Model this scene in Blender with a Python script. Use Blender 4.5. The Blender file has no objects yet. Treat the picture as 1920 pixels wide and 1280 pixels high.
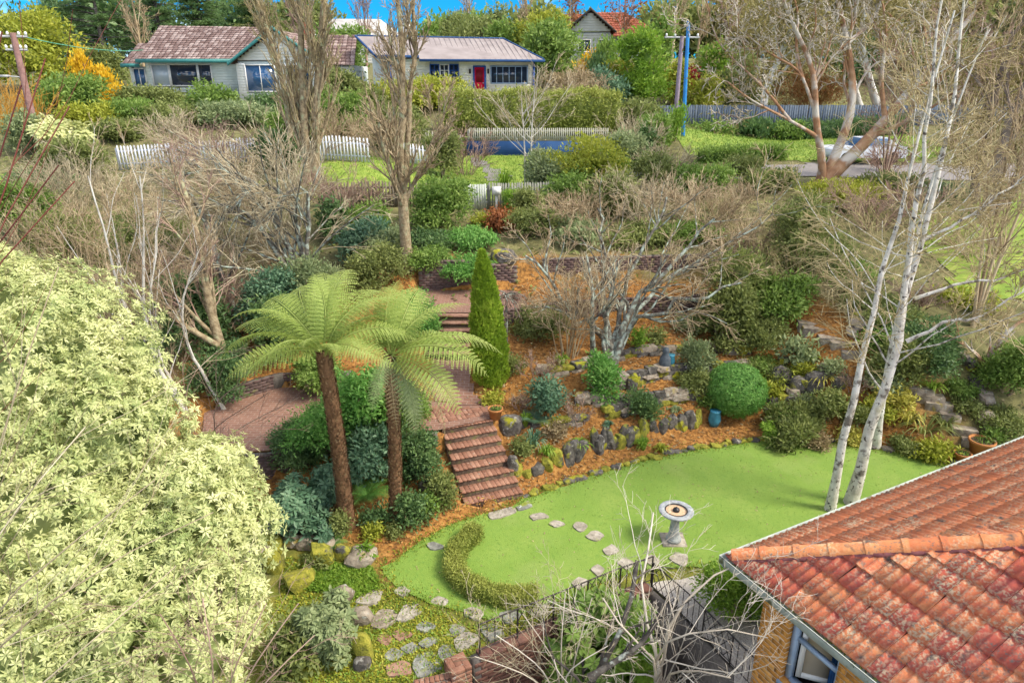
import bpy, math, random
import numpy as np
from mathutils import Vector, Matrix

S = bpy.context.scene
R = np.random.default_rng(11)
random.seed(5)
COL = S.collection

# ------------------------------------------------------------------ camera
TH = math.radians(21.0); CT, ST = math.cos(TH), math.sin(TH); F = 1280.0; CAMZ = 8.8
cam_d = bpy.data.cameras.new('camera'); cam = bpy.data.objects.new('camera', cam_d); COL.objects.link(cam)
cam.location = (0, 0, CAMZ); cam.rotation_euler = (math.pi / 2 - TH, 0, 0)
cam_d.lens = 24; cam_d.sensor_width = 36; cam_d.clip_end = 3000; cam_d.clip_start = .05
S.camera = cam

# ------------------------------------------------------------------ world, sun, exposure
SUN_EL, SUN_AZ = math.radians(48), math.radians(108)          # azimuth clockwise from +Y (view direction)
w = bpy.data.worlds.new('World'); S.world = w; w.use_nodes = True
nt = w.node_tree; nt.nodes.clear()
def N_(t, **k):
    n = nt.nodes.new(t)
    for a, b in k.items(): setattr(n, a, b)
    return n
sky = N_('ShaderNodeTexSky', sky_type='NISHITA', sun_disc=False, sun_elevation=SUN_EL, sun_rotation=SUN_AZ)
sky.altitude = 900; sky.air_density = 1.0; sky.dust_density = .4; sky.ozone_density = 3.0
tint = N_('ShaderNodeMix', data_type='RGBA', blend_type='MULTIPLY'); tint.inputs[0].default_value = 1
tint.inputs[7].default_value = (.015, .20, .36, 1)
tc = N_('ShaderNodeTexCoord'); mp = N_('ShaderNodeMapping'); mp.inputs['Scale'].default_value = (1, 1, 2.6)
mp.inputs['Location'].default_value = (4.2, 9.7, 3.3)
nz = N_('ShaderNodeTexNoise'); nz.inputs['Scale'].default_value = 2.2; nz.inputs['Detail'].default_value = 7
cr = N_('ShaderNodeValToRGB'); cr.color_ramp.elements[0].position = .47; cr.color_ramp.elements[1].position = .62
cl = N_('ShaderNodeMix', data_type='RGBA'); cl.inputs[7].default_value = (8.3, 8.0, 7.5, 1)
bg = N_('ShaderNodeBackground'); bg.inputs[1].default_value = .135
wo = N_('ShaderNodeOutputWorld')
L = nt.links.new
L(sky.outputs[0], tint.inputs[6]); L(tint.outputs[2], cl.inputs[6])
L(tc.outputs['Generated'], mp.inputs[0]); L(mp.outputs[0], nz.inputs['Vector']); L(nz.outputs['Fac'], cr.inputs[0])
L(cr.outputs[0], cl.inputs[0]); L(cl.outputs[2], bg.inputs[0]); L(bg.outputs[0], wo.inputs[0])
sd = bpy.data.lights.new('sun', 'SUN'); sun = bpy.data.objects.new('sun', sd); COL.objects.link(sun)
sd.energy = 1.5; sd.angle = math.radians(16); sd.color = (1, .91, .74)
dv = Vector((math.sin(SUN_AZ) * math.cos(SUN_EL), math.cos(SUN_AZ) * math.cos(SUN_EL), math.sin(SUN_EL)))
sun.rotation_euler = dv.to_track_quat('Z', 'Y').to_euler()
S.view_settings.view_transform = 'Standard'; S.view_settings.look = 'None'
S.view_settings.exposure = 1.88; S.view_settings.gamma = 1; S.view_settings.use_curve_mapping = False

# ------------------------------------------------------------------ pixel rays (the photograph's 1920 x 1280)
def ray(px, py):
    u, v = px - 960, 640 - py
    return u, F * CT + v * ST, -F * ST + v * CT
def atZ(px, py, z):
    x, y, d = ray(px, py); t = (z - CAMZ) / d
    return np.array((x * t, y * t, z))
def atY(px, py, yy):
    x, y, d = ray(px, py); t = yy / y
    return np.array((x * t, yy, CAMZ + d * t))

# ------------------------------------------------------------------ terrain
def sm(a, b, x):
    t = np.clip((x - a) / (b - a), 0, 1); return t * t * (3 - 2 * t)
def sdf(poly, x, y):                                             # signed distance to a polygon (< 0 inside)
    P = np.asarray(poly, float); x = np.asarray(x, float); y = np.asarray(y, float)
    d = np.full(x.shape, 1e9); ins = np.zeros(x.shape, bool)
    for i in range(len(P)):
        a, b = P[i], P[(i + 1) % len(P)]; e = b - a
        t = np.clip(((x - a[0]) * e[0] + (y - a[1]) * e[1]) / (e @ e), 0, 1)
        d = np.minimum(d, np.hypot(x - a[0] - t * e[0], y - a[1] - t * e[1]))
        c = (a[1] > y) != (b[1] > y)
        ins ^= c & (x < (b[0] - a[0]) * (y - a[1]) / (b[1] - a[1] + 1e-12) + a[0])
    return np.where(ins, -d, d)
LAWN = [(.25, 13.0), (.98, 13.49), (1.77, 13.94), (3.16, 14.66), (4.6, 15.18), (6.09, 15.59), (7.25, 15.73), (8.3, 15.59), (9.2, 15.2),
        (9.95, 15.0), (10.6, 14.5), (12.5, 13.2), (9.5, 11.6), (6.6, 10.6), (5.2, 10.6), (4.2, 10.7), (3.4, 10.75), (2.4, 10.6), (1.9, 10.45), (1.3, 10.1), (.5, 9.6), (.2, 9.45),
        (-.35, 9.3), (-.9, 9.55), (-1.5, 9.8), (-2.3, 10.25), (-2.5, 10.75), (-1.95, 11.45), (-1.3, 12.05), (-.95, 12.35), (-.3, 12.55)]
PATIO = [(-7.6, 15.1), (-7.1, 13.8), (-6.2, 13.2), (-5.4, 13.25), (-3.6, 14.2), (-1.75, 14.2), (-.4, 14.85), (-.35, 15.4), (-1.0, 15.6), (-1.9, 15.7), (-4.5, 16.75), (-6.3, 16.6), (-7.2, 15.8)]
TERR = [(-3.05, 18.97), (-.9, 18.97), (-.25, 19.15), (.5, 19.6), (.2, 21.2), (-.9, 21.35), (-3.05, 21.25)]
PIT = [(-.6, 8.36), (1.82, 9.7), (2.55, 10.1), (3.0, 9.4), (3.74, 7.85), (4.2, 6.9), (4.6, 3), (-.6, 3)]
LV = [([(-.3, 13.0), (.98, 13.5), (1.77, 13.95), (3.16, 14.67), (4.6, 15.2), (6.1, 15.6), (7.25, 15.75), (9, 15.4)], .05, .14),
      ([(-.3, 13.55), (1, 14.0), (1.85, 14.72), (3, 15.33), (4, 15.84), (5.2, 16.43), (6, 16.7), (9, 16.9)], .48, .62),
      ([(-.3, 15.1), (.8, 15.3), (2.15, 15.65), (3.1, 16.22), (3.6, 16.5), (4.9, 16.9), (5.6, 17.0), (9, 17.4)], .88, 1.0),
      ([(-.3, 16.2), (1.6, 16.35), (3.1, 17.0), (4.2, 17.5), (5.1, 17.7), (6.5, 17.8), (9, 18)], 1.24, 1.36),
      ([(-.3, 17.0), (1.6, 17.1), (2.9, 18.0), (4.2, 18.42), (5.8, 18.62), (7, 18.5), (9, 18.9)], 1.56, 1.8),
      ([(-1.1, 18.97), (-.3, 19.1), (1.6, 19.95), (3.1, 20.28), (5.5, 20.4), (6.4, 20.98), (9, 21.5)], 2.4, 2.6),
      ([(-3.0, 21.3), (-.9, 21.4), (1, 21.9), (3.2, 22.2), (6.2, 22.5), (9, 22.8)], 3.3, 3.4)]
def terr(x, y):
    z = np.zeros_like(x)
    ys = [np.interp(x, *zip(*l[0])) for l in LV] + [None]
    prev = 0.0
    for k, (pts, a, b) in enumerate(LV):
        y0 = ys[k]; y1 = ys[k + 1] if ys[k + 1] is not None else y0 + 1.2
        zz = a + (b - a) * np.clip((y - y0) / np.maximum(y1 - y0, .05), 0, 1)
        t = np.clip((y - y0 + .06) / .12, 0, 1)
        z = z * (1 - t) + zz * t
    return z, ys[-2]
CP = [(-3.4, 11.8, .15), (-2.4, 12, .12), (-4, 13, .3), (-5, 12, .15), (-7, 12, .2), (-9, 12, .3), (-7.7, 16.3, 1.6), (-7, 17.6, 1.9), (-5, 17.9, 1.9), (-3.5, 17.6, 1.6), (-10, 18, 1.8), (-9, 14.5, 1.1),
      (-12, 22, 2.6), (-6, 21, 2.6), (-4, 22.5, 3.3), (-5, 24.6, 3.6), (-8, 26, 4.1), (-16, 27, 4.5), (-17, 31, 5.0), (-6.4, 31, 5.3), (-2, 27.7, 3.9), (3, 28.5, 3.9), (-1, 24.5, 3.6), (-.7, 31, 4.3), (4, 33, 4.5),
      (6, 25, 3.9), (12, 28, 4.8), (11, 32, 4.8), (16, 31, 4.8), (22, 33, 4.9), (-2.4, 38.6, 4.9), (5, 38.6, 5.1), (-1, 40.5, 6.2), (5, 41, 6.3), (-10, 36, 5.7), (-25, 36, 6.3), (10, 40, 5.8), (14, 45, 5.6), (22, 45, 5.8), (-25, 47, 7.3),
      (-18, 47, 7.3), (-9, 49, 7.6), (0, 50, 7.6), (8, 50, 7.2), (15, 55, 7.5), (-30, 60, 8.5), (0, 62, 9), (20, 62, 9), (0, 80, 10.5), (-50, 80, 10.5), (50, 80, 10.5), (-50, 40, 6.6), (50, 40, 6),
      (9, 15.6, .15), (10.5, 14.9, .1), (11.5, 15, .4), (10.9, 16.4, 1.25), (9.2, 17.4, 1.8), (8.8, 18.9, 2.3), (10, 21, 3.0), (13.5, 19, 2.8), (14, 22, 3.5), (15, 26, 4.3), (18, 18, 2.6), (25, 25, 4.2), (12.3, 14.2, .1), (14, 15, .9), (18, 12, .5),
      (0, 8, -.1), (-2, 8.5, -.1), (-4, 8, -.2), (-8, 7, -.3), (0, 2, -.5), (-10, 2, -.6), (10, 5, 0), (6, 10, 0), (10, 10, 0), (15, 5, 0), (-20, 10, .2), (-20, 20, 2.4), (25, 10, .6), (-30, 30, 5), (30, 18, 3),
      (0, 11, 0), (3, 12, 0), (7, 13, 0), (-1.8, 10.5, 0), (-1.5, 16.5, 1.2), (-1.8, 17.6, 1.4), (-3, 14.9, 1.1), (-6, 15, 1.1), (-1.5, 20, 2.4), (0, 14.4, .5), (-2.2, 13.4, .45)]
_g = np.array([(a, b) for a in (.8, 3.2, 5.8) for b in (14.0, 15.6, 16.6, 17.6, 19.2, 21.2, 23.0)])
_t, _ = terr(_g[:, 0], _g[:, 1])
CPA = np.array(CP + [(a, b, c) for (a, b), c in zip(_g, _t)], float)
def _k(r2): return .5 * r2 * np.log(r2 + 1e-9)
_d = ((CPA[:, None, :2] - CPA[None, :, :2]) ** 2).sum(2)
_n = len(CPA); _A = np.zeros((_n + 3, _n + 3)); _A[:_n, :_n] = _k(_d) + np.eye(_n) * .25
_A[:_n, _n] = 1; _A[:_n, _n + 1:] = CPA[:, :2]; _A[_n, :_n] = 1; _A[_n + 1:, :_n] = CPA[:, :2].T
_w = np.linalg.solve(_A, np.concatenate([CPA[:, 2], np.zeros(3)]))
def h(x, y):
    sh = np.shape(x); x = np.atleast_1d(np.asarray(x, float)).ravel(); y = np.atleast_1d(np.asarray(y, float)).ravel()
    xc, yc = np.clip(x, -50, 50), np.clip(y, 1, 80)
    z = np.empty_like(x)
    for i in range(0, len(x), 20000):
        s = slice(i, i + 20000)
        r2 = (xc[s, None] - CPA[None, :, 0]) ** 2 + (yc[s, None] - CPA[None, :, 1]) ** 2
        z[s] = _k(r2) @ _w[:_n] + _w[_n] + xc[s] * _w[_n + 1] + yc[s] * _w[_n + 2]
    tz, yl = terr(x, y)
    wt = sm(-.45, -.2, x) * (1 - sm(7, 9, x)) * (1 - sm(yl + .3, yl + 1.3, y)) * sm(12.2, 13.2, y)
    z = z * (1 - wt) + tz * wt
    z = z + .03 * np.sin(x * 3.1 + 1.3 * np.sin(y * 2.3)) * np.sin(y * 2.7) * sm(16, 11, np.abs(x))
    for poly, lev, m in ((LAWN, 0, .35), (PATIO, 1.1, .12), (TERR, 2.4, .1), (PIT, -1.9, .1)):
        wp = 1 - sm(0.0, m, sdf(poly, x, y)); z = z * (1 - wp) + lev * wp
    wb = sm(-3.4, -2.6, x) * (1 - sm(5.5, 6.5, x)) * sm(34.5, 36.5, y) * (y < 39.2); z = z * (1 - wb) + np.minimum(z, 4.86) * wb
    ux = (x + 1.02) * .935 + (y - 12.65) * .353; uy = -(x + 1.02) * .353 + (y - 12.65) * .935      # under the lower stairs
    z = np.where((ux > -.02) & (ux < 1.34) & (uy > 0) & (uy < 1.9), np.minimum(z, uy * .5 - .1), z)
    z = np.where((x > -2.5) & (x < -1.1) & (y > 17.7) & (y < 19), np.minimum(z, 1.35 + (y - 17.75) * .75), z)
    return z.reshape(sh) if sh else float(z[0])
def G(px, py):
    t = np.linspace(.003, .08, 1600); x, y, d = ray(px, py)
    zz = h(x * t, y * t); below = np.nonzero(CAMZ + d * t < zz)[0]
    i = below[0] if len(below) else len(t) - 1
    return np.array((x * t[i], y * t[i], zz[i]))

# ------------------------------------------------------------------ mesh builder, objects
class MB:
    def __init__(s): s.V = []; s.F = []; s.Rn = []; s.n = 0
    def add(s, V, Fs, rnd=.5):
        V = np.asarray(V, float).reshape(-1, 3)
        if len(Fs) and not isinstance(Fs, np.ndarray) and len({len(f) for f in Fs}) > 1:
            for k in {len(f) for f in Fs}:
                s.F.append(np.asarray([f for f in Fs if len(f) == k], int) + s.n); s.Rn.append(np.full(len(s.F[-1]), rnd if np.isscalar(rnd) else .5))
        else:
            Fs = np.asarray(Fs, int); s.F.append(Fs + s.n)
            s.Rn.append(np.full(len(Fs), rnd, float) if np.isscalar(rnd) else np.asarray(rnd, float))
        s.V.append(V); s.n += len(V); return s
    def box(s, a, b, M=None, rnd=.5):
        x0, y0, z0 = a; x1, y1, z1 = b
        V = np.array([(x0, y0, z0), (x1, y0, z0), (x1, y1, z0), (x0, y1, z0), (x0, y0, z1), (x1, y0, z1), (x1, y1, z1), (x0, y1, z1)], float)
        if M is not None: V = V @ M[:3, :3].T + M[:3, 3]
        return s.add(V, np.array([(0, 3, 2, 1), (4, 5, 6, 7), (0, 1, 5, 4), (1, 2, 6, 5), (2, 3, 7, 6), (3, 0, 4, 7)]), rnd)
    def prism(s, poly, z0, z1, inset=0.0, rnd=.5):               # polygon (x, y) raised from z0 to z1, the top slightly inset
        P = np.asarray(poly, float); c = P.mean(0); n = len(P)
        if ((P[:, 0] * np.roll(P[:, 1], -1) - np.roll(P[:, 0], -1) * P[:, 1]).sum()) < 0: P = P[::-1]
        T = P + (c - P) * inset; mid = z1 - (z1 - z0) * .3
        V = np.concatenate([np.c_[P, np.full(n, z0)], np.c_[P, np.full(n, mid)], np.c_[T, np.full(n, z1)]])
        i = np.arange(n); j = (i + 1) % n
        s.add(V, np.concatenate([np.c_[i, j, j + n, i + n], np.c_[i + n, j + n, j + 2 * n, i + 2 * n]]), rnd)
        return s.add(V[2 * n:], [tuple(range(n))], rnd)
    def bar(s, p, q, r, sides=4, rnd=.5): return s.tubes(np.array([[p, q]], float), np.full((1, 2), r), sides, rnd)
    def tubes(s, P, Rr, sides=3, rnd=None):                      # P (N,k,3), Rr (N,k)
        P = np.asarray(P, float); N, k, _ = P.shape
        T = np.gradient(P, axis=1); T /= np.linalg.norm(T, axis=2, keepdims=True) + 1e-9
        up = np.where(np.abs(T[:, :1, 2:3]) > .8, [[[1., .2, 0]]], [[[.1, .2, 1.]]]); up = np.broadcast_to(up, T.shape)
        A = np.cross(T, up); A /= np.linalg.norm(A, axis=2, keepdims=True) + 1e-9; B = np.cross(T, A)
        a = np.arange(sides) * 2 * np.pi / sides
        V = P[:, :, None] + Rr[:, :, None, None] * (np.cos(a)[None, None, :, None] * A[:, :, None] + np.sin(a)[None, None, :, None] * B[:, :, None])
        V = V.reshape(-1, 3)
        i = np.arange(sides); j = (i + 1) % sides
        seg = np.arange(k - 1)[:, None] * sides
        q = np.stack([seg + i, seg + j, seg + sides + j, seg + sides + i], -1).reshape(-1, 4)
        Fc = (np.arange(N)[:, None, None] * (k * sides) + q[None]).reshape(-1, 4)
        rn = R.random(N) if rnd is None else np.full(N, rnd)
        return s.add(V, Fc, np.repeat(rn, len(q)))
    def lathe(s, prof, c=(0, 0, 0), n=20, rnd=.5, rib=0.0):
        pr = np.asarray(prof, float); a = np.arange(n) * 2 * np.pi / n; k = len(pr)
        rr = pr[:, :1] * (1 + (rib * (np.arange(n) % 2) if rib else 0))
        V = np.stack([rr * np.cos(a), rr * np.sin(a), np.broadcast_to(pr[:, 1:2], (k, n))], -1).reshape(-1, 3) + np.asarray(c)
        i = np.arange(n); j = (i + 1) % n; sg = np.arange(k - 1)[:, None] * n
        s.add(V, np.stack([sg + i, sg + j, sg + n + j, sg + n + i], -1).reshape(-1, 4), rnd)
        return s
    def ball(s, c, r, nu=12, nv=8, rnd=.5, jit=0.0):
        th = np.linspace(0, np.pi, nv + 1)[:, None]; ph = np.arange(nu) * 2 * np.pi / nu
        U = np.stack([np.sin(th) * np.cos(ph), np.sin(th) * np.sin(ph), np.cos(th) + 0 * ph], -1).reshape(-1, 3)
        if jit: U = U * (1 + jit * R.normal(size=(len(U), 1)))
        i = np.arange(nu); j = (i + 1) % nu; sg = np.arange(nv)[:, None] * nu
        return s.add(U * np.asarray(r) + np.asarray(c), np.stack([sg + nu + i, sg + nu + j, sg + j, sg + i], -1).reshape(-1, 4), rnd)
    def mesh(s, name, mats, off=(0, 0, 0), smooth=False):
        me = bpy.data.meshes.new(name)
        V = (np.concatenate(s.V) - np.asarray(off, float)).astype(np.float32)
        me.vertices.add(len(V)); me.vertices.foreach_set('co', V.ravel())
        tot = np.concatenate([np.full(len(f), f.shape[1]) for f in s.F]); lp = np.concatenate([f.ravel() for f in s.F])
        me.loops.add(len(lp)); me.loops.foreach_set('vertex_index', lp.astype(np.int32))
        me.polygons.add(len(tot)); st = np.concatenate([[0], np.cumsum(tot)[:-1]])
        me.polygons.foreach_set('loop_start', st.astype(np.int32))
        try: me.polygons.foreach_set('loop_total', tot.astype(np.int32))
        except Exception: pass
        me.update(calc_edges=True)
        at = me.attributes.new('rnd', 'FLOAT', 'FACE'); at.data.foreach_set('value', np.concatenate(s.Rn).astype(np.float32))
        if smooth: me.polygons.foreach_set('use_smooth', np.ones(len(tot), bool))
        me.materials.append(mats); return me
WB = {}                                                         # world base of every root and its parts
def tag(o, label=None, cat=None, group=None, kind=None):
    if label: o['label'] = label
    if cat: o['category'] = cat
    if group: o['group'] = group
    if kind: o['kind'] = kind
    return o
def thing(name, base, label, cat, group=None):
    o = bpy.data.objects.new(name, None); o.empty_display_size = .2; o.location = [float(v) for v in base]; COL.objects.link(o)
    WB[o.name] = np.asarray(base, float); return tag(o, label, cat, group)
def part(name, mb, mat, parent, kind=None, smooth=False, label=None):
    b = WB[parent.name]; o = bpy.data.objects.new(name, mb.mesh(name, mat, b, smooth)); COL.objects.link(o)
    o.parent = parent; WB[o.name] = b; return tag(o, label, kind=kind)
def inst(name, me, parent, loc, rot=None, scale=None, label=None):
    o = bpy.data.objects.new(name, me); COL.objects.link(o); o.parent = parent
    o.location = Vector([float(v) for v in np.asarray(loc) - WB[parent.name]])
    if rot is not None:
        if isinstance(rot, Matrix): o.rotation_mode = 'QUATERNION'; o.rotation_quaternion = rot.to_quaternion()
        else: o.rotation_euler = rot
    if scale is not None: o.scale = scale
    WB[o.name] = np.asarray(loc, float); return tag(o, label)
def setting(name, mb, mat, smooth=False, kind='structure'):
    o = bpy.data.objects.new(name, mb.mesh(name, mat, (0, 0, 0), smooth)); COL.objects.link(o); o['kind'] = kind; WB[o.name] = np.zeros(3); return o
def solo(name, mb, mat, base, label, cat, group=None, smooth=False):
    o = bpy.data.objects.new(name, mb.mesh(name, mat, base, smooth)); COL.objects.link(o); o.location = [float(v) for v in base]
    WB[o.name] = np.asarray(base, float); return tag(o, label, cat, group)

# ------------------------------------------------------------------ materials
MATS = {}
def mat(name, cols, src='rnd', rough=.75, scale=6.0, noise=.35, bump=0.0, bscale=30.0, transl=0.0, spec=.3, metal=0.0, spots=None, detail=6.0):
    """colour ramp over: rnd = per-face attribute, obj = per-object random, none = noise only; noise mixes in fine mottling"""
    m = bpy.data.materials.new(name); m.use_nodes = True; MATS[name] = m; t = m.node_tree; t.nodes.clear(); l = t.links.new
    def n(k, **kw):
        q = t.nodes.new(k)
        for a, b in kw.items(): setattr(q, a, b)
        return q
    out = n('ShaderNodeOutputMaterial'); p = n('ShaderNodeBsdfPrincipled')
    p.inputs['Roughness'].default_value = rough; p.inputs['Specular IOR Level'].default_value = spec; p.inputs['Metallic'].default_value = metal
    geo = n('ShaderNodeNewGeometry'); tx = n('ShaderNodeTexNoise'); tx.inputs['Scale'].default_value = scale; tx.inputs['Detail'].default_value = detail
    l(geo.outputs['Position'], tx.inputs['Vector'])
    ramp = n('ShaderNodeValToRGB'); e = ramp.color_ramp.elements
    while len(e) < len(cols): e.new(.5)
    for i, c in enumerate(cols):
        e[i].position = i / max(1, len(cols) - 1); e[i].color = (*c, 1)
    if len(cols) == 1: e[1].color = (*cols[0], 1)
    st = n('ShaderNodeMapRange'); st.inputs[1].default_value = .3; st.inputs[2].default_value = .7; l(tx.outputs['Fac'], st.inputs[0])
    if src == 'none': l(st.outputs[0], ramp.inputs[0])
    else:
        if src == 'rnd': a = n('ShaderNodeAttribute', attribute_name='rnd').outputs['Fac']
        else: a = n('ShaderNodeObjectInfo').outputs['Random']
        mx = n('ShaderNodeMix'); mx.inputs[0].default_value = noise; l(a, mx.inputs[2]); l(st.outputs[0], mx.inputs[3]); l(mx.outputs[0], ramp.inputs[0])
    c = ramp.outputs[0]
    for sp in (spots or []):                                    # (colour, scale, low, high): stains, lichen, moss with their own outline
        sc, ss, lo, hi = sp
        q = n('ShaderNodeTexNoise'); q.inputs['Scale'].default_value = ss; q.inputs['Detail'].default_value = 5
        ad = n('ShaderNodeVectorMath', operation='ADD'); ad.inputs[1].default_value = (ss, 7.3, 2.1); l(geo.outputs['Position'], ad.inputs[0]); l(ad.outputs[0], q.inputs['Vector'])
        k = n('ShaderNodeMapRange'); k.inputs[1].default_value = lo; k.inputs[2].default_value = hi; l(q.outputs['Fac'], k.inputs[0])
        g = n('ShaderNodeMix', data_type='RGBA'); g.inputs[7].default_value = (*sc, 1); l(k.outputs[0], g.inputs[0]); l(c, g.inputs[6]); c = g.outputs[2]
    l(c, p.inputs['Base Color'])
    if bump:
        b2 = n('ShaderNodeTexNoise'); b2.inputs['Scale'].default_value = bscale; b2.inputs['Detail'].default_value = 5; l(geo.outputs['Position'], b2.inputs['Vector'])
        bm = n('ShaderNodeBump'); bm.inputs['Strength'].default_value = bump; bm.inputs['Distance'].default_value = .03; l(b2.outputs['Fac'], bm.inputs['Height']); l(bm.outputs[0], p.inputs['Normal'])
    if transl:
        tr = n('ShaderNodeBsdfTranslucent'); l(c, tr.inputs[0]); ms = n('ShaderNodeMixShader'); ms.inputs[0].default_value = transl
        l(p.outputs[0], ms.inputs[1]); l(tr.outputs[0], ms.inputs[2]); l(ms.outputs[0], out.inputs[0])
    else: l(p.outputs[0], out.inputs[0])
    return m
def leafmat(name, *cols, t=.3, rough=.55, spec=.3): return mat(name, cols, 'rnd', rough=rough, noise=.3, scale=1.3, transl=t, spec=spec, detail=2)
leafmat('pale', (.19, .27, .07), (.60, .62, .28), (.86, .82, .50), t=.34, rough=.5)
leafmat('fern', (.15, .23, .05), (.34, .43, .10), (.50, .56, .19), t=.45)
leafmat('green', (.07, .14, .028), (.19, .30, .055), (.34, .43, .12), t=.4)
leafmat('dark', (.042, .095, .035), (.11, .195, .065), (.23, .33, .11), rough=.45, t=.38)
leafmat('blue', (.05, .115, .065), (.12, .23, .13), (.27, .39, .23), rough=.45, t=.36)
leafmat('bright', (.09, .19, .02), (.20, .34, .035), (.34, .45, .07), t=.4)
leafmat('emerald', (.07, .19, .04), (.16, .36, .07), (.33, .52, .15), t=.42)
leafmat('cypress', (.14, .24, .02), (.27, .40, .035), (.42, .52, .07), t=.4)
leafmat('lime', (.17, .21, .025), (.34, .37, .04), (.50, .48, .08), t=.35)
leafmat('olive', (.09, .12, .035), (.21, .25, .07), (.37, .40, .14), t=.4)
leafmat('tan', (.20, .145, .08), (.34, .26, .14), (.46, .38, .21))
leafmat('gold', (.50, .30, .015), (.72, .46, .02), (.80, .56, .06))
leafmat('gum', (.14, .11, .04), (.25, .21, .07), (.35, .31, .12))
leafmat('rust', (.16, .05, .02), (.30, .10, .03), (.36, .17, .06))
leafmat('red', (.22, .01, .02), (.35, .02, .03))
leafmat('sage', (.12, .17, .08), (.25, .31, .14), (.40, .44, .22), t=.35)
leafmat('yellowgrass', (.30, .28, .04), (.48, .44, .08), (.60, .52, .16))
leafmat('hedge', (.13, .18, .03), (.31, .35, .07), (.50, .50, .14))
leafmat('moss', (.13, .15, .015), (.25, .26, .02), (.37, .34, .04), t=0)
leafmat('mosslawn', (.10, .19, .02), (.165, .27, .03), (.25, .32, .05), t=.1)
leafmat('chips', (.12, .055, .02), (.36, .165, .045), (.58, .33, .12), t=0, rough=.9)
mat('twig_tan', [(.17, .115, .065), (.37, .275, .165), (.58, .48, .32)], noise=.3, rough=.9, scale=3)
mat('twig_grey', [(.20, .155, .095), (.40, .33, .215), (.62, .55, .39)], noise=.3, rough=.9, scale=3)
mat('twig_purple', [(.16, .095, .075), (.32, .21, .16), (.48, .35, .27)], noise=.3, rough=.9, scale=3)
mat('twig_white', [(.30, .25, .19), (.50, .44, .36), (.70, .64, .55)], noise=.3, rough=.9, scale=3)
mat('twig_red', [(.10, .025, .025), (.22, .06, .045), (.32, .13, .09)], noise=.3, rough=.7, scale=3)
mat('twig_orange', [(.34, .15, .02), (.52, .27, .04), (.62, .38, .08)], noise=.3, rough=.8, scale=3)
mat('twig_green', [(.20, .155, .075), (.36, .29, .145), (.52, .44, .25)], noise=.3, rough=.9, scale=3)
mat('bark_tan', [(.14, .10, .06), (.26, .20, .12), (.38, .31, .20)], 'none', rough=.95, scale=9, bump=.8, bscale=22, spots=[((.33, .36, .22), 4, .55, .7)])
mat('bark_lichen', [(.07, .06, .05), (.15, .135, .11), (.22, .20, .16)], 'none', rough=.95, scale=9, bump=.8, bscale=25, spots=[((.36, .42, .36), 6, .48, .62)])
mat('bark_birch', [(.38, .35, .30), (.58, .56, .50), (.72, .70, .65)], 'none', rough=.85, scale=4, bump=.6, bscale=25, spots=[((.17, .15, .125), 5, .56, .64), ((.075, .065, .055), 12, .59, .66), ((.35, .33, .2), 2.5, .58, .75)])
mat('bark_gum', [(.19, .10, .055), (.32, .175, .095), (.42, .27, .165)], 'none', rough=.85, scale=3, bump=.5, bscale=12, spots=[((.50, .46, .41), 1.3, .46, .58)])
mat('bark_gumgrey', [(.12, .09, .075), (.20, .155, .13), (.30, .25, .21)], 'none', rough=.85, scale=3, bump=.5, bscale=12)
mat('bark_pale', [(.36, .33, .29), (.52, .49, .44), (.62, .60, .55)], 'none', rough=.85, scale=3, bump=.4, bscale=14)
mat('bark_dark', [(.035, .03, .028), (.075, .065, .055), (.13, .115, .10)], 'none', rough=.95, scale=8, bump=.8, bscale=22, spots=[((.30, .32, .28), 7, .60, .68)])
mat('stipe', [(.08, .038, .02), (.24, .13, .065), (.55, .38, .22)], 'rnd', rough=.95, scale=20, noise=.4)
mat('rock', [(.045, .04, .036), (.095, .085, .075), (.18, .165, .145)], 'none', rough=.92, scale=7, bump=.9, bscale=14, spots=[((.30, .29, .02), 2.6, .56, .64), ((.28, .27, .25), 9, .62, .70)])
mat('rock_moss', [(.11, .11, .02), (.24, .235, .03), (.36, .32, .05)], 'none', rough=.95, scale=9, bump=1, bscale=40, spots=[((.09, .085, .08), 4, .60, .68)])
mat('rock_tan', [(.15, .12, .09), (.26, .215, .165), (.36, .31, .25)], 'none', rough=.92, scale=7, bump=.7, bscale=16, spots=[((.32, .26, .03), 3.1, .60, .70), ((.36, .35, .31), 10, .60, .68)])
mat('slab', [(.20, .175, .14), (.32, .285, .235), (.43, .39, .33)], 'none', rough=.92, scale=8, bump=.6, bscale=24, spots=[((.22, .25, .05), 4, .60, .70), ((.15, .14, .13), 9, .62, .70)])
mat('slab_grey', [(.12, .12, .11), (.20, .20, .18), (.30, .30, .26)], 'none', rough=.92, scale=8, bump=.6, bscale=24, spots=[((.20, .23, .04), 4, .58, .68), ((.36, .40, .36), 9, .64, .70)])
mat('slab_red', [(.20, .10, .07), (.29, .165, .12), (.34, .21, .15)], 'none', rough=.92, scale=8, bump=.6, bscale=24, spots=[((.26, .24, .05), 5, .60, .70)])
mat('brick_red', [(.17, .078, .05), (.27, .13, .085), (.37, .205, .14)], 'obj', rough=.9, scale=14, noise=.35, bump=.4, bscale=60, spots=[((.38, .33, .28), 13, .63, .72)])
mat('hip_mortar', [(.14, .05, .055), (.22, .08, .075)], 'none', rough=.95, scale=14)
mat('brick_redwall', [(.11, .055, .045), (.17, .08, .06), (.23, .12, .09)], 'obj', rough=.9, scale=14, noise=.35, bump=.4, bscale=60)
mat('brick_dark', [(.075, .05, .05), (.125, .082, .078), (.19, .125, .11)], 'obj', rough=.9, scale=10, noise=.35, bump=.4, bscale=60, spots=[((.15, .15, .06), 4, .58, .70)])
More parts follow.
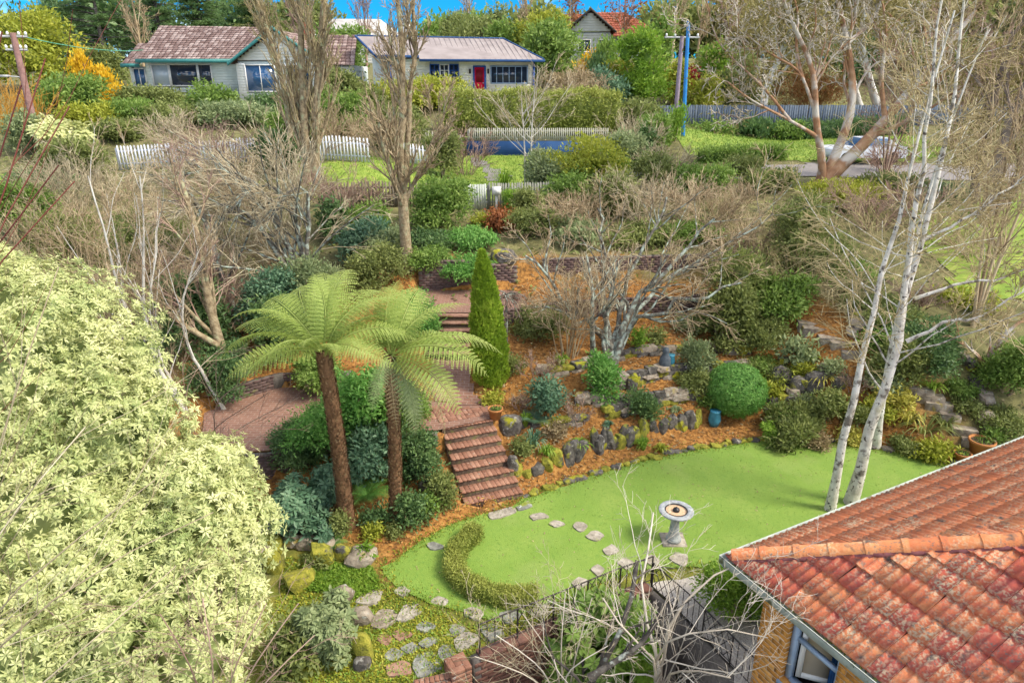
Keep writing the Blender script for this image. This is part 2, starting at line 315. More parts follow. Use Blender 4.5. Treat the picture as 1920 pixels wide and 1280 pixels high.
mat('brick_orange', [(.40, .17, .035), (.58, .26, .055), (.66, .34, .10)], 'obj', rough=.85, scale=14, noise=.25, bump=.3, bscale=60)
mat('brick_mossy', [(.045, .03, .022), (.085, .055, .04), (.13, .085, .06)], 'none', rough=.95, scale=12, bump=.5, bscale=30, spots=[((.12, .12, .04), 5, .55, .70)])
mat('mortar', [(.30, .27, .23), (.40, .37, .32)], 'none', rough=.95, scale=20)
mat('mortar_dark', [(.10, .085, .075), (.17, .15, .13)], 'none', rough=.95, scale=20)
mat('mortar_orange', [(.56, .44, .30), (.66, .55, .40)], 'none', rough=.95, scale=20)
def tilemat(name, cols, lo, hi, cream):
    m = mat(name, cols, 'obj', rough=.88, scale=9, noise=.4, bump=.45, bscale=60, spots=[((.12, .085, .07), 6, .60, .72)]); t = m.node_tree; l = t.links.new
    p = [q for q in t.nodes if q.type == 'BSDF_PRINCIPLED'][0]; geo = [q for q in t.nodes if q.type == 'NEW_GEOMETRY'][0]; src = p.inputs['Base Color'].links[0].from_socket
    def rng_(sc, a, b):
        x = t.nodes.new('ShaderNodeTexNoise'); x.inputs['Scale'].default_value = sc; x.inputs['Detail'].default_value = 4; l(geo.outputs['Position'], x.inputs['Vector'])
        k = t.nodes.new('ShaderNodeMapRange'); k.inputs[1].default_value = a; k.inputs[2].default_value = b; l(x.outputs['Fac'], k.inputs[0]); return k.outputs[0]
    for c, f1, f2 in ((cream, rng_(26, .46, .60), rng_(2.6, lo, hi)), ((.16, .14, .12), rng_(34, .55, .66), rng_(3.7, .40, .62))):
        mu = t.nodes.new('ShaderNodeMath'); mu.operation = 'MULTIPLY'; l(f1, mu.inputs[0]); l(f2, mu.inputs[1])
        g = t.nodes.new('ShaderNodeMix'); g.data_type = 'RGBA'; g.inputs[7].default_value = (*c, 1); l(mu.outputs[0], g.inputs[0]); l(src, g.inputs[6]); src = g.outputs[2]
    l(src, p.inputs['Base Color'])
tilemat('tile', [(.25, .055, .05), (.40, .085, .055), (.48, .14, .06), (.52, .23, .10)], .36, .66, (.50, .38, .25))
tilemat('tile_bright', [(.46, .125, .06), (.58, .19, .075), (.64, .30, .12)], .40, .70, (.62, .47, .30))  # brighter copy of the tile colour for left face and hip, cream lichen patches
mat('tile_far', [(.13, .08, .07), (.24, .165, .15), (.48, .39, .36)], 'rnd', rough=.9, scale=5, noise=.35)
mat('tile_redfar', [(.22, .055, .035), (.33, .10, .06), (.40, .16, .10)], 'rnd', rough=.9, scale=3, noise=.4)
mat('roof_slab', [(.10, .05, .04)], 'none', rough=.9)
mat('gutter', [(.27, .31, .29), (.40, .44, .41)], 'none', rough=.55, scale=5, spots=[((.13, .13, .07), 6, .58, .68)])
mat('picket_pale', [(.40, .43, .39), (.52, .54, .49)], 'obj', rough=.85, scale=6, noise=.4)
mat('picket_brown', [(.09, .075, .055), (.15, .125, .09), (.20, .175, .13)], 'obj', rough=.9, scale=6, noise=.4)
mat('roof_metal', [(.22, .185, .18), (.27, .23, .225), (.31, .27, .26)], 'none', rough=.8, scale=1.2)
mat('roof_grey', [(.36, .34, .32), (.46, .44, .42)], 'none', rough=.7, scale=1.2)
mat('white_board', [(.72, .72, .70), (.80, .80, .78)], 'none', rough=.7, scale=2)
mat('cream_board', [(.74, .71, .62), (.82, .80, .73)], 'none', rough=.7, scale=2)
mat('sea_board', [(.52, .60, .59), (.64, .69, .67)], 'none', rough=.7, scale=2)
mat('grey_board', [(.42, .45, .45), (.54, .56, .55)], 'none', rough=.7, scale=2)
mat('teal_trim', [(.03, .16, .16), (.05, .22, .21)], 'none', rough=.5)
mat('blue_trim', [(.02, .07, .26), (.03, .10, .33)], 'none', rough=.5)
mat('frame_blue', [(.27, .37, .52), (.36, .47, .62)], 'none', rough=.45, scale=5)
mat('white_paint', [(.66, .65, .62), (.78, .77, .74)], 'none', rough=.55, scale=5)
mat('red_paint', [(.55, .006, .03), (.62, .012, .05)], 'none', rough=.45)
mat('picket', [(.52, .54, .60), (.66, .68, .72)], 'obj', rough=.75, scale=6, noise=.4)
mat('picket_grey', [(.15, .155, .13), (.24, .24, .20), (.31, .30, .26)], 'obj', rough=.85, scale=6, noise=.4)
mat('picket_cream', [(.33, .33, .26), (.44, .43, .35)], 'obj', rough=.85, scale=6, noise=.4)
mat('paling', [(.05, .07, .10), (.085, .11, .15), (.13, .155, .19)], 'obj', rough=.9, scale=6, noise=.4)
mat('wall_blue', [(.012, .05, .15), (.022, .075, .20)], 'none', rough=.8, scale=2)
mat('iron', [(.02, .018, .018), (.05, .04, .036)], 'none', rough=.6, scale=20)
mat('pole_wood', [(.20, .11, .10), (.31, .18, .16)], 'none', rough=.95, scale=5, bump=.5, bscale=15)
mat('pole_purple', [(.22, .17, .22), (.30, .24, .30)], 'none', rough=.95, scale=5)
mat('pole_blue', [(.02, .17, .48), (.03, .24, .58)], 'none', rough=.6, scale=2)
mat('metal_grey', [(.34, .34, .35), (.46, .46, .47)], 'none', rough=.6, scale=5)
mat('cable', [(.09, .33, .20)], 'none', rough=.6)
mat('concrete', [(.20, .22, .24), (.30, .32, .34), (.40, .42, .43)], 'none', rough=.85, scale=14, bump=.4, bscale=50, spots=[((.20, .22, .20), 10, .62, .72)])
mat('bath_sand', [(.45, .28, .16), (.58, .42, .28)], 'none', rough=.8, scale=30)
mat('black_plastic', [(.02, .02, .024)], 'none', rough=.35)
mat('terracotta', [(.34, .13, .04), (.46, .20, .07)], 'none', rough=.85, scale=7, spots=[((.36, .32, .24), 8, .60, .70)])
mat('soil', [(.04, .028, .02), (.10, .07, .045)], 'none', rough=1, scale=30)
mat('asphalt', [(.17, .155, .15), (.25, .23, .225)], 'none', rough=.95, scale=14)
mat('gravel', [(.28, .24, .21), (.42, .38, .34), (.56, .52, .47)], 'none', rough=.95, scale=45, bump=.8, bscale=60)
mat('grass', [(.13, .21, .025), (.20, .28, .04), (.28, .32, .06)], 'none', rough=.9, scale=2.2, bump=.6, bscale=70)
mat('lawn', [(.148, .242, .036), (.172, .27, .044), (.205, .29, .056)], 'none', rough=.9, scale=1.1, bump=.55, bscale=45, spots=[((.13, .235, .038), 14, .50, .75), ((.215, .28, .075), .7, .56, .80)], detail=9)
mat('curtain', [(.012, .05, .15), (.02, .09, .24)], 'none', rough=.9, scale=9)
mat('dark_room', [(.015, .012, .014)], 'none', rough=1)
mat('car_white', [(.62, .66, .72)], 'none', rough=.25, spec=.5)
mat('tyre', [(.02, .02, .02)], 'none', rough=.9)
mat('pot_blue', [(.03, .16, .24), (.06, .25, .36)], 'none', rough=.4, scale=8)
mat('statue', [(.05, .065, .085), (.11, .13, .15)], 'none', rough=.8, scale=14)
mat('bracken', [(.20, .10, .03), (.32, .18, .06), (.42, .27, .11)], noise=.3, rough=.9, scale=3)
def brickpave(name, c1, c2, mo, sx):
    m = mat(name, [c1, c2], 'none', rough=.9, scale=3, bump=.3, bscale=50); t = m.node_tree; l = t.links.new
    p = [q for q in t.nodes if q.type == 'BSDF_PRINCIPLED'][0]; geo = [q for q in t.nodes if q.type == 'NEW_GEOMETRY'][0]
    b = t.nodes.new('ShaderNodeTexBrick'); b.inputs['Scale'].default_value = 1; b.inputs['Brick Width'].default_value = .23; b.inputs['Row Height'].default_value = .115; b.inputs['Mortar Size'].default_value = .008
    b.inputs['Color1'].default_value = (*c1, 1); b.inputs['Color2'].default_value = (*c2, 1); b.inputs['Mortar'].default_value = (*mo, 1)
    l(geo.outputs['Position'], b.inputs['Vector'])
    g = t.nodes.new('ShaderNodeMix'); g.data_type = 'RGBA'; g.inputs[0].default_value = .55; src = p.inputs['Base Color'].links[0].from_socket
    l(src, g.inputs[6]); l(b.outputs['Color'], g.inputs[7]); l(g.outputs[2], p.inputs['Base Color']); return m
brickpave('paving', (.18, .09, .065), (.26, .14, .10), (.35, .29, .24), 1)
def glassmat(name, c, rough=.06):
    m = bpy.data.materials.new(name); m.use_nodes = True; p = m.node_tree.nodes['Principled BSDF']
    p.inputs['Base Color'].default_value = (*c, 1); p.inputs['Roughness'].default_value = rough; p.inputs['Specular IOR Level'].default_value = .8; MATS[name] = m
glassmat('glass_dark', (.02, .03, .05)); glassmat('glass_blue', (.03, .09, .2)); glassmat('glass_beige', (.42, .35, .26), .2); glassmat('glass_pale', (.34, .40, .44), .2)
m = bpy.data.materials.new('glass_clear'); m.use_nodes = True; p = m.node_tree.nodes['Principled BSDF']; p.inputs['Alpha'].default_value = .12; p.inputs['Roughness'].default_value = .02; MATS['glass_clear'] = m

# ground: mulch in the beds, dull leaf litter elsewhere (vertex attribute zone), green weeds and moss in patches
def groundmat():
    m = mat('ground', [(.10, .05, .02), (.33, .15, .038), (.48, .25, .075)], 'none', rough=1, scale=9, bump=1, bscale=55, detail=12); t = m.node_tree; l = t.links.new
    p = [q for q in t.nodes if q.type == 'BSDF_PRINCIPLED'][0]; geo = [q for q in t.nodes if q.type == 'NEW_GEOMETRY'][0]
    src = p.inputs['Base Color'].links[0].from_socket
    def ramp(cols, scale):
        x = t.nodes.new('ShaderNodeTexNoise'); x.inputs['Scale'].default_value = scale; x.inputs['Detail'].default_value = 10; l(geo.outputs['Position'], x.inputs['Vector'])
        r = t.nodes.new('ShaderNodeValToRGB'); r.color_ramp.elements[0].position = .32; r.color_ramp.elements[1].position = .68
        r.color_ramp.elements[0].color = (*cols[0], 1); r.color_ramp.elements[1].color = (*cols[1], 1); l(x.outputs['Fac'], r.inputs[0]); return r.outputs[0]
    lit = ramp(((.085, .085, .035), (.22, .205, .085)), 3); mos = ramp(((.12, .15, .02), (.24, .22, .04)), 6)
    for attr, c in (('zone', lit), ('mossy', mos)):
        a = t.nodes.new('ShaderNodeAttribute'); a.attribute_name = attr
        g = t.nodes.new('ShaderNodeMix'); g.data_type = 'RGBA'; l(a.outputs['Fac'], g.inputs[0]); l(src, g.inputs[6]); l(c, g.inputs[7]); src = g.outputs[2]
    l(src, p.inputs['Base Color'])
groundmat()

# ------------------------------------------------------------------ ground sheets
gx = np.concatenate([[-900, -500, -300, -180, -120, -90, -70], np.arange(-56, -14, 1.6), np.arange(-14, 16, .19), np.arange(16, 56, 1.6), [70, 90, 120, 180, 300, 500, 900]])
gy = np.concatenate([[-60, -30, -12, -4], np.arange(0, 24, .18), np.arange(24, 44, .5), np.arange(44, 82, 1.6), [86, 95, 110, 140, 200, 320, 600, 1200]])
X, Yy = np.meshgrid(gx, gy); Zz = h(X, Yy); nx, ny = len(gx), len(gy)
idx = np.arange(nx * ny).reshape(ny, nx)
gm = MB().add(np.c_[X.ravel(), Yy.ravel(), Zz.ravel()], np.stack([idx[:-1, :-1], idx[:-1, 1:], idx[1:, 1:], idx[1:, :-1]], -1).reshape(-1, 4))
gr = setting('ground', gm, MATS['ground'], smooth=True)
MULCH = [(-2.9, 11.2), (-2.3, 10.4), (.2, 12.8), (10.5, 14.6), (10.5, 17), (9.3, 19), (6.5, 21.3), (3, 21.9), (0, 21.6), (-1.6, 22), (-7.5, 19.5), (-8.5, 16), (-7, 12.8), (-4.2, 12.2), (-3.8, 11.5)]
MOSSY = [(-4.6, 11.4), (-2.8, 11.0), (-2.4, 10.2), (-.4, 9.5), (.2, 9.7), (2.0, 10.7), (4.3, 11.2), (4.2, 10.2), (1.9, 9.75), (-.8, 8.3), (-1.2, 6.5), (-4.2, 6.5), (-5, 9)]
for nm, poly, sgn, wd in (('zone', MULCH, 1, 1.2), ('mossy', MOSSY, -1, .7)):
    d_ = sdf(poly, X.ravel(), Yy.ravel()) + .35 * np.sin(X.ravel() * 2.3) * np.sin(Yy.ravel() * 1.9)
    v_ = sm(-.3, wd, d_) if sgn > 0 else 1 - sm(-.2, wd * .6, d_)
    a_ = gr.data.attributes.new(nm, 'FLOAT', 'POINT'); a_.data.foreach_set('value', v_.astype(np.float32))

def wobble(poly, step=.25, amp=.06):
    P = np.asarray(poly, float); out = []
    for i in range(len(P)):
        a, b = P[i], P[(i + 1) % len(P)]; k = max(1, int(np.hypot(*(b - a)) / step))
        for j in range(k): out.append(a + (b - a) * j / k + R.normal(size=2) * amp * .5)
    return np.array(out)
def flatsheet(name, poly, z, mt, amp=.09, step=.25, thick=0):
    P = wobble(poly, step, amp); mb = MB(); mb.add(np.c_[P, np.full(len(P), z)], [tuple(range(len(P)))]); return setting(name, mb, MATS[mt])
def drape(name, poly, mt, step=.2, off=.03, kind='structure'):
    P = np.asarray(poly, float); a, b = P.min(0), P.max(0); xs = np.arange(a[0], b[0] + step, step); ys = np.arange(a[1], b[1] + step, step)
    X, Y = np.meshgrid(xs, ys); ins = sdf(poly, X, Y) < .25 * np.sin(X * 2.3 + np.sin(Y)) * np.sin(Y * 1.9) + .1 * np.sin(X * 9); Zt = h(X, Y) + off
    i = np.arange(X.size).reshape(X.shape); c = ins[:-1, :-1] & ins[1:, :-1] & ins[:-1, 1:] & ins[1:, 1:]
    f = np.stack([i[:-1, :-1], i[:-1, 1:], i[1:, 1:], i[1:, :-1]], -1)[c]
    return setting(name, MB().add(np.c_[X.ravel(), Y.ravel(), Zt.ravel()], f), MATS[mt], smooth=True, kind=kind)
flatsheet('lawn', LAWN, .022, 'lawn')
flatsheet('gravel_path', [(2.6, 10.3), (3.05, 9.35), (3.55, 8.3), (3.3, 7.6), (9, 10.4), (8.2, 11), (5.2, 10.5), (4.0, 10.6)], .012, 'gravel', .03)
drape('verge_grass', [(-9.5, 30.6), (-6.8, 31.2), (-4.6, 34), (-4.5, 37), (-3.3, 37.5), (-3.0, 28.6), (-6, 27.8), (-9, 28.4)], 'grass')
drape('bank_grass', [(-2.6, 28.8), (3.6, 29.2), (6.2, 33), (6, 38.8), (-2.6, 38.8), (-3.4, 33)], 'grass')
drape('far_lawn', [(9.2, 34.6), (20, 34.4), (24, 38), (24, 43.5), (9.2, 42.6)], 'grass', .5)
drape('side_lawn', [(12.8, 18.6), (30, 17), (30, 29), (15.5, 27.5), (13.6, 23)], 'grass', .4)
drape('corner_grass', [(-26, 31), (-19.5, 30), (-19.5, 25), (-26, 24)], 'grass', .5)
drape('road', [(8.2, 29.8), (30, 29.6), (45, 31), (45, 34.6), (8.2, 33.9)], 'asphalt', .5, .04)
drape('front_path', [(-2.5, 38.5), (-1.9, 38.5), (.0, 33.2), (-.2, 32), (-.9, 32), (-1.2, 33)], 'asphalt', .15, .05)
patio_s = flatsheet('brick_patio', PATIO, 1.125, 'paving', 0, .5)
terr_s = flatsheet('upper_terrace', TERR, 2.425, 'paving', 0, .5)
drape('brick_path', [(-2.2, 15.5), (-.8, 15.5), (-1.15, 17.8), (-2.45, 17.8)], 'paving', .12, .04)

# ------------------------------------------------------------------ leaves, crowns, branches
def unit(v): return v / (np.linalg.norm(v, axis=-1, keepdims=True) + 1e-9)
LT0 = np.array([(0, 0, 0), (.42, .5, .14), (1, 0, -.12), (.42, -.5, .14)]); LF0 = np.array([(0, 2, 1), (0, 3, 2)])
LT6 = np.array([(0, 0, 0), (.3, .40, .10), (.68, .46, .06), (1, 0, -.16), (.68, -.46, .06), (.3, -.40, .10)]); LF6 = np.array([(0, 3, 2, 1), (0, 5, 4, 3)])
def leaves(mb, pos, ax, nr, Ln, Wd, rnd, var=0, oval=False):
    LT, LF = (LT6, LF6) if oval else (LT0, LF0); kv = len(LT)
    ax = unit(ax); nr = unit(nr - (nr * ax).sum(1, keepdims=True) * ax); b = np.cross(nr, ax); n = len(pos)
    Ln = np.broadcast_to(Ln, n)[:, None, None]; Wd = np.broadcast_to(Wd, n)[:, None, None]
    V = pos[:, None] + LT[None, :, :1] * Ln * ax[:, None] + LT[None, :, 1:2] * Wd * b[:, None] + LT[None, :, 2:3] * Wd * nr[:, None]
    mb.add(V.reshape(-1, 3), (np.arange(n)[:, None, None] * kv + LF[None]).reshape(-1, LF.shape[1]), np.stack([np.clip(rnd, 0, 1), np.clip(rnd, 0, 1) * (1 - var)], 1).ravel())
def rdir(n): return unit(R.normal(size=(n, 3)))
def lump(U, a=.16):
    s = np.zeros(len(U))
    for _ in range(5):
        k = R.normal(size=3) * 3.2; s += np.cos(U @ k + R.random() * 6.3)
    return 1 + a * s / 2.2
def crown(mb, blobs, n, per, cr, Ln, ratio=.42, mode='leafy', shell=(.72, 1.04), core=.7, zmin=None, low=-.55, lumpy=.16, cull=False, var=0, oval=True):
    B = np.asarray(blobs, float); ar = (B[:, 3] * B[:, 4] + B[:, 3] * B[:, 5] + B[:, 4] * B[:, 5]); ks = R.choice(len(B), n, p=ar / ar.sum())
    U = rdir(n); U[:, 2] = np.where(U[:, 2] < low, -U[:, 2], U[:, 2]); rr = R.uniform(shell[0], shell[1], n) * (1 + .22 * np.maximum(0, R.normal(size=n) - .9) * (shell[1] > 1.03))
    for k in range(len(B)):
        q = ks == k
        if q.any(): rr[q] *= lump(U[q], lumpy)
    C = B[ks, :3] + U * B[ks, 3:] * rr[:, None]
    keep = np.ones(n, bool)
    for k in range(len(B)): keep &= (ks == k) | ((((C - B[k, :3]) / B[k, 3:]) ** 2).sum(1) > .55)
    if zmin is not None: keep &= C[:, 2] > zmin
    if cull: keep &= (U[:, 1] * .93 - U[:, 2] * .36) < .62
    C, U = C[keep], U[keep]; n = len(C); cl = R.random(n)
    U = unit(U / 1.0)
    i = np.repeat(np.arange(n), per); m_ = len(i); u = U[i]
    if mode == 'rosette':
        a = unit(U + [0, 0, .45] + R.normal(size=(n, 3)) * .35); e1 = unit(np.cross(a, R.normal(size=(n, 3)))); e2 = np.cross(a, e1)
        Ln = Ln * R.uniform(.62, 1.25, n)[i]
        th = (np.tile(np.arange(per), n) + R.uniform(-.3, .3, m_)) * 2 * np.pi / per
        lift = R.uniform(-.4, .55, m_)[:, None]
        ax = unit(np.cos(th)[:, None] * e1[i] + np.sin(th)[:, None] * e2[i] + lift * a[i]); nr = a[i] + R.normal(size=(m_, 3)) * .15; pos = C[i] + ax * np.reshape(Ln, (-1, 1)) * .08
    else:
        pos = C[i] + R.normal(size=(m_, 3)) * cr * .6
        if mode == 'spray': ax = u * .9 + R.normal(size=(m_, 3)) * .45 + [0, 0, .25]
        elif mode == 'droop': ax = u * .5 + R.normal(size=(m_, 3)) * .35 + [0, 0, -.7]
        elif mode == 'upright': ax = u * .35 + R.normal(size=(m_, 3)) * .25 + [0, 0, 1]
        elif mode == 'flat': ax = np.cross(u, R.normal(size=(m_, 3))) + u * .25
        else: ax = u * .6 + R.normal(size=(m_, 3)) * .6 + [0, 0, .1]
        nr = u * .7 + R.normal(size=(m_, 3)) * .5 + [0, 0, .6]
        if mode == 'flat': nr = u + R.normal(size=(m_, 3)) * .25
    leaves(mb, pos, ax, nr, Ln * R.uniform(.7, 1.25, m_), Ln * ratio * R.uniform(.8, 1.2, m_), cl[i] * .6 + R.random(m_) * .4, var, mode == 'rosette' and oval)
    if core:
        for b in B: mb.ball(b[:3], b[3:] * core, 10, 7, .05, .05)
def grow(P, Rr, m, t0, ang, lenr, k, wander, up, rr, rmin, t1=1.0):
    N, kp, _ = P.shape; i = np.repeat(np.arange(N), m); n = len(i); t = R.uniform(t0, t1, n); sg = np.minimum((t * (kp - 1)).astype(int), kp - 2); fr = t * (kp - 1) - sg
    a, b = P[i, sg], P[i, sg + 1]; st = a + (b - a) * fr[:, None]; T = unit(b - a); pl = np.linalg.norm(np.diff(P, axis=1), axis=2).sum(1)[i]
    v = rdir(n); v = unit(v - (v * T).sum(1, keepdims=True) * T); an = ang * R.uniform(.65, 1.3, n)[:, None]; d = np.cos(an) * T + np.sin(an) * v
    Ls = pl * lenr * R.uniform(.55, 1.2, n) * (1.2 - .6 * t); pts = [st]
    for j in range(k - 1):
        d = unit(d + wander * R.normal(size=(n, 3)) + np.array([0, 0, up])); pts.append(pts[-1] + d * (Ls / (k - 1))[:, None])
    r0 = np.maximum((Rr[i, sg] * (1 - fr) + Rr[i, sg + 1] * fr) * rr, rmin)
    return np.stack(pts, 1), np.maximum(r0[:, None] * np.linspace(1, .35, k), rmin * .7)
def spline(pts, k):
    P = np.asarray(pts, float); s = np.concatenate([[0], np.cumsum(np.linalg.norm(np.diff(P, axis=0), axis=1))]); q = np.linspace(0, s[-1], k)
    Q = np.stack([np.interp(q, s, P[:, c]) for c in range(3)], 1)
    for _ in range(2): Q[1:-1] = Q[1:-1] * .5 + (Q[:-2] + Q[2:]) * .25
    return Q
def bare(name, label, trunks, levels, tm, cm, split=1, rmin=.006, cat='tree', group=None, leaf=None, sides=8, k0=12, jit=.0, cover=None):
    """trunks: [(points, r0, r1)]; levels: (m, t0, ang, lenr, k, wander, up, rr)"""
    base = np.asarray(trunks[0][0][0], float); root = thing(name, base, label, cat, group); tr, cw = MB(), MB()
    P = np.stack([spline(t[0], k0) for t in trunks]); P[:, 2:-1] += R.normal(size=P[:, 2:-1].shape) * jit
    Rr = np.stack([np.linspace(t[1] ** .5, t[2] ** .5, k0) ** 2 for t in trunks]); Rr[:, 0] *= 1.25; tr.tubes(P, Rr, sides)
    allP = [(P, Rr)]
    for li, lv in enumerate(levels):
        if li == len(levels) - 1 and len(P) * lv[0] > 2200 and li > 0: lv = (*lv[:4], 2, *lv[5:])
        P, Rr = grow(P, Rr, *lv, rmin)
        (tr if li < split else cw).tubes(P, Rr, 6 if li < split else 3); allP.append((P, Rr))
    part('trunk', tr, MATS[tm], root, smooth=True)
    if cw.n: part('crown', cw, MATS[cm], root, kind='stuff')
    if leaf:
        lm, nl, Ln, rat = leaf; tip = P[:, -1]; i = R.integers(0, len(tip), nl); f = MB()
        leaves(f, tip[i] + R.normal(size=(nl, 3)) * Ln * 1.3, R.normal(size=(nl, 3)) + [0, 0, -.5], R.normal(size=(nl, 3)) + [0, 0, .8], Ln * R.uniform(.7, 1.3, nl), Ln * rat, R.random(nl) * .5 + R.random(len(tip))[i] * .5)
        part('foliage', f, MATS[lm], root, kind='stuff')
    return root
def place(px, base, top, wpx):
    if base > 0: b = G(px, base)
    else:
        p = atY(px, 300, -base); b = np.array((p[0], p[1], h(p[0], p[1])))
    D = b[1] * CT - (b[2] - CAMZ) * ST; tp = atY(px, top, b[1] + .15 * wpx * D / F)
    return b, max(.12, tp[2] - b[2]), wpx * D / F, D
def blobset(b, H, W, n=6, skirt=.12):
    B = [(b[0] + R.normal() * W * .04, b[1], b[2] + H * .46, W * .31, W * .30, H * .42)]
    for _ in range(n + 3):
        a = R.random() * 6.283; zz = R.uniform(.15, .86); rr = W * R.uniform(.22, .40) * math.sqrt(max(.15, 1 - (zz - .4) ** 2 * 2.6)); s = R.uniform(.12, .25)
        B.append((b[0] + math.cos(a) * rr, b[1] + math.sin(a) * rr, b[2] + H * zz, W * s, W * s, min(H * .28, W * s)))
    return B
def shrub(px, base, top, wpx, pal, label, cat='shrub', mode='leafy', Ln=.08, dens=1.0, ratio=.42, n=6, name=None, group=None, per=8, lumpy=.16, core=.7, cap=1150):
    b, H, W, D = place(px, base, top, wpx); Ln = max(Ln * 1.2 * R.uniform(.85, 1.75), (4.0 if D > 25 else 3.4) * D / 683)
    root = thing(name or 'shrub', b, label, cat, group); B = blobset(b, H, W, n)
    cap = min(cap, 1000) if D > 18 else cap
    area = sum(4 * np.pi * ((a[3] * a[4] + a[3] * a[5] + a[4] * a[5]) / 3) for a in B) * .6
    nc = int(min(cap, max(40, dens * 3.1 * area / (Ln * Ln * ratio * .5 * per)))); core = core * .7; f = MB()
    crown(f, B, nc, per, Ln * 1.25, Ln, ratio, mode, zmin=b[2] - .05, lumpy=lumpy * 1.35, core=core, shell=(.62, 1.08), cull=D > 18)
    part('foliage', f, MATS[pal], root, kind='stuff')
    st = MB(); k = 5; T = b + np.array([0, 0, H * .6]) + R.normal(size=(k, 3)) * [W * .2, W * .2, H * .1]
    st.tubes(np.stack([np.tile(b - [0, 0, .1], (k, 1)), (b + T) / 2 + R.normal(size=(k, 3)) * W * .03, T], 1), np.tile([[.02 + .012 * H, .015 + .008 * H, .01]], (k, 1)), 5)
    part('stem', st, MATS['bark_tan'], root); return root
def thicket(px, base, top, wpx, cm, label, stems=14, lv=((7, .25, .6, .5, 4, .16, .05, .6), (6, .15, .6, .5, 3, .16, .04, .65)), spread=.5, r=.018, rmin=.006, name='bare_shrub', leaf=None, cat='shrub', arch=0.0, tm=None):
    b, H, W, D = place(px, base, top, wpx); tr = []; rmin = max(rmin, .21 * D / 683)
    for i in range(stems):
        a = R.random() * 6.283; q = math.sqrt(R.random()) * spread; e = b + np.array((math.cos(a) * W * q, math.sin(a) * W * q, H * R.uniform(.6, .95) * (1 - .35 * q)))
        s = b + np.array((math.cos(a) * W * q * .25, math.sin(a) * W * q * .25, -.08)); mid = (s + e) / 2 + R.normal(size=3) * .05 * W + np.array((0, 0, H * (.08 + arch)))
        tr.append(([s, mid, e], r, r * .45))
    return bare(name, label, tr, lv, tm or cm, cm, split=0, rmin=rmin, cat=cat, leaf=leaf, sides=5, k0=7, jit=.02 * W)
def straps(px, base, top, wpx, pal, label, n=70, wd=.03, name='strap_plant', cat='plant'):
    b, H, W, D = place(px, base, top, wpx); root = thing(name, b, label, cat); f = MB(); a = R.random(n) * 6.283; q = R.uniform(.25, 1, n)
    o = np.c_[np.cos(a), np.sin(a), 0 * a]; s = b + o * W * .08; Hh = H * R.uniform(.75, 1.15, n)[:, None] * [[0, 0, 1]]
    ts = np.linspace(0, 1, 6); wide = np.array([.7, 1, 1, .85, .6, .08]) * max(wd, 1.0 * D / 683)
    P = np.stack([s + o * (W * .5 * q[:, None]) * t + Hh * (1.9 * t - (.9 + .9 * q[:, None]) * t * t) for t in ts], 1)
    sd_ = np.stack([-np.sin(a), np.cos(a), 0 * a], 1)[:, None] * wide[None, :, None] * .5
    V = np.stack([P - sd_, P + sd_], 2).reshape(-1, 3); j = np.arange(5) * 2; q4 = np.stack([j, j + 1, j + 3, j + 2], -1)
    f.add(V, (np.arange(n)[:, None, None] * 12 + q4[None]).reshape(-1, 4), np.repeat(R.random(n), 5)); part('leaf_tuft', f, MATS[pal], root, kind='stuff'); return root

# fern fronds: a bent rachis with pinnae, each pinna a row of pinnules
def frond_mesh(name, Lf, mt, arch=.55, droop=1.15, pin=.42, npin=22, seed=0, nl=11):
    rg = np.random.default_rng(seed); f = MB(); t = np.linspace(0, 1, 14)
    ang = arch - droop * t ** 1.2; dx = np.cos(ang); dz = np.sin(ang); ds = Lf / 13
    xs = np.concatenate([[0], np.cumsum(dx[:-1] * ds)]); zs = np.concatenate([[0], np.cumsum(dz[:-1] * ds)])
    f.tubes(np.c_[xs, 0 * xs, zs][None], (np.linspace(.018, .004, 14) * (Lf / 2))[None], 5, .75)
    for side in (-1, 1):
        tt = np.linspace(.10, .985, npin)
        for q in tt:
            ln = pin * Lf / 2 * (math.sin(math.pi * min(1, .16 + q * .86)) ** .75) * rg.uniform(.9, 1.08); o = np.array((np.interp(q, t, xs), 0, np.interp(q, t, zs))); an = np.interp(q, t, ang)
            fx = np.array((math.cos(an), 0, math.sin(an))); up = np.array((-math.sin(an), 0, math.cos(an))); out = np.array((0, side, 0.))
            d = unit(out + fx * .30 + up * .10); k = nl; s = np.linspace(.08, 1, k)[:, None]
            C = o + d * ln * s + np.array((0, 0, -1)) * (s ** 2) * ln * .30
            w_ = ln * .15 * (1 - s * .8) + .004; wr = np.array([1, -1])[:, None, None]
            P0 = np.repeat(C[None], 2, 0); A = unit(fx * wr * .9 + d * .45 + np.array((0, 0, -.25)))
            A = np.broadcast_to(A, P0.shape).reshape(-1, 3); r_ = .25 + .6 * q * rg.uniform(.5, 1) + rg.normal(size=2 * k) * .12
            leaves(f, P0.reshape(-1, 3), A, np.broadcast_to(up + np.array((0, 0, .2)), A.shape) + rg.normal(size=A.shape) * .15, np.tile(w_, (2, 1)).ravel() * 1.45, np.full(2 * k, ln / k * 1.0), r_)
    return f.mesh(name, MATS[mt])
FR = [frond_mesh('frond', 2.0, 'fern', .62, 1.75, .39, seed=1), frond_mesh('frond', 2.0, 'fern', .52, 1.5, .35, seed=2), frond_mesh('frond', 2.0, 'fern', .75, 1.8, .38, seed=3)]
FRD = [frond_mesh('frond', 2.0, 'sage', .4, 1.5, .30, 22, seed=8, nl=8), frond_mesh('frond', 2.0, 'tan', .3, 1.3, .22, 20, seed=9, nl=7)]
FRL = [frond_mesh('frond', 2.0, 'emerald', .7, 1.5, .5, 18, seed=5, nl=6), frond_mesh('frond', 2.0, 'blue', .7, 1.4, .5, 18, seed=6, nl=6)]
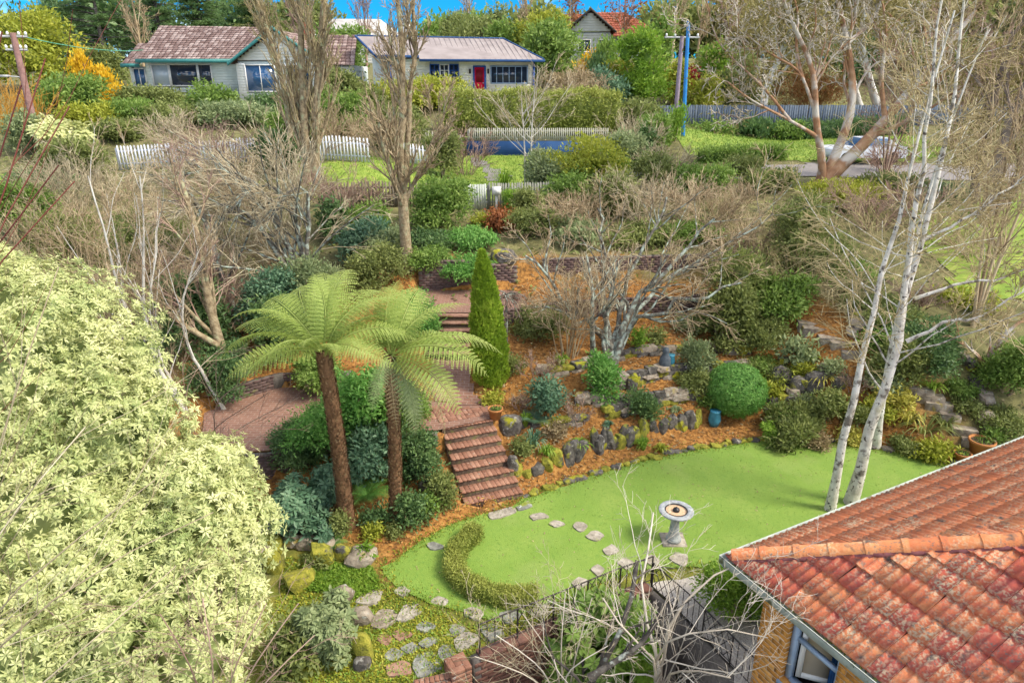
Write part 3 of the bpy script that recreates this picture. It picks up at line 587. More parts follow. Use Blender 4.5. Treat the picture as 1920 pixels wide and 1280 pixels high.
def tree_fern(base, tip, r0, r1, fronds, label):
    root = thing('tree_fern', base, label, 'tree fern', 'tree ferns beside the brick stairs'); tr = MB(); P = spline([base - [0, 0, .15], base * .5 + tip * .5 + [.04, 0, 0], tip], 16)
    tr.tubes(P[None], (np.linspace(r0, r1, 16) * np.concatenate([[1.35, 1.15], np.ones(14)]))[None], 14, .2)
    n = 1500; t = R.random(n) * 15; i = np.minimum(t.astype(int), 14); c = P[i] + (P[i + 1] - P[i]) * (t - i)[:, None]; a = R.random(n) * 6.283
    o = np.c_[np.cos(a), np.sin(a), 0 * a]; rr = np.interp(t, np.arange(16), np.linspace(r0, r1, 16))[:, None]
    leaves(tr, c + o * rr * .96, o * .5 + [0, 0, .9], o, .085, .042, R.random(n) ** 1.4)
    part('trunk', tr, MATS['stipe'], root)
    for az, el, s, k in fronds:
        o = np.array((math.cos(az), math.sin(az), 0)) * r1 * .5
        inst('frond', FR[k % 3] if el > -.5 else FRD[k % 2], root, tip + o, Matrix.Rotation(az, 3, 'Z') @ Matrix.Rotation(-el, 3, 'Y') @ Matrix.Rotation(R.uniform(-.45, .45), 3, 'X'), (s / 2, s / 2 * R.uniform(.9, 1.1), s / 2))
    return root
def low_fern(px, base, wpx, k, label, n=9):
    b = G(px, base); D = b[1] * CT - (b[2] - CAMZ) * ST; W = wpx * D / F * .5; root = thing('low_fern', b, label, 'fern')
    for i in range(n):
        az = i * 6.283 / n + R.uniform(-.2, .2); s = W * R.uniform(.85, 1.15) * 1.15
        inst('frond', FRL[k], root, b + [0, 0, .03], Matrix.Rotation(az, 3, 'Z') @ Matrix.Rotation(-R.uniform(.1, .5), 3, 'Y'), (s / 2, s / 2, s / 2))

# stones
def rock_me(seed, mt):
    import bmesh
    rg = np.random.default_rng(seed); bm = bmesh.new(); bmesh.ops.create_icosphere(bm, subdivisions=2, radius=1); k = [rg.normal(size=3) * 2.2 for _ in range(6)]; ph = rg.random(6) * 6.28
    for v in bm.verts:
        u = np.array(v.co); s = 1 + .12 * sum(math.cos(u @ kk + p_) for kk, p_ in zip(k, ph)) / 1.6; q = np.sign(u) * np.abs(u) ** (.75 if mt != 'rock_tan' or seed < 30 else .4); v.co = Vector(q * s + rg.normal(size=3) * .03)
    me = bpy.data.meshes.new('stone'); bm.to_mesh(me); bm.free(); me.materials.append(MATS[mt]); return me
ROCKB = [rock_me(s_ + 40, 'rock_tan') for s_ in range(4)] + [rock_me(s_ + 50, 'rock_tan') for s_ in range(2)]
for me_, k_ in zip(ROCKB, ('rock', 'rock', 'rock', 'rock_tan', 'rock_tan', 'rock_moss')): me_.materials[0] = MATS[k_]
ROCK = {k: [rock_me(s + 10 * i, k) for s in range(4)] for i, k in enumerate(('rock', 'rock_moss', 'rock_tan', 'slab'))}
def stone_row(label, pts, kinds, hgt, wid, gap=.9, zoff=0., cat='rock wall', name='rock_wall', jit=.05, wmul=1.):
    P = np.array([(a, b, h(a, b)) for a, b in pts]); base = P[0]; root = thing(name, base, label, cat); s = np.concatenate([[0], np.cumsum(np.hypot(*np.diff(P[:, :2], axis=0).T))]); q = .0
    while q < s[-1]:
        wv = wid * R.uniform(.65, 1.35); hv = hgt * R.uniform(.6, 1.2); x, y = np.interp(q, s, P[:, 0]) + R.normal() * jit, np.interp(q, s, P[:, 1]) + R.normal() * jit
        kd = kinds[R.integers(len(kinds))]; dx = np.interp(q + .05, s, P[:, 0]) - np.interp(q - .05, s, P[:, 0]); dy = np.interp(q + .05, s, P[:, 1]) - np.interp(q - .05, s, P[:, 1])
        zb = min(h(x, y - .15), h(x, y + .1)); inst('stone', ROCK[kd][R.integers(4)], root, (x, y, zb + hv * .42 + zoff), (R.normal() * .12, R.normal() * .15, math.atan2(dy, dx) + R.normal() * .2), (wv * .52, wv * .42 * wmul, hv * .56)); q += wv * gap
    return root

def dry_wall(label, pts, courses=2, hgt=.15, wid=.42):              # low dry stone wall of flat blocks laid in courses
    P = np.array([(a, b, h(a, b)) for a, b in pts]); root = thing('rock_wall', P[0], label, 'rock wall'); s = np.concatenate([[0], np.cumsum(np.hypot(*np.diff(P[:, :2], axis=0).T))])
    for c in range(courses):
        q = R.uniform(0, .2)
        while q < s[-1]:
            wv = wid * R.uniform(.6, 1.4); m_ = q + wv / 2; x, y = np.interp(m_, s, P[:, 0]), np.interp(m_, s, P[:, 1]); dx = np.interp(m_ + .05, s, P[:, 0]) - np.interp(m_ - .05, s, P[:, 0]); dy = np.interp(m_ + .05, s, P[:, 1]) - np.interp(m_ - .05, s, P[:, 1])
            zb = h(x + .25 * dy / .1 * .4, y - .16); hv = hgt * R.uniform(.8, 1.25)
            inst('stone', ROCKB[R.integers(6)], root, (x, y - .02 + R.normal() * .02, zb + hgt * (c + .42)), (R.normal() * .05, R.normal() * .05, math.atan2(dy, dx) + R.normal() * .08), (wv * .54, R.uniform(.10, .17), hv * .6)); q += wv * .94
    return root

# bricks
def brick_me(sx, sy, sz, mt, bev=.0035):
    f = MB(); x, y, z = sx / 2, sy / 2, sz / 2; c = bev
    V = np.array([(sxn * (x - (c if k == 1 else 0)), syn * (y - (c if k == 1 else 0)), szn * (z - (0 if k == 1 else c))) for k in (0, 1) for szn in (-1, 1) for sxn, syn in ((-1, -1), (1, -1), (1, 1), (-1, 1))])
    # 0-3 low belt, 4-7 high belt, 8-11 bottom, 12-15 top
    Fq = [(0, 1, 5, 4), (1, 2, 6, 5), (2, 3, 7, 6), (3, 0, 4, 7), (4, 5, 13, 12), (5, 6, 14, 13), (6, 7, 15, 14), (7, 4, 12, 15), (12, 13, 14, 15), (8, 9, 1, 0), (9, 10, 2, 1), (10, 11, 3, 2), (11, 8, 0, 3), (11, 10, 9, 8)]
    return f.add(V, np.array(Fq)).mesh('brick', MATS[mt])
def brick_wall(label, pts, z0, ztop, bm='brick_dark', mm='mortar_dark', name='garden_wall', cat='wall', thick=.11, cap=300, root=None, coping=True, skip=None, mats=None):
    P = np.asarray(pts, float); s = np.concatenate([[0], np.cumsum(np.hypot(*np.diff(P, axis=0).T))]); Lg = s[-1]
    if root is None: root = thing(name, (*P[0], z0), label, cat)
    bl, ch = .23, .083; me = brick_me(bl - .012, thick, ch - .011, bm); co = MB(); n = 0; ns = max(1, int(Lg / .35))
    for i in range(ns):
        a, b = Lg * i / ns, Lg * (i + 1) / ns; pa = [np.interp(a, s, P[:, c]) for c in (0, 1)]; pb = [np.interp(b, s, P[:, c]) for c in (0, 1)]
        d = np.array(pb) - pa; l_ = np.hypot(*d); M = np.eye(4); M[:2, 0] = d / l_; M[:2, 1] = (-d[1] / l_, d[0] / l_); M[:2, 3] = pa
        if skip and skip((a + b) / 2, None): continue
        co.box((0, -thick * .42, z0 - .2), (l_, thick * .42, max(z0, ztop((a + b) / 2) - .01)), M)
    part('mortar', co, MATS[mm], root); extra = MB()
    for r in range(60):
        z = z0 + ch * (r + .5); any_ = False
        for k in range(-1, int(Lg / bl) + 2):
            q = (k + .5 * (r % 2) + .5) * bl
            if q < bl * .3 or q > Lg - bl * .3 or z > ztop(q) + .01 or (skip and skip(q, z)): continue
            any_ = True; x, y = np.interp(q, s, P[:, 0]), np.interp(q, s, P[:, 1]); a = math.atan2(np.interp(q + .1, s, P[:, 1]) - np.interp(q - .1, s, P[:, 1]), np.interp(q + .1, s, P[:, 0]) - np.interp(q - .1, s, P[:, 0]))
            top = z + ch > ztop(q) + .01
            if n < cap: inst('brick', me, root, (x, y, z), (R.normal() * .004, R.normal() * .004, a), (1, 1.12 if top and coping else 1, 1)); n += 1
            else:
                M = np.eye(4); M[:2, 0] = (math.cos(a), math.sin(a)); M[:2, 1] = (-math.sin(a), math.cos(a)); M[:3, 3] = (x, y, z); extra.box((-.109, -thick / 2, -.036), (.109, thick / 2, .036), M)
        if not any_ and r > 2: break
    if extra.n: part('brick_mass', extra, MATS[bm], root, kind='stuff')
    return root

# ------------------------------------------------------------------ the brick house at the right
D1 = np.array((.8894, .4572)); D2 = np.array((.4572, -.8894)); E0 = np.array((2.91, 7.81)) + .13 * (D1 + D2); EZ = 2.6; PIT_T = .44      # eave corner, the two eave directions, roof pitch
W0 = E0 + .32 * (D1 + D2)
house = thing('brick_house', (*E0, 0.0), 'orange brick house with a lichen stained terracotta tile roof at the right edge', 'house')
def onroof(face, a, b, up=0.0):                                  # a along the eave, b up the slope (plan), up = normal offset
    e, q = (D2, D1) if face == 0 else (D1, D2); p = E0 + e * a + q * b; nv = np.array((*(-q * PIT_T), 1)); nv /= np.linalg.norm(nv)
    return np.array((*p, EZ + b * PIT_T)) + nv * up
RS = 6.2
sl = MB()
sl.add([onroof(0, 0, 0), onroof(0, 7.5, 0), onroof(0, 7.5, RS), onroof(0, RS, RS), onroof(1, 9.5, 0), onroof(1, 9.5, RS)], [(0, 1, 2, 3), (0, 3, 5, 4)])
roof = part('roof', sl, MATS['roof_slab'], house)
TWD, TEX = .235, .34; cosp = 1 / math.sqrt(1 + PIT_T ** 2)
def tile_geo():
    f = MB(); xf = np.linspace(0, 1, 11); zr = .024 * (np.cos(2 * np.pi * (xf * 2 - .12)) * .5 + .5) ** 2.6; x = (xf - .5) * (TWD - .006); k = 11
    Ld = TEX + .05
    V = np.concatenate([np.c_[x, np.zeros(k), zr + .05], np.c_[x, np.full(k, Ld), zr + .002], np.c_[x, np.zeros(k), zr * .6 - .004]])
    i = np.arange(k - 1); f.add(V, np.concatenate([np.c_[i, i + 1, i + k + 1, i + k], np.c_[i + 2 * k, i + 1 + 2 * k, i + 1, i]]))
    f.add([V[0], V[k], V[2 * k], V[k - 1], V[2 * k - 1], V[3 * k - 1]], [(2, 0, 1), (5, 4, 3)]); return f
TG = tile_geo(); TME = [TG.mesh('tile', MATS[q_], smooth=False) for q_ in ('tile', 'tile_bright')]
def proj(p):
    x, y, z = p[0], p[1], p[2] - CAMZ; w_ = y * CT - z * ST
    return (960 + F * x / w_, 640 - F * (y * ST + z * CT) / w_, w_) if w_ > .2 else (1e6, 1e6, 1)
cands = []
for face in (0, 1):
    e, q = (D2, D1) if face == 0 else (D1, D2); xa = np.array((*e, 0)); ya = np.array((*(q * cosp), PIT_T * cosp)); za = np.cross(xa, ya)
    if za[2] < 0: xa, za = -xa, -za
    M = np.stack([xa, ya, za], 1)
    for r in range(18):
        b = -.06 + r * TEX * cosp
        for c in range(-1, 42):
            a = TWD * (c + .5) + (.05 if face else .0)
            if a + TWD * .5 < b: continue
            p = onroof(face, a, b, .012); pp = proj(onroof(face, a, b + .15)); 
            if pp[0] > 2700 or pp[1] > 2000 or pp[0] < 1250 or a > (7.4 if face == 0 else 9.4) or b > RS - .2: continue
            cross = a - TWD * .5 < b + TEX * cosp + .06
            cands.append((pp[2], face, p, M, cross))
cands.sort(key=lambda c: c[0]); nt_ = 0; rests = [MB(), MB()]
HN = np.array((*(D1 - D2), 0)); HN /= np.linalg.norm(HN)          # normal of the vertical plane through the hip
import bmesh
for dpt, face, p, M, cross in cands:
    rest = rests[face]
    jr = Matrix.Rotation(R.normal() * .012, 3, 'Z') @ Matrix.Rotation(R.normal() * .008, 3, 'X')
    if cross or nt_ >= 300:
        V = np.concatenate(TG.V); V = V @ np.array(M @ np.array(jr)).T + p
        if cross:
            bm_ = bmesh.new(); vs = [bm_.verts.new(v) for v in V]
            o = 0
            for f_ in TG.F:
                for q_ in f_:
                    try: bm_.faces.new([vs[int(i)] for i in q_])
                    except ValueError: pass
            side = 1 if face == 0 else -1
            bmesh.ops.bisect_plane(bm_, geom=bm_.verts[:] + bm_.edges[:] + bm_.faces[:], plane_co=(*E0, 0), plane_no=tuple(HN * side), clear_outer=True)
            if len(bm_.faces) and nt_ < 300:
                bmesh.ops.transform(bm_, matrix=Matrix.Translation(Vector(-p)), verts=bm_.verts); me = bpy.data.meshes.new('tile'); bm_.to_mesh(me); me.materials.append(MATS[('tile', 'tile_bright')[face]]); inst('tile', me, roof, p); nt_ += 1
            elif len(bm_.faces):
                bm_.verts.index_update(); rest.add([tuple(v.co) for v in bm_.verts], [tuple(v.index for v in f_.verts) for f_ in bm_.faces])
            bm_.free()
        else:
            for f_ in TG.F: pass
            rest.add(V, TG.F[0]); 
    else:
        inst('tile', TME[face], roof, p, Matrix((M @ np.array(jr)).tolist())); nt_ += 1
for rest, q_ in zip(rests, ('tile', 'tile_bright')):
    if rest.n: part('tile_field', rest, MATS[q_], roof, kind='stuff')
hd = np.array((*(D1 + D2) * .7071, PIT_T * .7071)); hd /= np.linalg.norm(hd); hx = np.cross(hd, (0, 0, 1)); hx /= np.linalg.norm(hx); hz = np.cross(hx, hd)
cap = MB(); a_ = np.linspace(-.1, math.pi + .1, 9)
for s0, s1, g in ((0, .43, 1.0), (.37, .45, 1.14)):
    V = np.concatenate([np.c_[np.cos(a_) * .100 * g, np.full(9, s), np.sin(a_) * .088 * g] for s in (s0, s1)]); i = np.arange(8); cap.add(V, np.c_[i, i + 1, i + 10, i + 9])
    V2 = np.concatenate([np.c_[np.cos(a_) * .085 * g, np.full(9, s0), np.sin(a_) * .070 * g], V[:9]]); cap.add(V2, np.c_[i, i + 9, i + 10, i + 1])
    V3 = np.concatenate([np.c_[np.cos(a_) * .085 * g, np.full(9, s1), np.sin(a_) * .070 * g], V[9:]]); cap.add(V3, np.c_[i + 1, i + 10, i + 9, i])
CME = cap.mesh('hip_tile', MATS['tile_bright'])
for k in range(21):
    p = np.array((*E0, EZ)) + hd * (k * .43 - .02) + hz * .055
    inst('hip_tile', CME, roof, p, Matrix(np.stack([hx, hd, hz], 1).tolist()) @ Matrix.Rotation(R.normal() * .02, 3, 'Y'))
mo = MB()                                                        # mortar bedding under the hip tiles
for s in (-1, 1):
    kk = np.arange(170)[:, None] * .052; mo.tubes((np.array((*E0, EZ)) + hd * kk + hx * s * (.085 + R.normal(size=(170, 1)) * .010) + hz * (.016 + R.normal(size=(170, 1)) * .008))[None], (.022 + R.random(170) * .022)[None], 6)
part('hip_mortar', mo, MATS['hip_mortar'], house)
gt = MB()
for e, q, lg in ((D2, D1, 7.5), (D1, D2, 9.5)):
    M = np.eye(4); M[:2, 0] = e; M[:2, 1] = q; M[:2, 3] = E0
    prof = [(-.145, 2.60), (-.145, 2.50), (-.03, 2.47), (-.03, 2.60), (-.045, 2.60), (-.045, 2.485), (-.13, 2.51), (-.13, 2.61), (-.15, 2.615)]
    k = len(prof); V = np.array([(x, y_, z_) for x, sgn in ((-.145, 0), (lg, 0)) for y_, z_ in prof]); V = np.c_[V, np.ones(len(V))] @ M.T; j = np.arange(k - 1)
    gt.add(V[:, :3], np.c_[j, j + 1, j + 1 + k, j + k])
    gt.box((-.02, -.028, 2.40), (lg, -.004, 2.60), M)
    gt.box((0, 0, 2.40), (lg, .46, 2.415), M)
part('gutter', gt, MATS['gutter'], house)
lit = MB()                                                       # leaves and moss lying in the gutter
for e, q, lg in ((D2, D1, 4.5), (D1, D2, 6)):
    n = 320; a = R.uniform(0, lg, n); pos = np.c_[E0 + e * a[:, None] - q * (.045 + R.random(n) * .075)[:, None], 2.56 + R.random(n) * .045]
    leaves(lit, pos, np.c_[R.normal(size=(n, 2)), R.normal(size=n) * .2], np.c_[R.normal(size=(n, 2)) * .4, np.ones(n)], .05, .03, R.random(n) * .5)
part('gutter_litter', lit, MATS['olive'], house, kind='stuff')
# walls: bricks of the front (west) wall around the window, a plain core behind them
WZ0 = -2.0; wl = MB(); Mw = np.eye(4); Mw[:2, 0] = D2; Mw[:2, 1] = D1; Mw[:2, 3] = W0
for x0, z0, x1, z1 in ((.0, WZ0, .47, 2.40), (1.23, WZ0, 6, 2.40), (.47, WZ0, 1.23, .98)): wl.box((x0 + .012, .112, z0), (x1, .25, z1), Mw)
Mn = np.eye(4); Mn[:2, 0] = D1; Mn[:2, 1] = D2; Mn[:2, 3] = W0
wl.box((.11, .008, WZ0), (9, .2, 2.4), Mn)
wall = part('wall', wl, MATS['mortar_orange'], house)
ms_ = MB(); ms_.box((.0, .006, WZ0), (.47 - .006, .112, 2.4), Mw); ms_.box((1.236, .006, WZ0), (6, .112, 2.4), Mw); ms_.box((.47 - .006, .006, WZ0), (1.236, .112, .98), Mw); part('mortar', ms_, MATS['mortar_orange'], house)
BW = {wd: brick_me(wd - .010, .11, .075, 'brick_orange', .004) for wd in (.23, .115, .12, .235)}
nb = 0
for r in range(52):
    z = 2.36 - r * .0855
    for seg0, seg1 in ((0, .47), (1.23, 3.3)) if z > 1.0 else ((0, 3.3),):
        x = seg0; odd = r % 2; first = True
        while x < seg1 - .05:
            wd = .235 if seg1 < 1 else .23
            if first and odd: wd /= 2
            first = False; wd = min(wd, seg1 - x)
            if wd < .05: break
            pc = np.array((*(W0 + D2 * (x + wd / 2) + D1 * .055), z)); pp = proj(pc)
            if 1300 < pp[0] < 1990 and pp[1] < 1380 and nb < 290:
                inst('brick', BW[.23], wall, pc, (0, 0, math.atan2(D2[1], D2[0])), ((wd - .010) / .22, 1, 1)); nb += 1
            x += wd
win = MB()
def wb(mb, s0, z0, s1, z1, d0, d1): mb.box((s0, d0, z0), (s1, d1, z1), Mw)
wb(win, .472, .99, .56, 2.4, .085, .155); wb(win, 1.17, .99, 1.228, 2.4, .085, .155); wb(win, .56, .99, 1.17, 1.075, .07, .16); wb(win, .56, 1.73, 1.17, 1.785, .088, .15); wb(win, .44, .93, 1.26, .988, -.03, .15)
wf = part('window', win, MATS['frame_blue'], house)
sash = MB(); Ms = Mw.copy(); ca, sa = math.cos(.75), math.sin(.75); pv = W0 + D2 * .57 + D1 * .17; ax_ = D2 * ca + D1 * sa; ay_ = -D2 * sa + D1 * ca
Ms[:2, 0] = ax_; Ms[:2, 1] = ay_; Ms[:2, 3] = pv
for b in ((0, -.02, 1.09, .07, .02, 2.35), (.50, -.02, 1.09, .57, .02, 2.35), (.07, -.02, 1.09, .50, .02, 1.17), (.07, -.02, 2.27, .50, .02, 2.35)): sash.box(b[:3], b[3:], Ms)
sm_ = part('sash', sash, MATS['white_paint'], wf)
gl = MB(); gl.box((.07, -.003, 1.17), (.50, .003, 2.27), Ms); part('pane', gl, MATS['glass_beige'], wf)  # gravel beige reflected in the glass is put into the pane colour
cu = MB(); zz_ = np.array([1.0, 2.4]); k = 26; xs_ = np.linspace(.98, 1.22, k); ys_ = .26 + .03 * np.sin(np.arange(k) * 1.5)
V = np.array([(a, b, z) for z in zz_ for a, b in zip(xs_, ys_)]); V = np.c_[V, np.ones(len(V))] @ Mw.T; j = np.arange(k - 1); cu.add(V[:, :3], np.c_[j, j + 1, j + 1 + k, j + k]); part('curtain', cu, MATS['curtain'], house)
rm = MB(); rm.box((.3, .26, .9), (3, 1.6, 2.39), Mw); F_ = rm.F[0]; rm.F[0] = np.array([f[::-1] for f in F_ if tuple(f) != (0, 1, 5, 4)]); rm.Rn[0] = np.full(5, .5); part('room', rm, MATS['dark_room'], house)

# ------------------------------------------------------------------ brick stairs, landing, terraces, walls
ux, uy = np.array((.935, .353)), np.array((-.353, .935)); SO = np.array((-1.02, 12.65)); RI, TR = 1.1 / 8, .252
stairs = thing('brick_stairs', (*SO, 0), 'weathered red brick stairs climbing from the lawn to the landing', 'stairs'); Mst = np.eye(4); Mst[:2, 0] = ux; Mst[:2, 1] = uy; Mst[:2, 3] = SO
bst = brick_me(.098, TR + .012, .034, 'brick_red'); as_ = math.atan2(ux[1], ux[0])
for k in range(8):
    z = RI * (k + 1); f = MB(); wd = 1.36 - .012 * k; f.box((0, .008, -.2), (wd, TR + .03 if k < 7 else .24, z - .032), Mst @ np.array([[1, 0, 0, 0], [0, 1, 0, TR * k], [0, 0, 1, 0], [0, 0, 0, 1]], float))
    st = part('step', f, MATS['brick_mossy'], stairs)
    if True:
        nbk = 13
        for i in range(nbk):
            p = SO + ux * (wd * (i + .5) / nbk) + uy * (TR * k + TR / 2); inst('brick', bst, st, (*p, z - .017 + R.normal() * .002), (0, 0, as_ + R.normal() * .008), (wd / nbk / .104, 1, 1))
LD = [SO + uy * TR * 7.96, SO + ux * 1.28 + uy * TR * 7.96, (-.36, 15.35), (-1.95, 15.6), (-2.3, 14.9)]
lnd = thing('brick_landing', (*LD[0], 1.1), 'small red brick landing in basket pattern above the stairs', 'landing'); f = MB(); f.prism(LD, .8, 1.112); part('mortar', f, MATS['mortar'], lnd)
bl_ = brick_me(.222, .104, .05, 'brick_red')
LDa = np.array([list(map(float, p)) for p in LD])
for i in range(-8, 10):
    for j in range(-1, 8):
        c = SO + ux * (i * .23 + .115) + uy * (TR * 8 + .13 + j * .23)
        for t in (-1, 1):
            o, an = ((uy * .0575 * t, as_) if (i + j) % 2 else (ux * .0575 * t, as_ + math.pi / 2)); p = c + o
            if sdf(LDa, np.array([p[0]]), np.array([p[1]]))[0] < -.06: inst('brick', bl_, lnd, (*p, 1.118 + R.normal() * .002), (0, 0, an + R.normal() * .01))
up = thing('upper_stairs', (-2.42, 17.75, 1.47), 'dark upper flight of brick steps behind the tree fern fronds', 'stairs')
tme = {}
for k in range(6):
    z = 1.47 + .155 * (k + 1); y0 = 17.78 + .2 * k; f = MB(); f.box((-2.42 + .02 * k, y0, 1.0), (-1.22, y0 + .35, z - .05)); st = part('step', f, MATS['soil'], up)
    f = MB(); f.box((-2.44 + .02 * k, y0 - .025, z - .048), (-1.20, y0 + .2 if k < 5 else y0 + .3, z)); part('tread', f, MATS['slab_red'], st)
brick_wall('curved dark brick wall with small niches behind the upper terrace', [(-3.0, 21.2), (-2.2, 21.32), (-1.4, 21.36), (-.6, 21.42), (.15, 21.6)], 2.4,
           lambda q: 2.4 + .95 * (1 - .06 * max(0, q - 1.1) ** 2) if q > .25 else 3.22, 'brick_dark', cap=180, skip=lambda q, z: z is not None and ((.72 < q < 1.02 and 2.95 < z < 3.2) or (1.12 < q < 1.42 and 2.98 < z < 3.14) or (.3 < q < .42 and 2.8 < z < 3.15)))
brick_wall('low brick retaining wall holding the mulch bed beyond the cypress', [(-.95, 18.98), (-.3, 19.1), (1.6, 19.95), (3.1, 20.28), (5.5, 20.4), (6.4, 20.98)], 1.72, lambda q: 2.47, 'brick_dark', cap=280)
brick_wall('long dark brick wall at the back of the bare lichen tree', [(1, 21.9), (3.2, 22.2), (6.2, 22.5), (7.6, 22.7)], 2.55, lambda q: 3.32, 'brick_dark', cap=260)
brick_wall('curved brick wall along the back of the left patio', [(-7.4, 15.5), (-6.9, 16.0), (-6.2, 16.65), (-5.2, 16.75), (-4.3, 16.75)], 1.1, lambda q: 1.52, 'brick_dark', cap=120)
brick_wall('shadowy brick wall under the front edge of the left patio', [(-7.0, 13.75), (-6.2, 13.15), (-5.4, 13.2), (-3.6, 14.12), (-1.75, 14.15)], .25, lambda q: 1.1, 'brick_dark', cap=260)
# sunken area beside the lawn: brick wall, pier, railings
RA, RB, RC = np.array((-.62, 8.42)), np.array((1.85, 9.78)), np.array((2.55, 10.12))
brick_wall('brick retaining wall with brick coping below the iron railing', [RA - (.02, .01), RB, RC], -1.5, lambda q: .12, 'brick_redwall', 'mortar_dark', cap=300, thick=.2)
pier = thing('brick_pier', (-.93, 8.22, -1.0), 'square brick pier with brick cap at the end of the railing wall', 'pier'); f = MB(); ar_ = math.atan2(*(RB - RA)[::-1]); Mp = np.eye(4); Mp[:2, 0] = (math.cos(ar_), math.sin(ar_)); Mp[:2, 1] = (-math.sin(ar_), math.cos(ar_)); Mp[:2, 3] = (-.86, 8.27)
f.box((-.16, -.16, -1.4), (.16, .16, .118), Mp); part('core', f, MATS['mortar_dark'], pier); bp = brick_me(.222, .108, .07, 'brick_red'); inst('brick', brick_me(.112, .112, .07, 'brick_red'), pier, (Mp[0, 3], Mp[1, 3], .150), (0, 0, ar_))
for a, b, t in ((-.057, -.114, 0), (.114, -.057, 1), (.057, .114, 0), (-.114, .057, 1)):
    p = Mp[:3, :3] @ np.array((a, b, 0)) + Mp[:3, 3]; inst('brick', bp, pier, (p[0], p[1], .152), (0, 0, ar_ + t * math.pi / 2))
for r in range(9):
    for a, b, t in ((-.057, -.114, 0), (.114, -.057, 1), (.057, .114, 0), (-.114, .057, 1)):
        p = Mp[:3, :3] @ np.array((a, b, 0)) + Mp[:3, 3]; inst('brick', bp, pier, (p[0], p[1], .067 - r * .083), (0, 0, ar_ + t * math.pi / 2))
def railing(label, pts, zs, panels):
    root = thing('iron_railing', (*pts[0], zs[0]), label, 'railing', 'iron railings round the sunken area'); P = np.array([(*p, z) for p, z in zip(pts, zs)]); s = np.concatenate([[0], np.cumsum(np.linalg.norm(np.diff(P, axis=0), axis=1))])
    q = lambda t, z: np.array([np.interp(t, s, P[:, c]) for c in range(3)]) + (0, 0, z)
    f = MB()
    for z in (.62, .10):
        for i in range(len(P) - 1): f.bar(P[i] + (0, 0, z), P[i + 1] + (0, 0, z), .016 if z > .5 else .010)
    part('rail', f, MATS['iron'], root); n = int(s[-1] / .62)
    for i in range(n + 1):
        f = MB(); f.bar(q(s[-1] * i / n, 0), q(s[-1] * i / n, .63), .016); part('post', f, MATS['iron'], root)
    for i in range(n):
        a, b = s[-1] * i / n, s[-1] * (i + 1) / n; g = MB()
        if (i + panels) % 2:
            for t in (.2, .4, .6, .8): part('baluster', MB().bar(q(a + (b - a) * t, .1), q(a + (b - a) * t, .62), .008), MATS['iron'], root)
        else:
            for x0, z0, x1, z1 in ((0, .1, .5, .62), (0, .36, .25, .62), (.25, .1, .75, .62), (.5, .1, 1, .62), (.75, .1, 1, .36), (0, .62, .5, .1), (0, .36, .25, .1), (.25, .62, .75, .1), (.5, .62, 1, .1), (.75, .62, 1, .36)): g.bar(q(a + (b - a) * x0, z0), q(a + (b - a) * x1, z1), .007)
            part('lattice', g, MATS['iron'], root)
railing('black iron railing above the brick retaining wall at the lawn edge', [RA + (.1, .055), RB, RC], [.14, .14, .14], 1)
railing('black iron railing dropping beside the gravel toward the house', [RC + (.02, -.02), (3.0, 9.35), (3.46, 8.45), (3.78, 7.8)], [.0, .0, -.02, -.05], 0)
f = MB()
for a, b in (((2.55, 10.1), (3.0, 9.35)), ((3.0, 9.35), (3.8, 7.75))):
    d = np.array(b) - a; l_ = np.hypot(*d); M = np.eye(4); M[:2, 0] = d / l_; M[:2, 1] = (-d[1] / l_, d[0] / l_); M[:2, 3] = a; f.box((0, -.08, -2), (l_, .08, -.02), M)
solo('concrete_wall', f, MATS['mortar_dark'], (2.55, 10.1, 0), 'dark retaining wall under the railing next to the gravel', 'wall')
bl2 = thing('brick_step', (-.95, 7.95, -.05), 'red brick step at the bottom edge left of the brick pier', 'step'); f = MB(); pB = [atZ(*p, -.02)[:2] for p in ((775, 1275), (850, 1258), (862, 1300), (785, 1320))]; f.prism(pB, -.3, -.02); part('mortar', f, MATS['mortar'], bl2); bst2 = brick_me(.068, .115, .05, 'brick_red')
for i in range(8):
    for j in range(3):
        a, b = (i + .5) / 8, (j + .5) / 3; p = (np.array(pB[0]) * (1 - a) + np.array(pB[1]) * a) * (1 - b) + (np.array(pB[3]) * (1 - a) + np.array(pB[2]) * a) * b; dd = np.array(pB[1]) - pB[0]; inst('brick', bst2, bl2, (*p, -.012), (0, 0, math.atan2(dd[1], dd[0])))

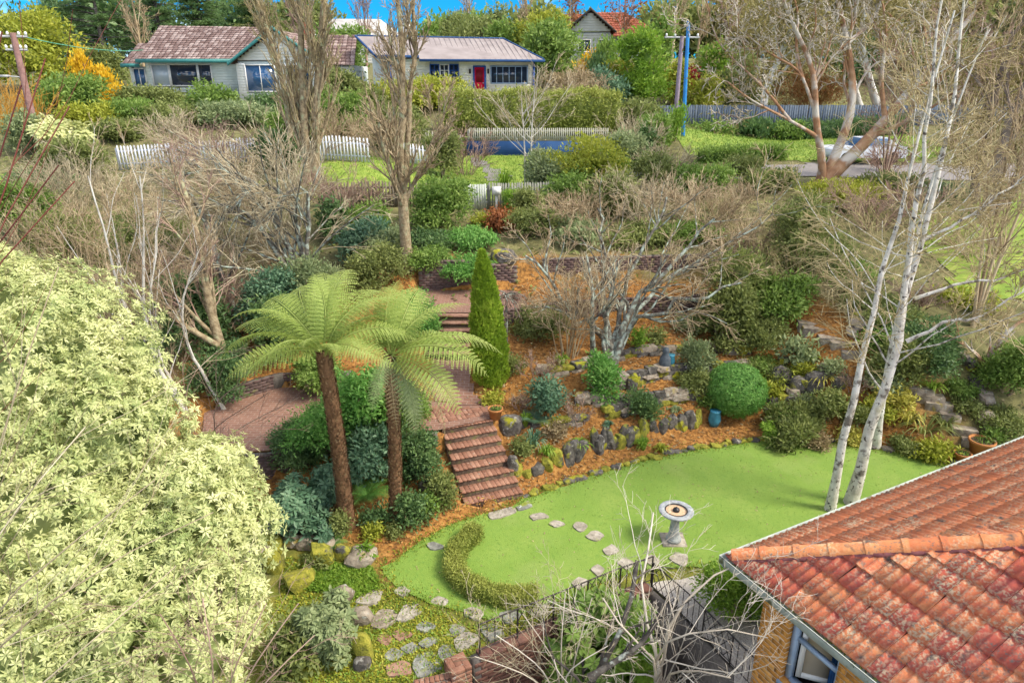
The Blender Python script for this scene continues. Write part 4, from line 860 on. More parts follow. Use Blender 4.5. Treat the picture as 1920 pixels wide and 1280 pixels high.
# ------------------------------------------------------------------ stepping stones and slabs
def slab(pts, mt, label, z=0.0, th=.05, ox=640, oy=853, sc=3.0, group='stepping stones round the lawn', name='stepping_stone', cat='stepping stone'):
    P = np.array([atZ(ox + a / sc, oy + b / sc, z)[:2] for a, b in pts]); Q = []
    for i in range(len(P)):
        a, b, c = P[i - 1], P[i], P[(i + 1) % len(P)]; Q += [b * .7 + a * .3 + R.normal(size=2) * .008, b * .87 + (a + c) * .065 + R.normal(size=2) * .008, b * .7 + c * .3 + R.normal(size=2) * .008]
    c = P.mean(0); Q = [c + (q - c) * 1.14 for q in Q]; f = MB(); f.prism(Q, z - .1, z + th, .03); solo(name, f, MATS[mt], (*c, z), label, cat, group)
SL = [([(830, 335), (960, 300), (985, 330), (850, 370)], 'slab', 'long pale slab at the foot of the brick stairs'), ([(985, 300), (1050, 265), (1075, 295), (1000, 322)], 'slab_grey', 'greyish slab touching the long slab near the stairs'),
      ([(1060, 350), (1120, 330), (1170, 355), (1080, 375)], 'slab', 'flat tan stone in the lawn just right of the slabs by the stairs'), ([(1165, 390), (1210, 375), (1260, 395), (1200, 413)], 'slab', 'small tan stone in the lawn second along from the slabs by the stairs'),
      ([(1300, 405), (1335, 382), (1388, 405), (1345, 442)], 'slab', 'round pale stone at the bend of the lawn stepping stones, upper of the pair'), ([(1370, 465), (1425, 430), (1475, 460), (1435, 492)], 'slab', 'round pale stone at the bend of the lawn stepping stones, lower of the pair'),
      ([(1470, 540), (1520, 510), (1565, 545), (1500, 572)], 'slab', 'pale stone in the lawn left of the birdbath foot'), ([(1550, 612), (1590, 588), (1648, 615), (1600, 652)], 'slab', 'mossy pale stone at the lawn corner nearest the magnolia leaves'),
      ([(1700, 600), (1740, 570), (1790, 600), (1770, 642)], 'slab', 'flat stone just below the birdbath, left one'), ([(1840, 590), (1880, 560), (1950, 570), (1935, 640)], 'slab', 'larger flat stone just below the birdbath, right one'),
      ([(1295, 730), (1340, 690), (1395, 720), (1340, 768)], 'slab', 'pale stone on the lawn edge above the iron railing'), ([(1400, 650), (1440, 625), (1480, 650), (1440, 690)], 'slab', 'small pale stone above the one at the railing'),
      ([(480, 510), (530, 495), (585, 530), (500, 542)], 'slab_grey', 'grey stone in the lawn on the left of the curved hedge')]
for p, m_, lb in SL: slab(p, m_, lb)
SL2 = [([(75, 832), (130, 760), (240, 750), (195, 842)], 'slab', 'large pale paving stone beside the left mossy bank'), ([(295, 770), (340, 740), (390, 765), (350, 797)], 'slab', 'smaller pale stone right of the large pale one'),
       ([(170, 965), (205, 880), (300, 878), (325, 930), (230, 975)], 'rock_tan', 'brown flat rock half covered in ochre moss'), ([(310, 935), (350, 850), (420, 833), (462, 875), (380, 928)], 'slab', 'tan flat rock with moss on its left, beside the ochre mossy one'),
       ([(690, 875), (740, 858), (802, 890), (775, 928), (710, 912)], 'slab', 'raised tan stone at the tip of the lawn by the railing'), ([(415, 972), (470, 935), (530, 965), (490, 1000)], 'slab_grey', 'dark lichen spotted stone below the little lawn patch'),
       ([(195, 1042), (240, 1000), (288, 1040), (250, 1077)], 'slab_red', 'reddish paving stone at the left of the path'), ([(280, 1010), (330, 980), (415, 1010), (330, 1050)], 'slab_red', 'brown paving stone right of the reddish one'),
       ([(240, 1130), (290, 1085), (352, 1120), (290, 1165)], 'slab_grey', 'grey cracked paving stone below the reddish one'), ([(430, 1060), (500, 1025), (565, 1040), (480, 1087)], 'slab_grey', 'mottled paving stone with pale lichen in mid path'),
       ([(635, 1040), (690, 998), (772, 1020), (742, 1070), (660, 1112)], 'slab', 'big rounded paving stone next to the brick pier'), ([(400, 1170), (450, 1120), (532, 1110), (575, 1200), (430, 1257)], 'slab_grey', 'largest grey paving slab at the bottom of the path'),
       ([(538, 1108), (590, 1068), (640, 1108), (630, 1200), (590, 1196)], 'slab_grey', 'grey green slab between the largest slab and the pier'), ([(250, 1190), (370, 1160), (392, 1230), (270, 1252)], 'slab_red', 'ochre brown slab left of the largest grey slab'),
       ([(500, 835), (540, 795), (605, 820), (582, 850)], 'slab', 'narrow stone edge above the little lawn patch'), ([(605, 985), (650, 950), (700, 985), (640, 1022)], 'slab_grey', 'thin worn stone between the lawn patch and the big rounded stone'),
       ([(780, 980), (850, 950), (922, 1010), (840, 1052)], 'slab_grey', 'pale grey stone behind the left end of the railing'), ([(330, 1090), (400, 1055), (440, 1090), (380, 1120)], 'slab_grey', 'worn stone in the moss between the two grey slabs'),
       ([(880, 900), (960, 870), (1010, 905), (930, 950)], 'slab_grey', 'flat grey stone inside the railing behind the bare shrub'), ([(1040, 870), (1130, 830), (1170, 870), (1090, 910)], 'slab', 'flat tan stone inside the railing, further right')]
for p, m_, lb in SL2: slab(p, m_, lb, z=float(h(*atZ(640 + np.mean([a for a, b in p]) / 3, 853 + np.mean([b for a, b in p]) / 3, -.03)[:2])) + .0, th=.03, group='paving stones at the lower left', name='paving_stone', cat='paving stone')
def rock(px, py, wpx, hpx, kd, label, rz=0., dep=.8):
    b = G(px, py); D = b[1] * CT - (b[2] - CAMZ) * ST; W = wpx * D / F * .5; H = hpx * D / F * .62
    o = bpy.data.objects.new('boulder', ROCK[kd][R.integers(4)]); COL.objects.link(o); o.location = (b[0], b[1] + W * .4, b[2] + H * .55); o.scale = (W, W * dep, H); o.rotation_euler = (0, 0, rz); WB[o.name] = b; tag(o, label, 'rock', 'boulders in the garden')
rock(674, 1172, 44, 36, 'rock_tan', 'purplish brown boulder by the large pale paving stone', .3)
rock(640, 1130, 40, 34, 'rock_tan', 'reddish mossy boulder behind the purplish brown one', .7)
rock(602, 1060, 52, 40, 'rock_moss', 'big boulder covered in yellow moss below the tree fern', .2)
rock(512, 1075, 36, 48, 'rock_moss', 'upright mossy stone left of the big yellow mossy boulder')
rock(560, 1105, 60, 36, 'rock_moss', 'low mossy rock under the big yellow mossy boulder', .4)
rock(478, 1060, 52, 40, 'rock_tan', 'dull brown rock at the edge of the pale rhododendron')
rock(508, 1035, 50, 36, 'rock_moss', 'mossy rock touching the pale rhododendron')
rock(682, 1240, 36, 60, 'rock_moss', 'yellow mossy hump at the left of the path')
rock(680, 1258, 34, 24, 'rock', 'grey stone below the yellow mossy hump')
rock(800, 925, 34, 30, 'rock', 'grey boulder left of the brick stairs')
rock(958, 815, 46, 40, 'rock', 'smooth grey boulder beside the landing')
rock(962, 892, 22, 30, 'rock', 'small pale grey rock against the stairs')
rock(1335, 620, 40, 44, 'rock', 'rounded grey boulder in the upper mulch bed')
rock(945, 492, 50, 26, 'rock', 'dark rock behind the tip of the cypress')
rock(1185, 735, 26, 40, 'rock', 'dark upright stone right of the bright green conifer')
rock(1462, 735, 40, 40, 'rock', 'dark maroon rock right of the clipped ball bush'); rock(1497, 742, 44, 34, 'rock', 'second dark rock right of the ball bush'); rock(1530, 735, 40, 38, 'rock', 'dark rock furthest right of the ball bush'); rock(1575, 728, 32, 24, 'rock', 'small dark rock left of the birch stems')
stone_row('line of small mossy stones edging the lawn', [(.3, 13.12), (.98, 13.55), (1.77, 14.0), (3.16, 14.72), (4.6, 15.25), (6.09, 15.66), (7.25, 15.8), (8.3, 15.68), (9.2, 15.3), (9.95, 15.1)], ('rock_moss', 'rock_moss', 'rock'), .13, .24, .85, -.02, 'edging', 'stone_edging', .04)
stone_row('lowest dark upright rock wall above the lawn bed', [(1.3, 14.3), (1.85, 14.72), (3, 15.33), (4, 15.84), (5.1, 16.4)], ('rock', 'rock', 'rock', 'rock_moss'), .56, .26, .62)
stone_row('row of mossy yellow rocks beside the stairs', [(.1, 13.75), (.55, 13.85), (1.2, 14.2)], ('rock_moss', 'rock_moss', 'rock'), .40, .30, .75)
dry_wall('second rock wall with lichen patches above the dark upright rocks', [(2.3, 15.7), (3.1, 16.22), (3.6, 16.5), (4.9, 16.9), (5.6, 17.0)], 3, .14)
dry_wall('short low stone wall right of the clipped ball bush', [(6.9, 16.9), (7.8, 17.0), (8.7, 17.15)], 3, .14)
dry_wall('low stone wall right of the grey green upright shrub', [(6.0, 17.75), (6.9, 17.8), (7.8, 18.0)], 2, .13)
dry_wall('low stone wall below the bright green conifer', [(1.5, 15.95), (2.3, 16.0), (2.9, 16.3)], 2, .13)
dry_wall('low dry stone line left of the bright green conifer', [(-.1, 15.25), (.8, 15.35), (1.7, 15.5)], 2, .13)
dry_wall('third rock wall below the grey statue', [(2.2, 16.6), (3.1, 17.0), (4.2, 17.5), (5.1, 17.7), (6.5, 17.8)], 3, .14)
dry_wall('top stone edging beside the foot of the lichen tree', [(.6, 17.0), (1.6, 17.1), (2.9, 18.0), (4.2, 18.42), (5.8, 18.62), (6.8, 18.5)], 2, .13)
stone_row('rough stones beside the lower right garden steps', [(12.0, 15.2), (12.3, 16.1), (12.1, 17.0), (11.4, 17.7), (10.6, 17.9)], ('rock', 'rock_tan'), .3, .4, .85)
stone_row('dark stones beside the upper right garden steps', [(9.6, 17.9), (9.9, 18.5), (10.6, 18.9), (11.4, 19.0)], ('rock', 'rock_tan'), .25, .4, .85)
stone_row('dark stones along the lawn edge below the birches', [(9.6, 15.2), (10.2, 14.95), (10.9, 14.6), (11.5, 14.3)], ('rock', 'rock_tan'), .14, .3, .9, -.02, 'edging', 'stone_edging')
stone_row('dark rocks along the bottom of the bed left of the stairs', [(-4.9, 11.6), (-4.2, 11.35), (-3.5, 11.2), (-2.8, 10.9)], ('rock_tan', 'rock_moss', 'rock_tan'), .3, .42, .95)
# stone steps on the right bank
for i, (px, py, wp, hp) in enumerate(((1833, 826, 56, 20), (1806, 806, 40, 18), (1778, 778, 34, 16), (1758, 757, 44, 20), (1742, 742, 46, 18), (1722, 728, 48, 22))):
    b = G(px, py); D = b[1] * CT - (b[2] - CAMZ) * ST; W = wp * D / F * .55; f = MB(); a = -.25; c, s = math.cos(a), math.sin(a); P = [(b[0] + c * u - s * v, b[1] + s * u + c * v) for u, v in ((-W, -.2), (W * .9, -.24), (W, .2), (-W * .85, .25))]
    f.prism(P, b[2] - .25, b[2] + .04, .03); solo('stone_step', f, MATS['rock_tan'], b, 'flat brown stone step on the right bank, ' + ('lowest one by the big terracotta pot', 'second from the pots', 'half hidden by the strap leaves', 'above the strap leaf clump', 'second from the top of the lower run', 'top of the lower run')[i], 'step', 'stone steps on the right bank')
for i, (px, py, wp) in enumerate(((1598, 662, 38), (1578, 646, 40), (1556, 634, 40), (1528, 618, 44), (1515, 606, 36))):
    b = G(px, py); D = b[1] * CT - (b[2] - CAMZ) * ST; W = wp * D / F * .55; f = MB(); P = [(b[0] + u, b[1] + v) for u, v in ((-W, -.12), (W * .9, -.2), (W, .16), (-W * .85, .22))]
    f.prism(P, b[2] - .25, b[2] + .04, .03); solo('stone_step', f, MATS['rock_tan'], b, 'flat stone step of the upper flight left of the birch, ' + ('lowest', 'second', 'middle', 'wide one near the top', 'topmost')[i], 'step', 'stone steps on the right bank')

# ------------------------------------------------------------------ birdbath, pots, statue
bb = atZ(1262, 1015, 0); bath = thing('birdbath', bb, 'grey stone birdbath with fluted rim standing on the lawn', 'birdbath'); f = MB()
f.box((bb[0] - .24, bb[1] - .2, -.02), (bb[0] + .24, bb[1] + .24, .05)); part('plinth', f, MATS['slab'], bath)
f = MB(); f.lathe([(.0, .05), (.155, .05), (.16, .09), (.135, .13), (.12, .16), (.10, .28), (.088, .42), (.085, .55), (.10, .60), (.13, .64), (.0, .645)], (bb[0], bb[1], 0), 24); part('pedestal', f, MATS['concrete'], bath)
f = MB(); f.lathe([(.0, .63), (.13, .63), (.24, .68), (.33, .73), (.345, .755), (.33, .775), (.27, .775), (.225, .765), (.20, .73), (.0, .715)], (bb[0], bb[1], 0), 48, rib=.03); part('bowl', f, MATS['concrete'], bath)
f = MB(); f.lathe([(.212, .742), (.0, .743)], (bb[0], bb[1], 0), 32); part('sandy_water', f, MATS['bath_sand'], bath)
f = MB(); f.lathe([(.228, .768), (.214, .78), (.203, .762)], (bb[0], bb[1], 0), 32); part('inner_rim', f, MATS['iron'], bath)
f = MB(); f.lathe([(.0, .735), (.065, .74), (.07, .775), (.055, .80), (.02, .81), (.012, .84), (.0, .845)], (bb[0], bb[1], 0), 20); part('pump', f, MATS['black_plastic'], bath)
def pot(px, py, wpx, hh, label, mt='terracotta', plant=None):
    b = G(px, py); D = b[1] * CT - (b[2] - CAMZ) * ST; r = wpx * D / F / 2; H = r * 2 * hh; root = thing('plant_pot', b, label, 'pot', 'garden pots'); f = MB()
    f.lathe([(0, 0), (r * .7, 0), (r * .92, H * .8), (r * 1.02, H * .82), (r * 1.04, H), (r * .90, H), (r * .86, H * .85), (0, H * .84)], b, 28); part('pot_body', f, MATS[mt], root, smooth=False)
    f = MB(); f.lathe([(r * .88, H * .86), (r * .4, H * .9), (0, H * .88)], b, 20); part('soil', f, MATS['soil'], root)
    f = MB(); n = 60; a = R.random(n) * 6.28; q = np.sqrt(R.random(n)) * r * .7; leaves(f, b + np.c_[np.cos(a) * q, np.sin(a) * q, np.full(n, H * .88)], R.normal(size=(n, 3)) * .6 + [0, 0, .7], R.normal(size=(n, 3)), .09, .03, R.random(n)); part('seedling', f, MATS['green'], root, kind='stuff')
pot(929, 802, 28, .75, 'terracotta pot with bare soil beside the brick landing')
pot(1835, 850, 44, .6, 'large terracotta bowl below the right stone steps')
pot(1800, 868, 30, .6, 'smaller terracotta bowl near the house gutter'); pot(1772, 866, 20, .7, 'little terracotta pot at the edge of the lawn')
f = MB(); b = G(1245, 700); f.lathe([(0, 0), (.14, 0), (.13, .12), (.17, .22), (.15, .42), (.10, .5), (.085, .56), (.10, .64), (.07, .72), (0, .74)], b, 14); solo('statue', f, MATS['statue'], b, 'dark blue grey stone figure standing on the mulch terrace', 'statue')
f = MB(); b = G(1256, 690); f.lathe([(0, 0), (.07, 0), (.13, .2), (.10, .36), (.12, .4), (0, .39)], b, 14); solo('glazed_pot', f, MATS['pot_blue'], b, 'blue glazed pot tucked behind the dark stone figure', 'pot')
f = MB(); b = G(1338, 800); f.lathe([(0, 0), (.11, 0), (.17, .2), (.13, .42), (.15, .46), (0, .45)], b, 16); solo('glazed_pot', f, MATS['pot_blue'], b, 'teal glazed urn left of the clipped ball bush', 'pot')

# ------------------------------------------------------------------ far houses
def frame(ox, oy, oz, yaw):
    c, s = math.cos(yaw), math.sin(yaw); M = np.eye(4); M[:3, 0] = (c, s, 0); M[:3, 1] = (-s, c, 0); M[:3, 3] = (ox, oy, oz); return M
def TP(M, V): V = np.asarray(V, float); return V @ M[:3, :3].T + M[:3, 3]
def boards(root, name, M, x0, x1, z0, z1, y, mt, depth=.1, bh=.17, holes=(), top=None):   # weatherboards on the local y = const front plane
    f = MB(); n = int((z1 - z0) / bh)
    for i in range(n):
        a, b = z0 + i * bh, z0 + (i + 1) * bh; segs = [(x0, x1)]
        if top: segs = [top((a + b) / 2)]
        for hx0, hx1, hz0, hz1 in holes:
            if hz0 < b - .02 and hz1 > a + .02:
                ns = []
                for p, q in segs:
                    if hx0 > p: ns.append((p, min(q, hx0)))
                    if hx1 < q: ns.append((max(p, hx1), q))
                    if hx1 <= p or hx0 >= q: ns = [(p, q)] if not ns else ns
                segs = [(p, q) for p, q in ns if q - p > .02]
        for p, q in segs:
            if q > p: f.add(TP(M, [(p, y - .03, a), (q, y - .03, a), (q, y, b), (p, y, b), (p, y + depth, a), (q, y + depth, a), (q, y + depth, b), (p, y + depth, b)]), np.array([(0, 1, 2, 3), (0, 4, 5, 1), (0, 3, 7, 4), (1, 5, 6, 2), (4, 7, 6, 5)]))
    return part(name, f, MATS[mt], root, kind='stuff')
def window(root, M, x0, x1, z0, z1, y, fm, gm_, nx_=2, nz_=1, fw=.06):
    f = MB(); fx = lambda a, b: f.box(a, b, M)
    fx((x0, y - .06, z0), (x0 + fw, y + .06, z1)); fx((x1 - fw, y - .06, z0), (x1, y + .06, z1)); fx((x0 + fw, y - .06, z0), (x1 - fw, y + .06, z0 + fw)); fx((x0 + fw, y - .06, z1 - fw), (x1 - fw, y + .06, z1))
    for i in range(1, nx_): xm = x0 + (x1 - x0) * i / nx_; fx((xm - fw * .35, y - .045, z0 + fw), (xm + fw * .35, y + .04, z1 - fw))
    for i in range(1, nz_): zm = z0 + (z1 - z0) * i / nz_; fx((x0 + fw, y - .04, zm - fw * .3), (x1 - fw, y + .035, zm + fw * .3))
    w_ = part('window', f, MATS[fm], root); g = MB(); g.box((x0 + fw, y + .0, z0 + fw), (x1 - fw, y + .02, z1 - fw), M); part('pane', g, MATS[gm_], w_); return w_
def tiled_slope(mb, A, Bv, Cv, Dv, nrow, tw=.3, th=.07):          # A,B eave (left,right), C,D ridge (right,left): real courses of small tiles
    A, Bv, Cv, Dv = map(lambda v: np.asarray(v, float), (A, Bv, Cv, Dv)); nv = np.cross(Bv - A, Dv - A); nv /= np.linalg.norm(nv); nv = nv if nv[2] > 0 else -nv
    for r in range(nrow):
        t0, t1 = r / nrow, (r + 1) / nrow; a0, b0 = A + (Dv - A) * t0, Bv + (Cv - Bv) * t0; a1, b1 = A + (Dv - A) * t1, Bv + (Cv - Bv) * t1; n = max(1, int(np.linalg.norm(b0 - a0) / tw))
        s = np.linspace(0, 1, n + 1)[:, None]; lo, hi = a0 + (b0 - a0) * s, a1 + (b1 - a1) * s; g = (lo[1:] - lo[:-1]) * .06; up = nv * th
        V = np.stack([lo[:-1] + g + up, (lo[:-1] + lo[1:]) / 2 + up * 1.5, lo[1:] - g + up, hi[1:] - g + nv * .01, (hi[:-1] + hi[1:]) / 2 + nv * .03, hi[:-1] + g + nv * .01, lo[:-1] + g, (lo[:-1] + lo[1:]) / 2, lo[1:] - g], 1)
        q = np.array([(0, 1, 4, 5), (1, 2, 3, 4), (6, 7, 1, 0), (7, 8, 2, 1)]); mb.add(V.reshape(-1, 3), (np.arange(n)[:, None, None] * 9 + q).reshape(-1, 4), np.repeat(R.random(n), 4))
def slope_pair(root, mt, quads, nrow, tw=.32):
    f = MB(); u = MB()
    for A, Bv, Cv, Dv in quads:
        tiled_slope(f, A, Bv, Cv, Dv, nrow, tw); u.add([A, Bv, Cv, Dv], [(0, 1, 2, 3)])
    r = part('roof', u, MATS['roof_slab'], root); part('tile_courses', f, MATS[mt], r, kind='stuff'); return r
# sea-green weatherboard house, upper left
M1 = frame(-24.9, 50, 7.4, 0.0); h1 = thing('weatherboard_house', (-24.9, 50, 7.4), 'sea green weatherboard house with brown tiled roof and balcony at upper left', 'house')
slope_pair(h1, 'tile_far', [(TP(M1, (-.25, -.55, 2.62)), TP(M1, (6.6, -.55, 2.62)), TP(M1, (7.2, 3.6, 4.85)), TP(M1, (-.25, 3.6, 4.95))),
                            (TP(M1, (-1.5, -.2, 2.35)), TP(M1, (-.27, -.2, 2.35)), TP(M1, (-.27, 2.6, 3.75)), TP(M1, (-1.5, 2.6, 3.75)))], 15)
hl = [(.35, 4.45, .95, 2.35)]
boards(h1, 'cladding', M1, 0, 6.3, 0, 2.6, 0, 'sea_board', holes=hl)
window(h1, M1, .35, 1.55, .95, 2.35, 0, 'white_paint', 'glass_pale', 1); window(h1, M1, 1.58, 3.5, .95, 2.35, 0, 'white_paint', 'glass_dark', 1); window(h1, M1, 3.52, 4.45, .95, 2.35, 0, 'white_paint', 'glass_dark', 1)
f = MB(); f.box((1.65, .03, 1.7), (3.43, .05, 2.3), M1); part('blind', f, MATS['white_paint'], h1)
boards(h1, 'wing_cladding', M1, -1.3, -.02, 0, 2.3, .35, 'sea_board', holes=[(-1.1, -.25, .9, 2.1)]); window(h1, M1, -1.1, -.25, .9, 2.1, .35, 'white_paint', 'glass_blue', 2)
f = MB(); f.box((-.3, -.68, 2.42), (6.3, -.56, 2.66), M1); f.box((-1.55, -.32, 2.16), (-.28, -.21, 2.38), M1); part('fascia', f, MATS['teal_trim'], h1)
f = MB(); f.box((-1.2, -1.6, -.3), (5.4, -.05, -.12), M1); part('deck', f, MATS['slab'], h1)
f = MB()
for z in (.0, .28, .56, .9): f.bar(TP(M1, [(-1.2, -1.55, z)])[0], TP(M1, [(5.4, -1.55, z)])[0], .022)
for i in range(6): x = -1.2 + i * 1.32; f.bar(TP(M1, [(x, -1.55, -.15)])[0], TP(M1, [(x, -1.55, .92)])[0], .03)
part('balcony_rail', f, MATS['iron'], h1)
f = MB(); f.box((3.1, -1.5, -.12), (3.75, -1.1, .45), M1); solo('outdoor_heater', f, MATS['wall_blue'], TP(M1, [(3.1, -1.5, -.12)])[0], 'dark blue barbecue box on the balcony of the green house', 'barbecue')
gx0, gx1, gap_ = 6.75, 12.3, 4.35; gm_x = (gx0 + gx1) / 2
boards(h1, 'gable_cladding', M1, gx0, gx1, 0, 2.55, -1.6, 'white_board', holes=[(7.3, 9.3, .6, 2.3), (10.0, 11.6, .9, 2.3)])
boards(h1, 'gable_end', M1, gx0, gx1, 2.55, gap_ - .1, -1.6, 'white_board', top=lambda z: (gm_x - (gap_ - z) / (gap_ - 2.5) * 2.8, gm_x + (gap_ - z) / (gap_ - 2.5) * 2.8))
window(h1, M1, 7.3, 9.3, .6, 2.3, -1.6, 'white_paint', 'glass_blue', 2); window(h1, M1, 10.0, 11.6, .9, 2.3, -1.6, 'white_paint', 'glass_dark', 2)
slope_pair(h1, 'tile_far', [(TP(M1, (gx0 - .35, 5, 2.32)), TP(M1, (gx0 - .35, -2.0, 2.32)), TP(M1, (gm_x, -2.0, gap_ + .05)), TP(M1, (gm_x, 5, gap_ + .05))), (TP(M1, (gx1 + .35, -2.0, 2.32)), TP(M1, (gx1 + .35, 5, 2.32)), TP(M1, (gm_x, 5, gap_ + .05)), TP(M1, (gm_x, -2.0, gap_ + .05)))], 11)
f = MB()
for sgn, xe in ((-1, gx0 - .4), (1, gx1 + .4)):
    a, b = np.array((xe, -2.03, 2.2)), np.array((gm_x, -2.03, gap_ + .02)); f.add(TP(M1, [a, b, b + (0, 0, .22), a + (0, 0, .22), a + (0, .06, 0), b + (0, .06, 0), b + (0, .06, .22), a + (0, .06, .22)]), np.array([(0, 1, 2, 3), (4, 7, 6, 5), (0, 4, 5, 1), (3, 2, 6, 7)]))
part('barge_board', f, MATS['teal_trim'], h1)
f = MB(); f.box((10.2, 2.6, 2.6), (10.75, 3.1, 5.1), M1); part('chimney', f, MATS['tile_redfar'], h1)
slope_pair(h1, 'tile_far', [(TP(M1, (11.4, 1, 2.3)), TP(M1, (14.0, 1, 2.3)), TP(M1, (13.6, 4.5, 4.4)), TP(M1, (11.4, 4.5, 4.4)))], 10)
boards(h1, 'rear_cladding', M1, 12.32, 13.8, 0, 2.3, 1.4, 'white_board')
f = MB(); f.box((0, .12, -.6), (12.2, 7, 2.5), M1); f.box((12.25, 1.55, -.6), (13.7, 7, 2.3), M1); f.box((gx0 + .1, -1.48, -.6), (gx1 - .1, 3, 2.5), M1); f.box((-1.25, .46, -.5), (0, 4, 2.2), M1); part('body', f, MATS['sea_board'], h1)
# white cottage with the red door
M2 = frame(-8.1, 49.0, 7.55, math.radians(9)); h2 = thing('cottage', (-8.1, 49.0, 7.55), 'white weatherboard cottage with blue trim and a bright red front door', 'house')
LW = 9.7
holes2 = [(2.6, 4.55, 1.0, 2.2), (5.55, 6.35, .0, 2.05), (6.7, 9.3, .95, 2.1)]
boards(h2, 'cladding', M2, 0, LW, -.4, 2.55, 0, 'cream_board', holes=holes2)
f = MB(); f.box((0.02, .12, -.6), (LW - .02, 6.5, 2.5), M2); f.box((-1.2, 1.4, -.6), (.1, 6.4, 2.6), M2); part('body', f, MATS['sea_board'], h2)
for a, b in ((2.6, 3.25), (3.25, 3.9), (3.9, 4.55)): window(h2, M2, a, b, 1.0, 2.2, 0, 'blue_trim' if a != 3.25 else 'white_paint', 'glass_dark', 2, 3, .07)
window(h2, M2, 6.7, 9.3, .95, 2.1, 0, 'frame_blue', 'glass_dark', 6, 1, .07)
f = MB(); f.box((5.62, -.02, .0), (6.28, .05, 2.0), M2); d_ = part('door', f, MATS['red_paint'], h2); f = MB(); f.box((5.72, -.035, 1.05), (6.18, -.022, 1.85), M2); part('screen', f, MATS['red'], d_); f = MB(); f.ball(TP(M2, [(6.2, -.06, 1.0)])[0], .04, 8, 6); part('handle', f, MATS['metal_grey'], d_)
f = MB(); f.box((5.52, -.06, -.3), (5.62, .06, 2.1), M2); f.box((6.28, -.06, -.3), (6.4, .06, 2.1), M2); f.box((5.62, -.06, 2.0), (6.28, .06, 2.1), M2); f.box((-.08, -.08, -.4), (.06, .02, 2.5), M2); f.box((LW - .06, -.08, -.4), (LW + .08, .02, 2.5), M2); part('trim', f, MATS['blue_trim'], h2)
for x in (5.3, 6.55): f = MB(); f.box((x - .06, -.12, 1.6), (x + .06, -.02, 1.9), M2); part('porch_lamp', f, MATS['iron'], h2)
f = MB(); rA = [(-.9, -.5, 2.72), (1.9, -.5, 2.72), (1.9, -.9, 2.48), (LW + .55, -.9, 2.48), (LW - 1.6, 3.4, 3.95), (-2.2, 3.4, 4.05)]
f.add(TP(M2, rA), [(0, 1, 4, 5), (1, 2, 3, 4)]); f.add(TP(M2, [(LW + .55, -.9, 2.48), (LW + .55, 7.4, 2.48), (LW - 1.6, 3.4, 3.95), (-2.2, 3.4, 4.05), (-1, 7.4, 2.6)]), [(0, 1, 2), (3, 2, 1, 4)])
rf2 = part('roof', f, MATS['roof_metal'], h2); f = MB()
for i in range(30):
    x = -.6 + i * .36; e = np.array((x, -.5 if x < 1.9 else -.9, 2.735 if x < 1.9 else 2.495)); t_ = min(1, max(.05, (LW + .4 - x) / 2.0)); rr_ = np.array((x - (1.3 if x < 1 else .25), 3.4, 4.02)); rr_ = e + (rr_ - e) * t_; p_, q_ = TP(M2, [e, rr_]); f.bar(p_, q_, .018)
part('roof_rib', f, MATS['roof_metal'], rf2, kind='stuff')
f = MB(); f.box((-.95, -.6, 2.55), (1.9, -.51, 2.72), M2); f.box((1.9, -1.0, 2.32), (LW + .6, -.91, 2.48), M2); f.bar(*TP(M2, [(-.95, -.55, 2.68), (-2.3, 3.4, 4.05)]), .09); f.bar(*TP(M2, [(LW - 1.6, 3.4, 3.98), (-2.2, 3.4, 4.08)]), .06); f.bar(*TP(M2, [(LW - 1.6, 3.4, 3.98), (LW + .55, -.9, 2.5)]), .05); part('gutter', f, MATS['wall_blue'], h2)
f = MB(); f.box((1.0, 3.6, 3.7), (1.5, 4.1, 5.3), M2); f.box((.92, 3.52, 5.3), (1.58, 4.18, 5.42), M2); part('chimney', f, MATS['white_board'], h2)
# grey gabled house with red tiles, upper right of centre
M3 = frame(6.1, 80, 10.6, 0.0); h3 = thing('gabled_house', (6.1, 80, 10.6), 'grey gabled house with a red tiled roof behind the conifers', 'house')
boards(h3, 'cladding', M3, -.1, 4.5, 0, 2.9, 0, 'grey_board', holes=[(1.0, 2.4, .9, 2.2), (3.1, 3.8, .9, 2.2)], bh=.25); window(h3, M3, 1.0, 2.4, .9, 2.2, 0, 'white_paint', 'glass_dark', 2, 1, .1); window(h3, M3, 3.1, 3.8, .9, 2.2, 0, 'white_paint', 'glass_dark', 1, 2, .1)
boards(h3, 'gable_end', M3, 0, 4.4, 2.95, 4.7, -.2, 'grey_board', top=lambda z: (2.2 - (4.85 - z) / 1.95 * 2.4, 2.2 + (4.85 - z) / 1.95 * 2.4), bh=.25)
f = MB()
for xe in (-.6, 5.0): a, b = np.array((xe, -.6, 2.7)), np.array((2.2, -.6, 4.95)); f.add(TP(M3, [a, b, b + (0, 0, .28), a + (0, 0, .28), a + (0, .1, 0), b + (0, .1, 0), b + (0, .1, .28), a + (0, .1, .28)]), np.array([(0, 1, 2, 3), (4, 7, 6, 5), (0, 4, 5, 1), (3, 2, 6, 7)]))
part('barge_board', f, MATS['iron'], h3)
slope_pair(h3, 'tile_redfar', [(TP(M3, (-.6, 6, 2.85)), TP(M3, (-.6, -.6, 2.85)), TP(M3, (2.2, -.6, 5.1)), TP(M3, (2.2, 6, 5.1))), (TP(M3, (5.0, -.6, 2.85)), TP(M3, (5.0, 6, 2.85)), TP(M3, (2.2, 6, 5.1)), TP(M3, (2.2, -.6, 5.1))),
                                (TP(M3, (3.6, .6, 2.5)), TP(M3, (10.6, .6, 2.5)), TP(M3, (6.6, 5, 5.2)), TP(M3, (2.8, 5, 5.2))), (TP(M3, (-3.5, 2, 2.6)), TP(M3, (.6, 2, 2.6)), TP(M3, (2.2, 6, 5.1)), TP(M3, (-.5, 6, 5.1)))], 10, .4)
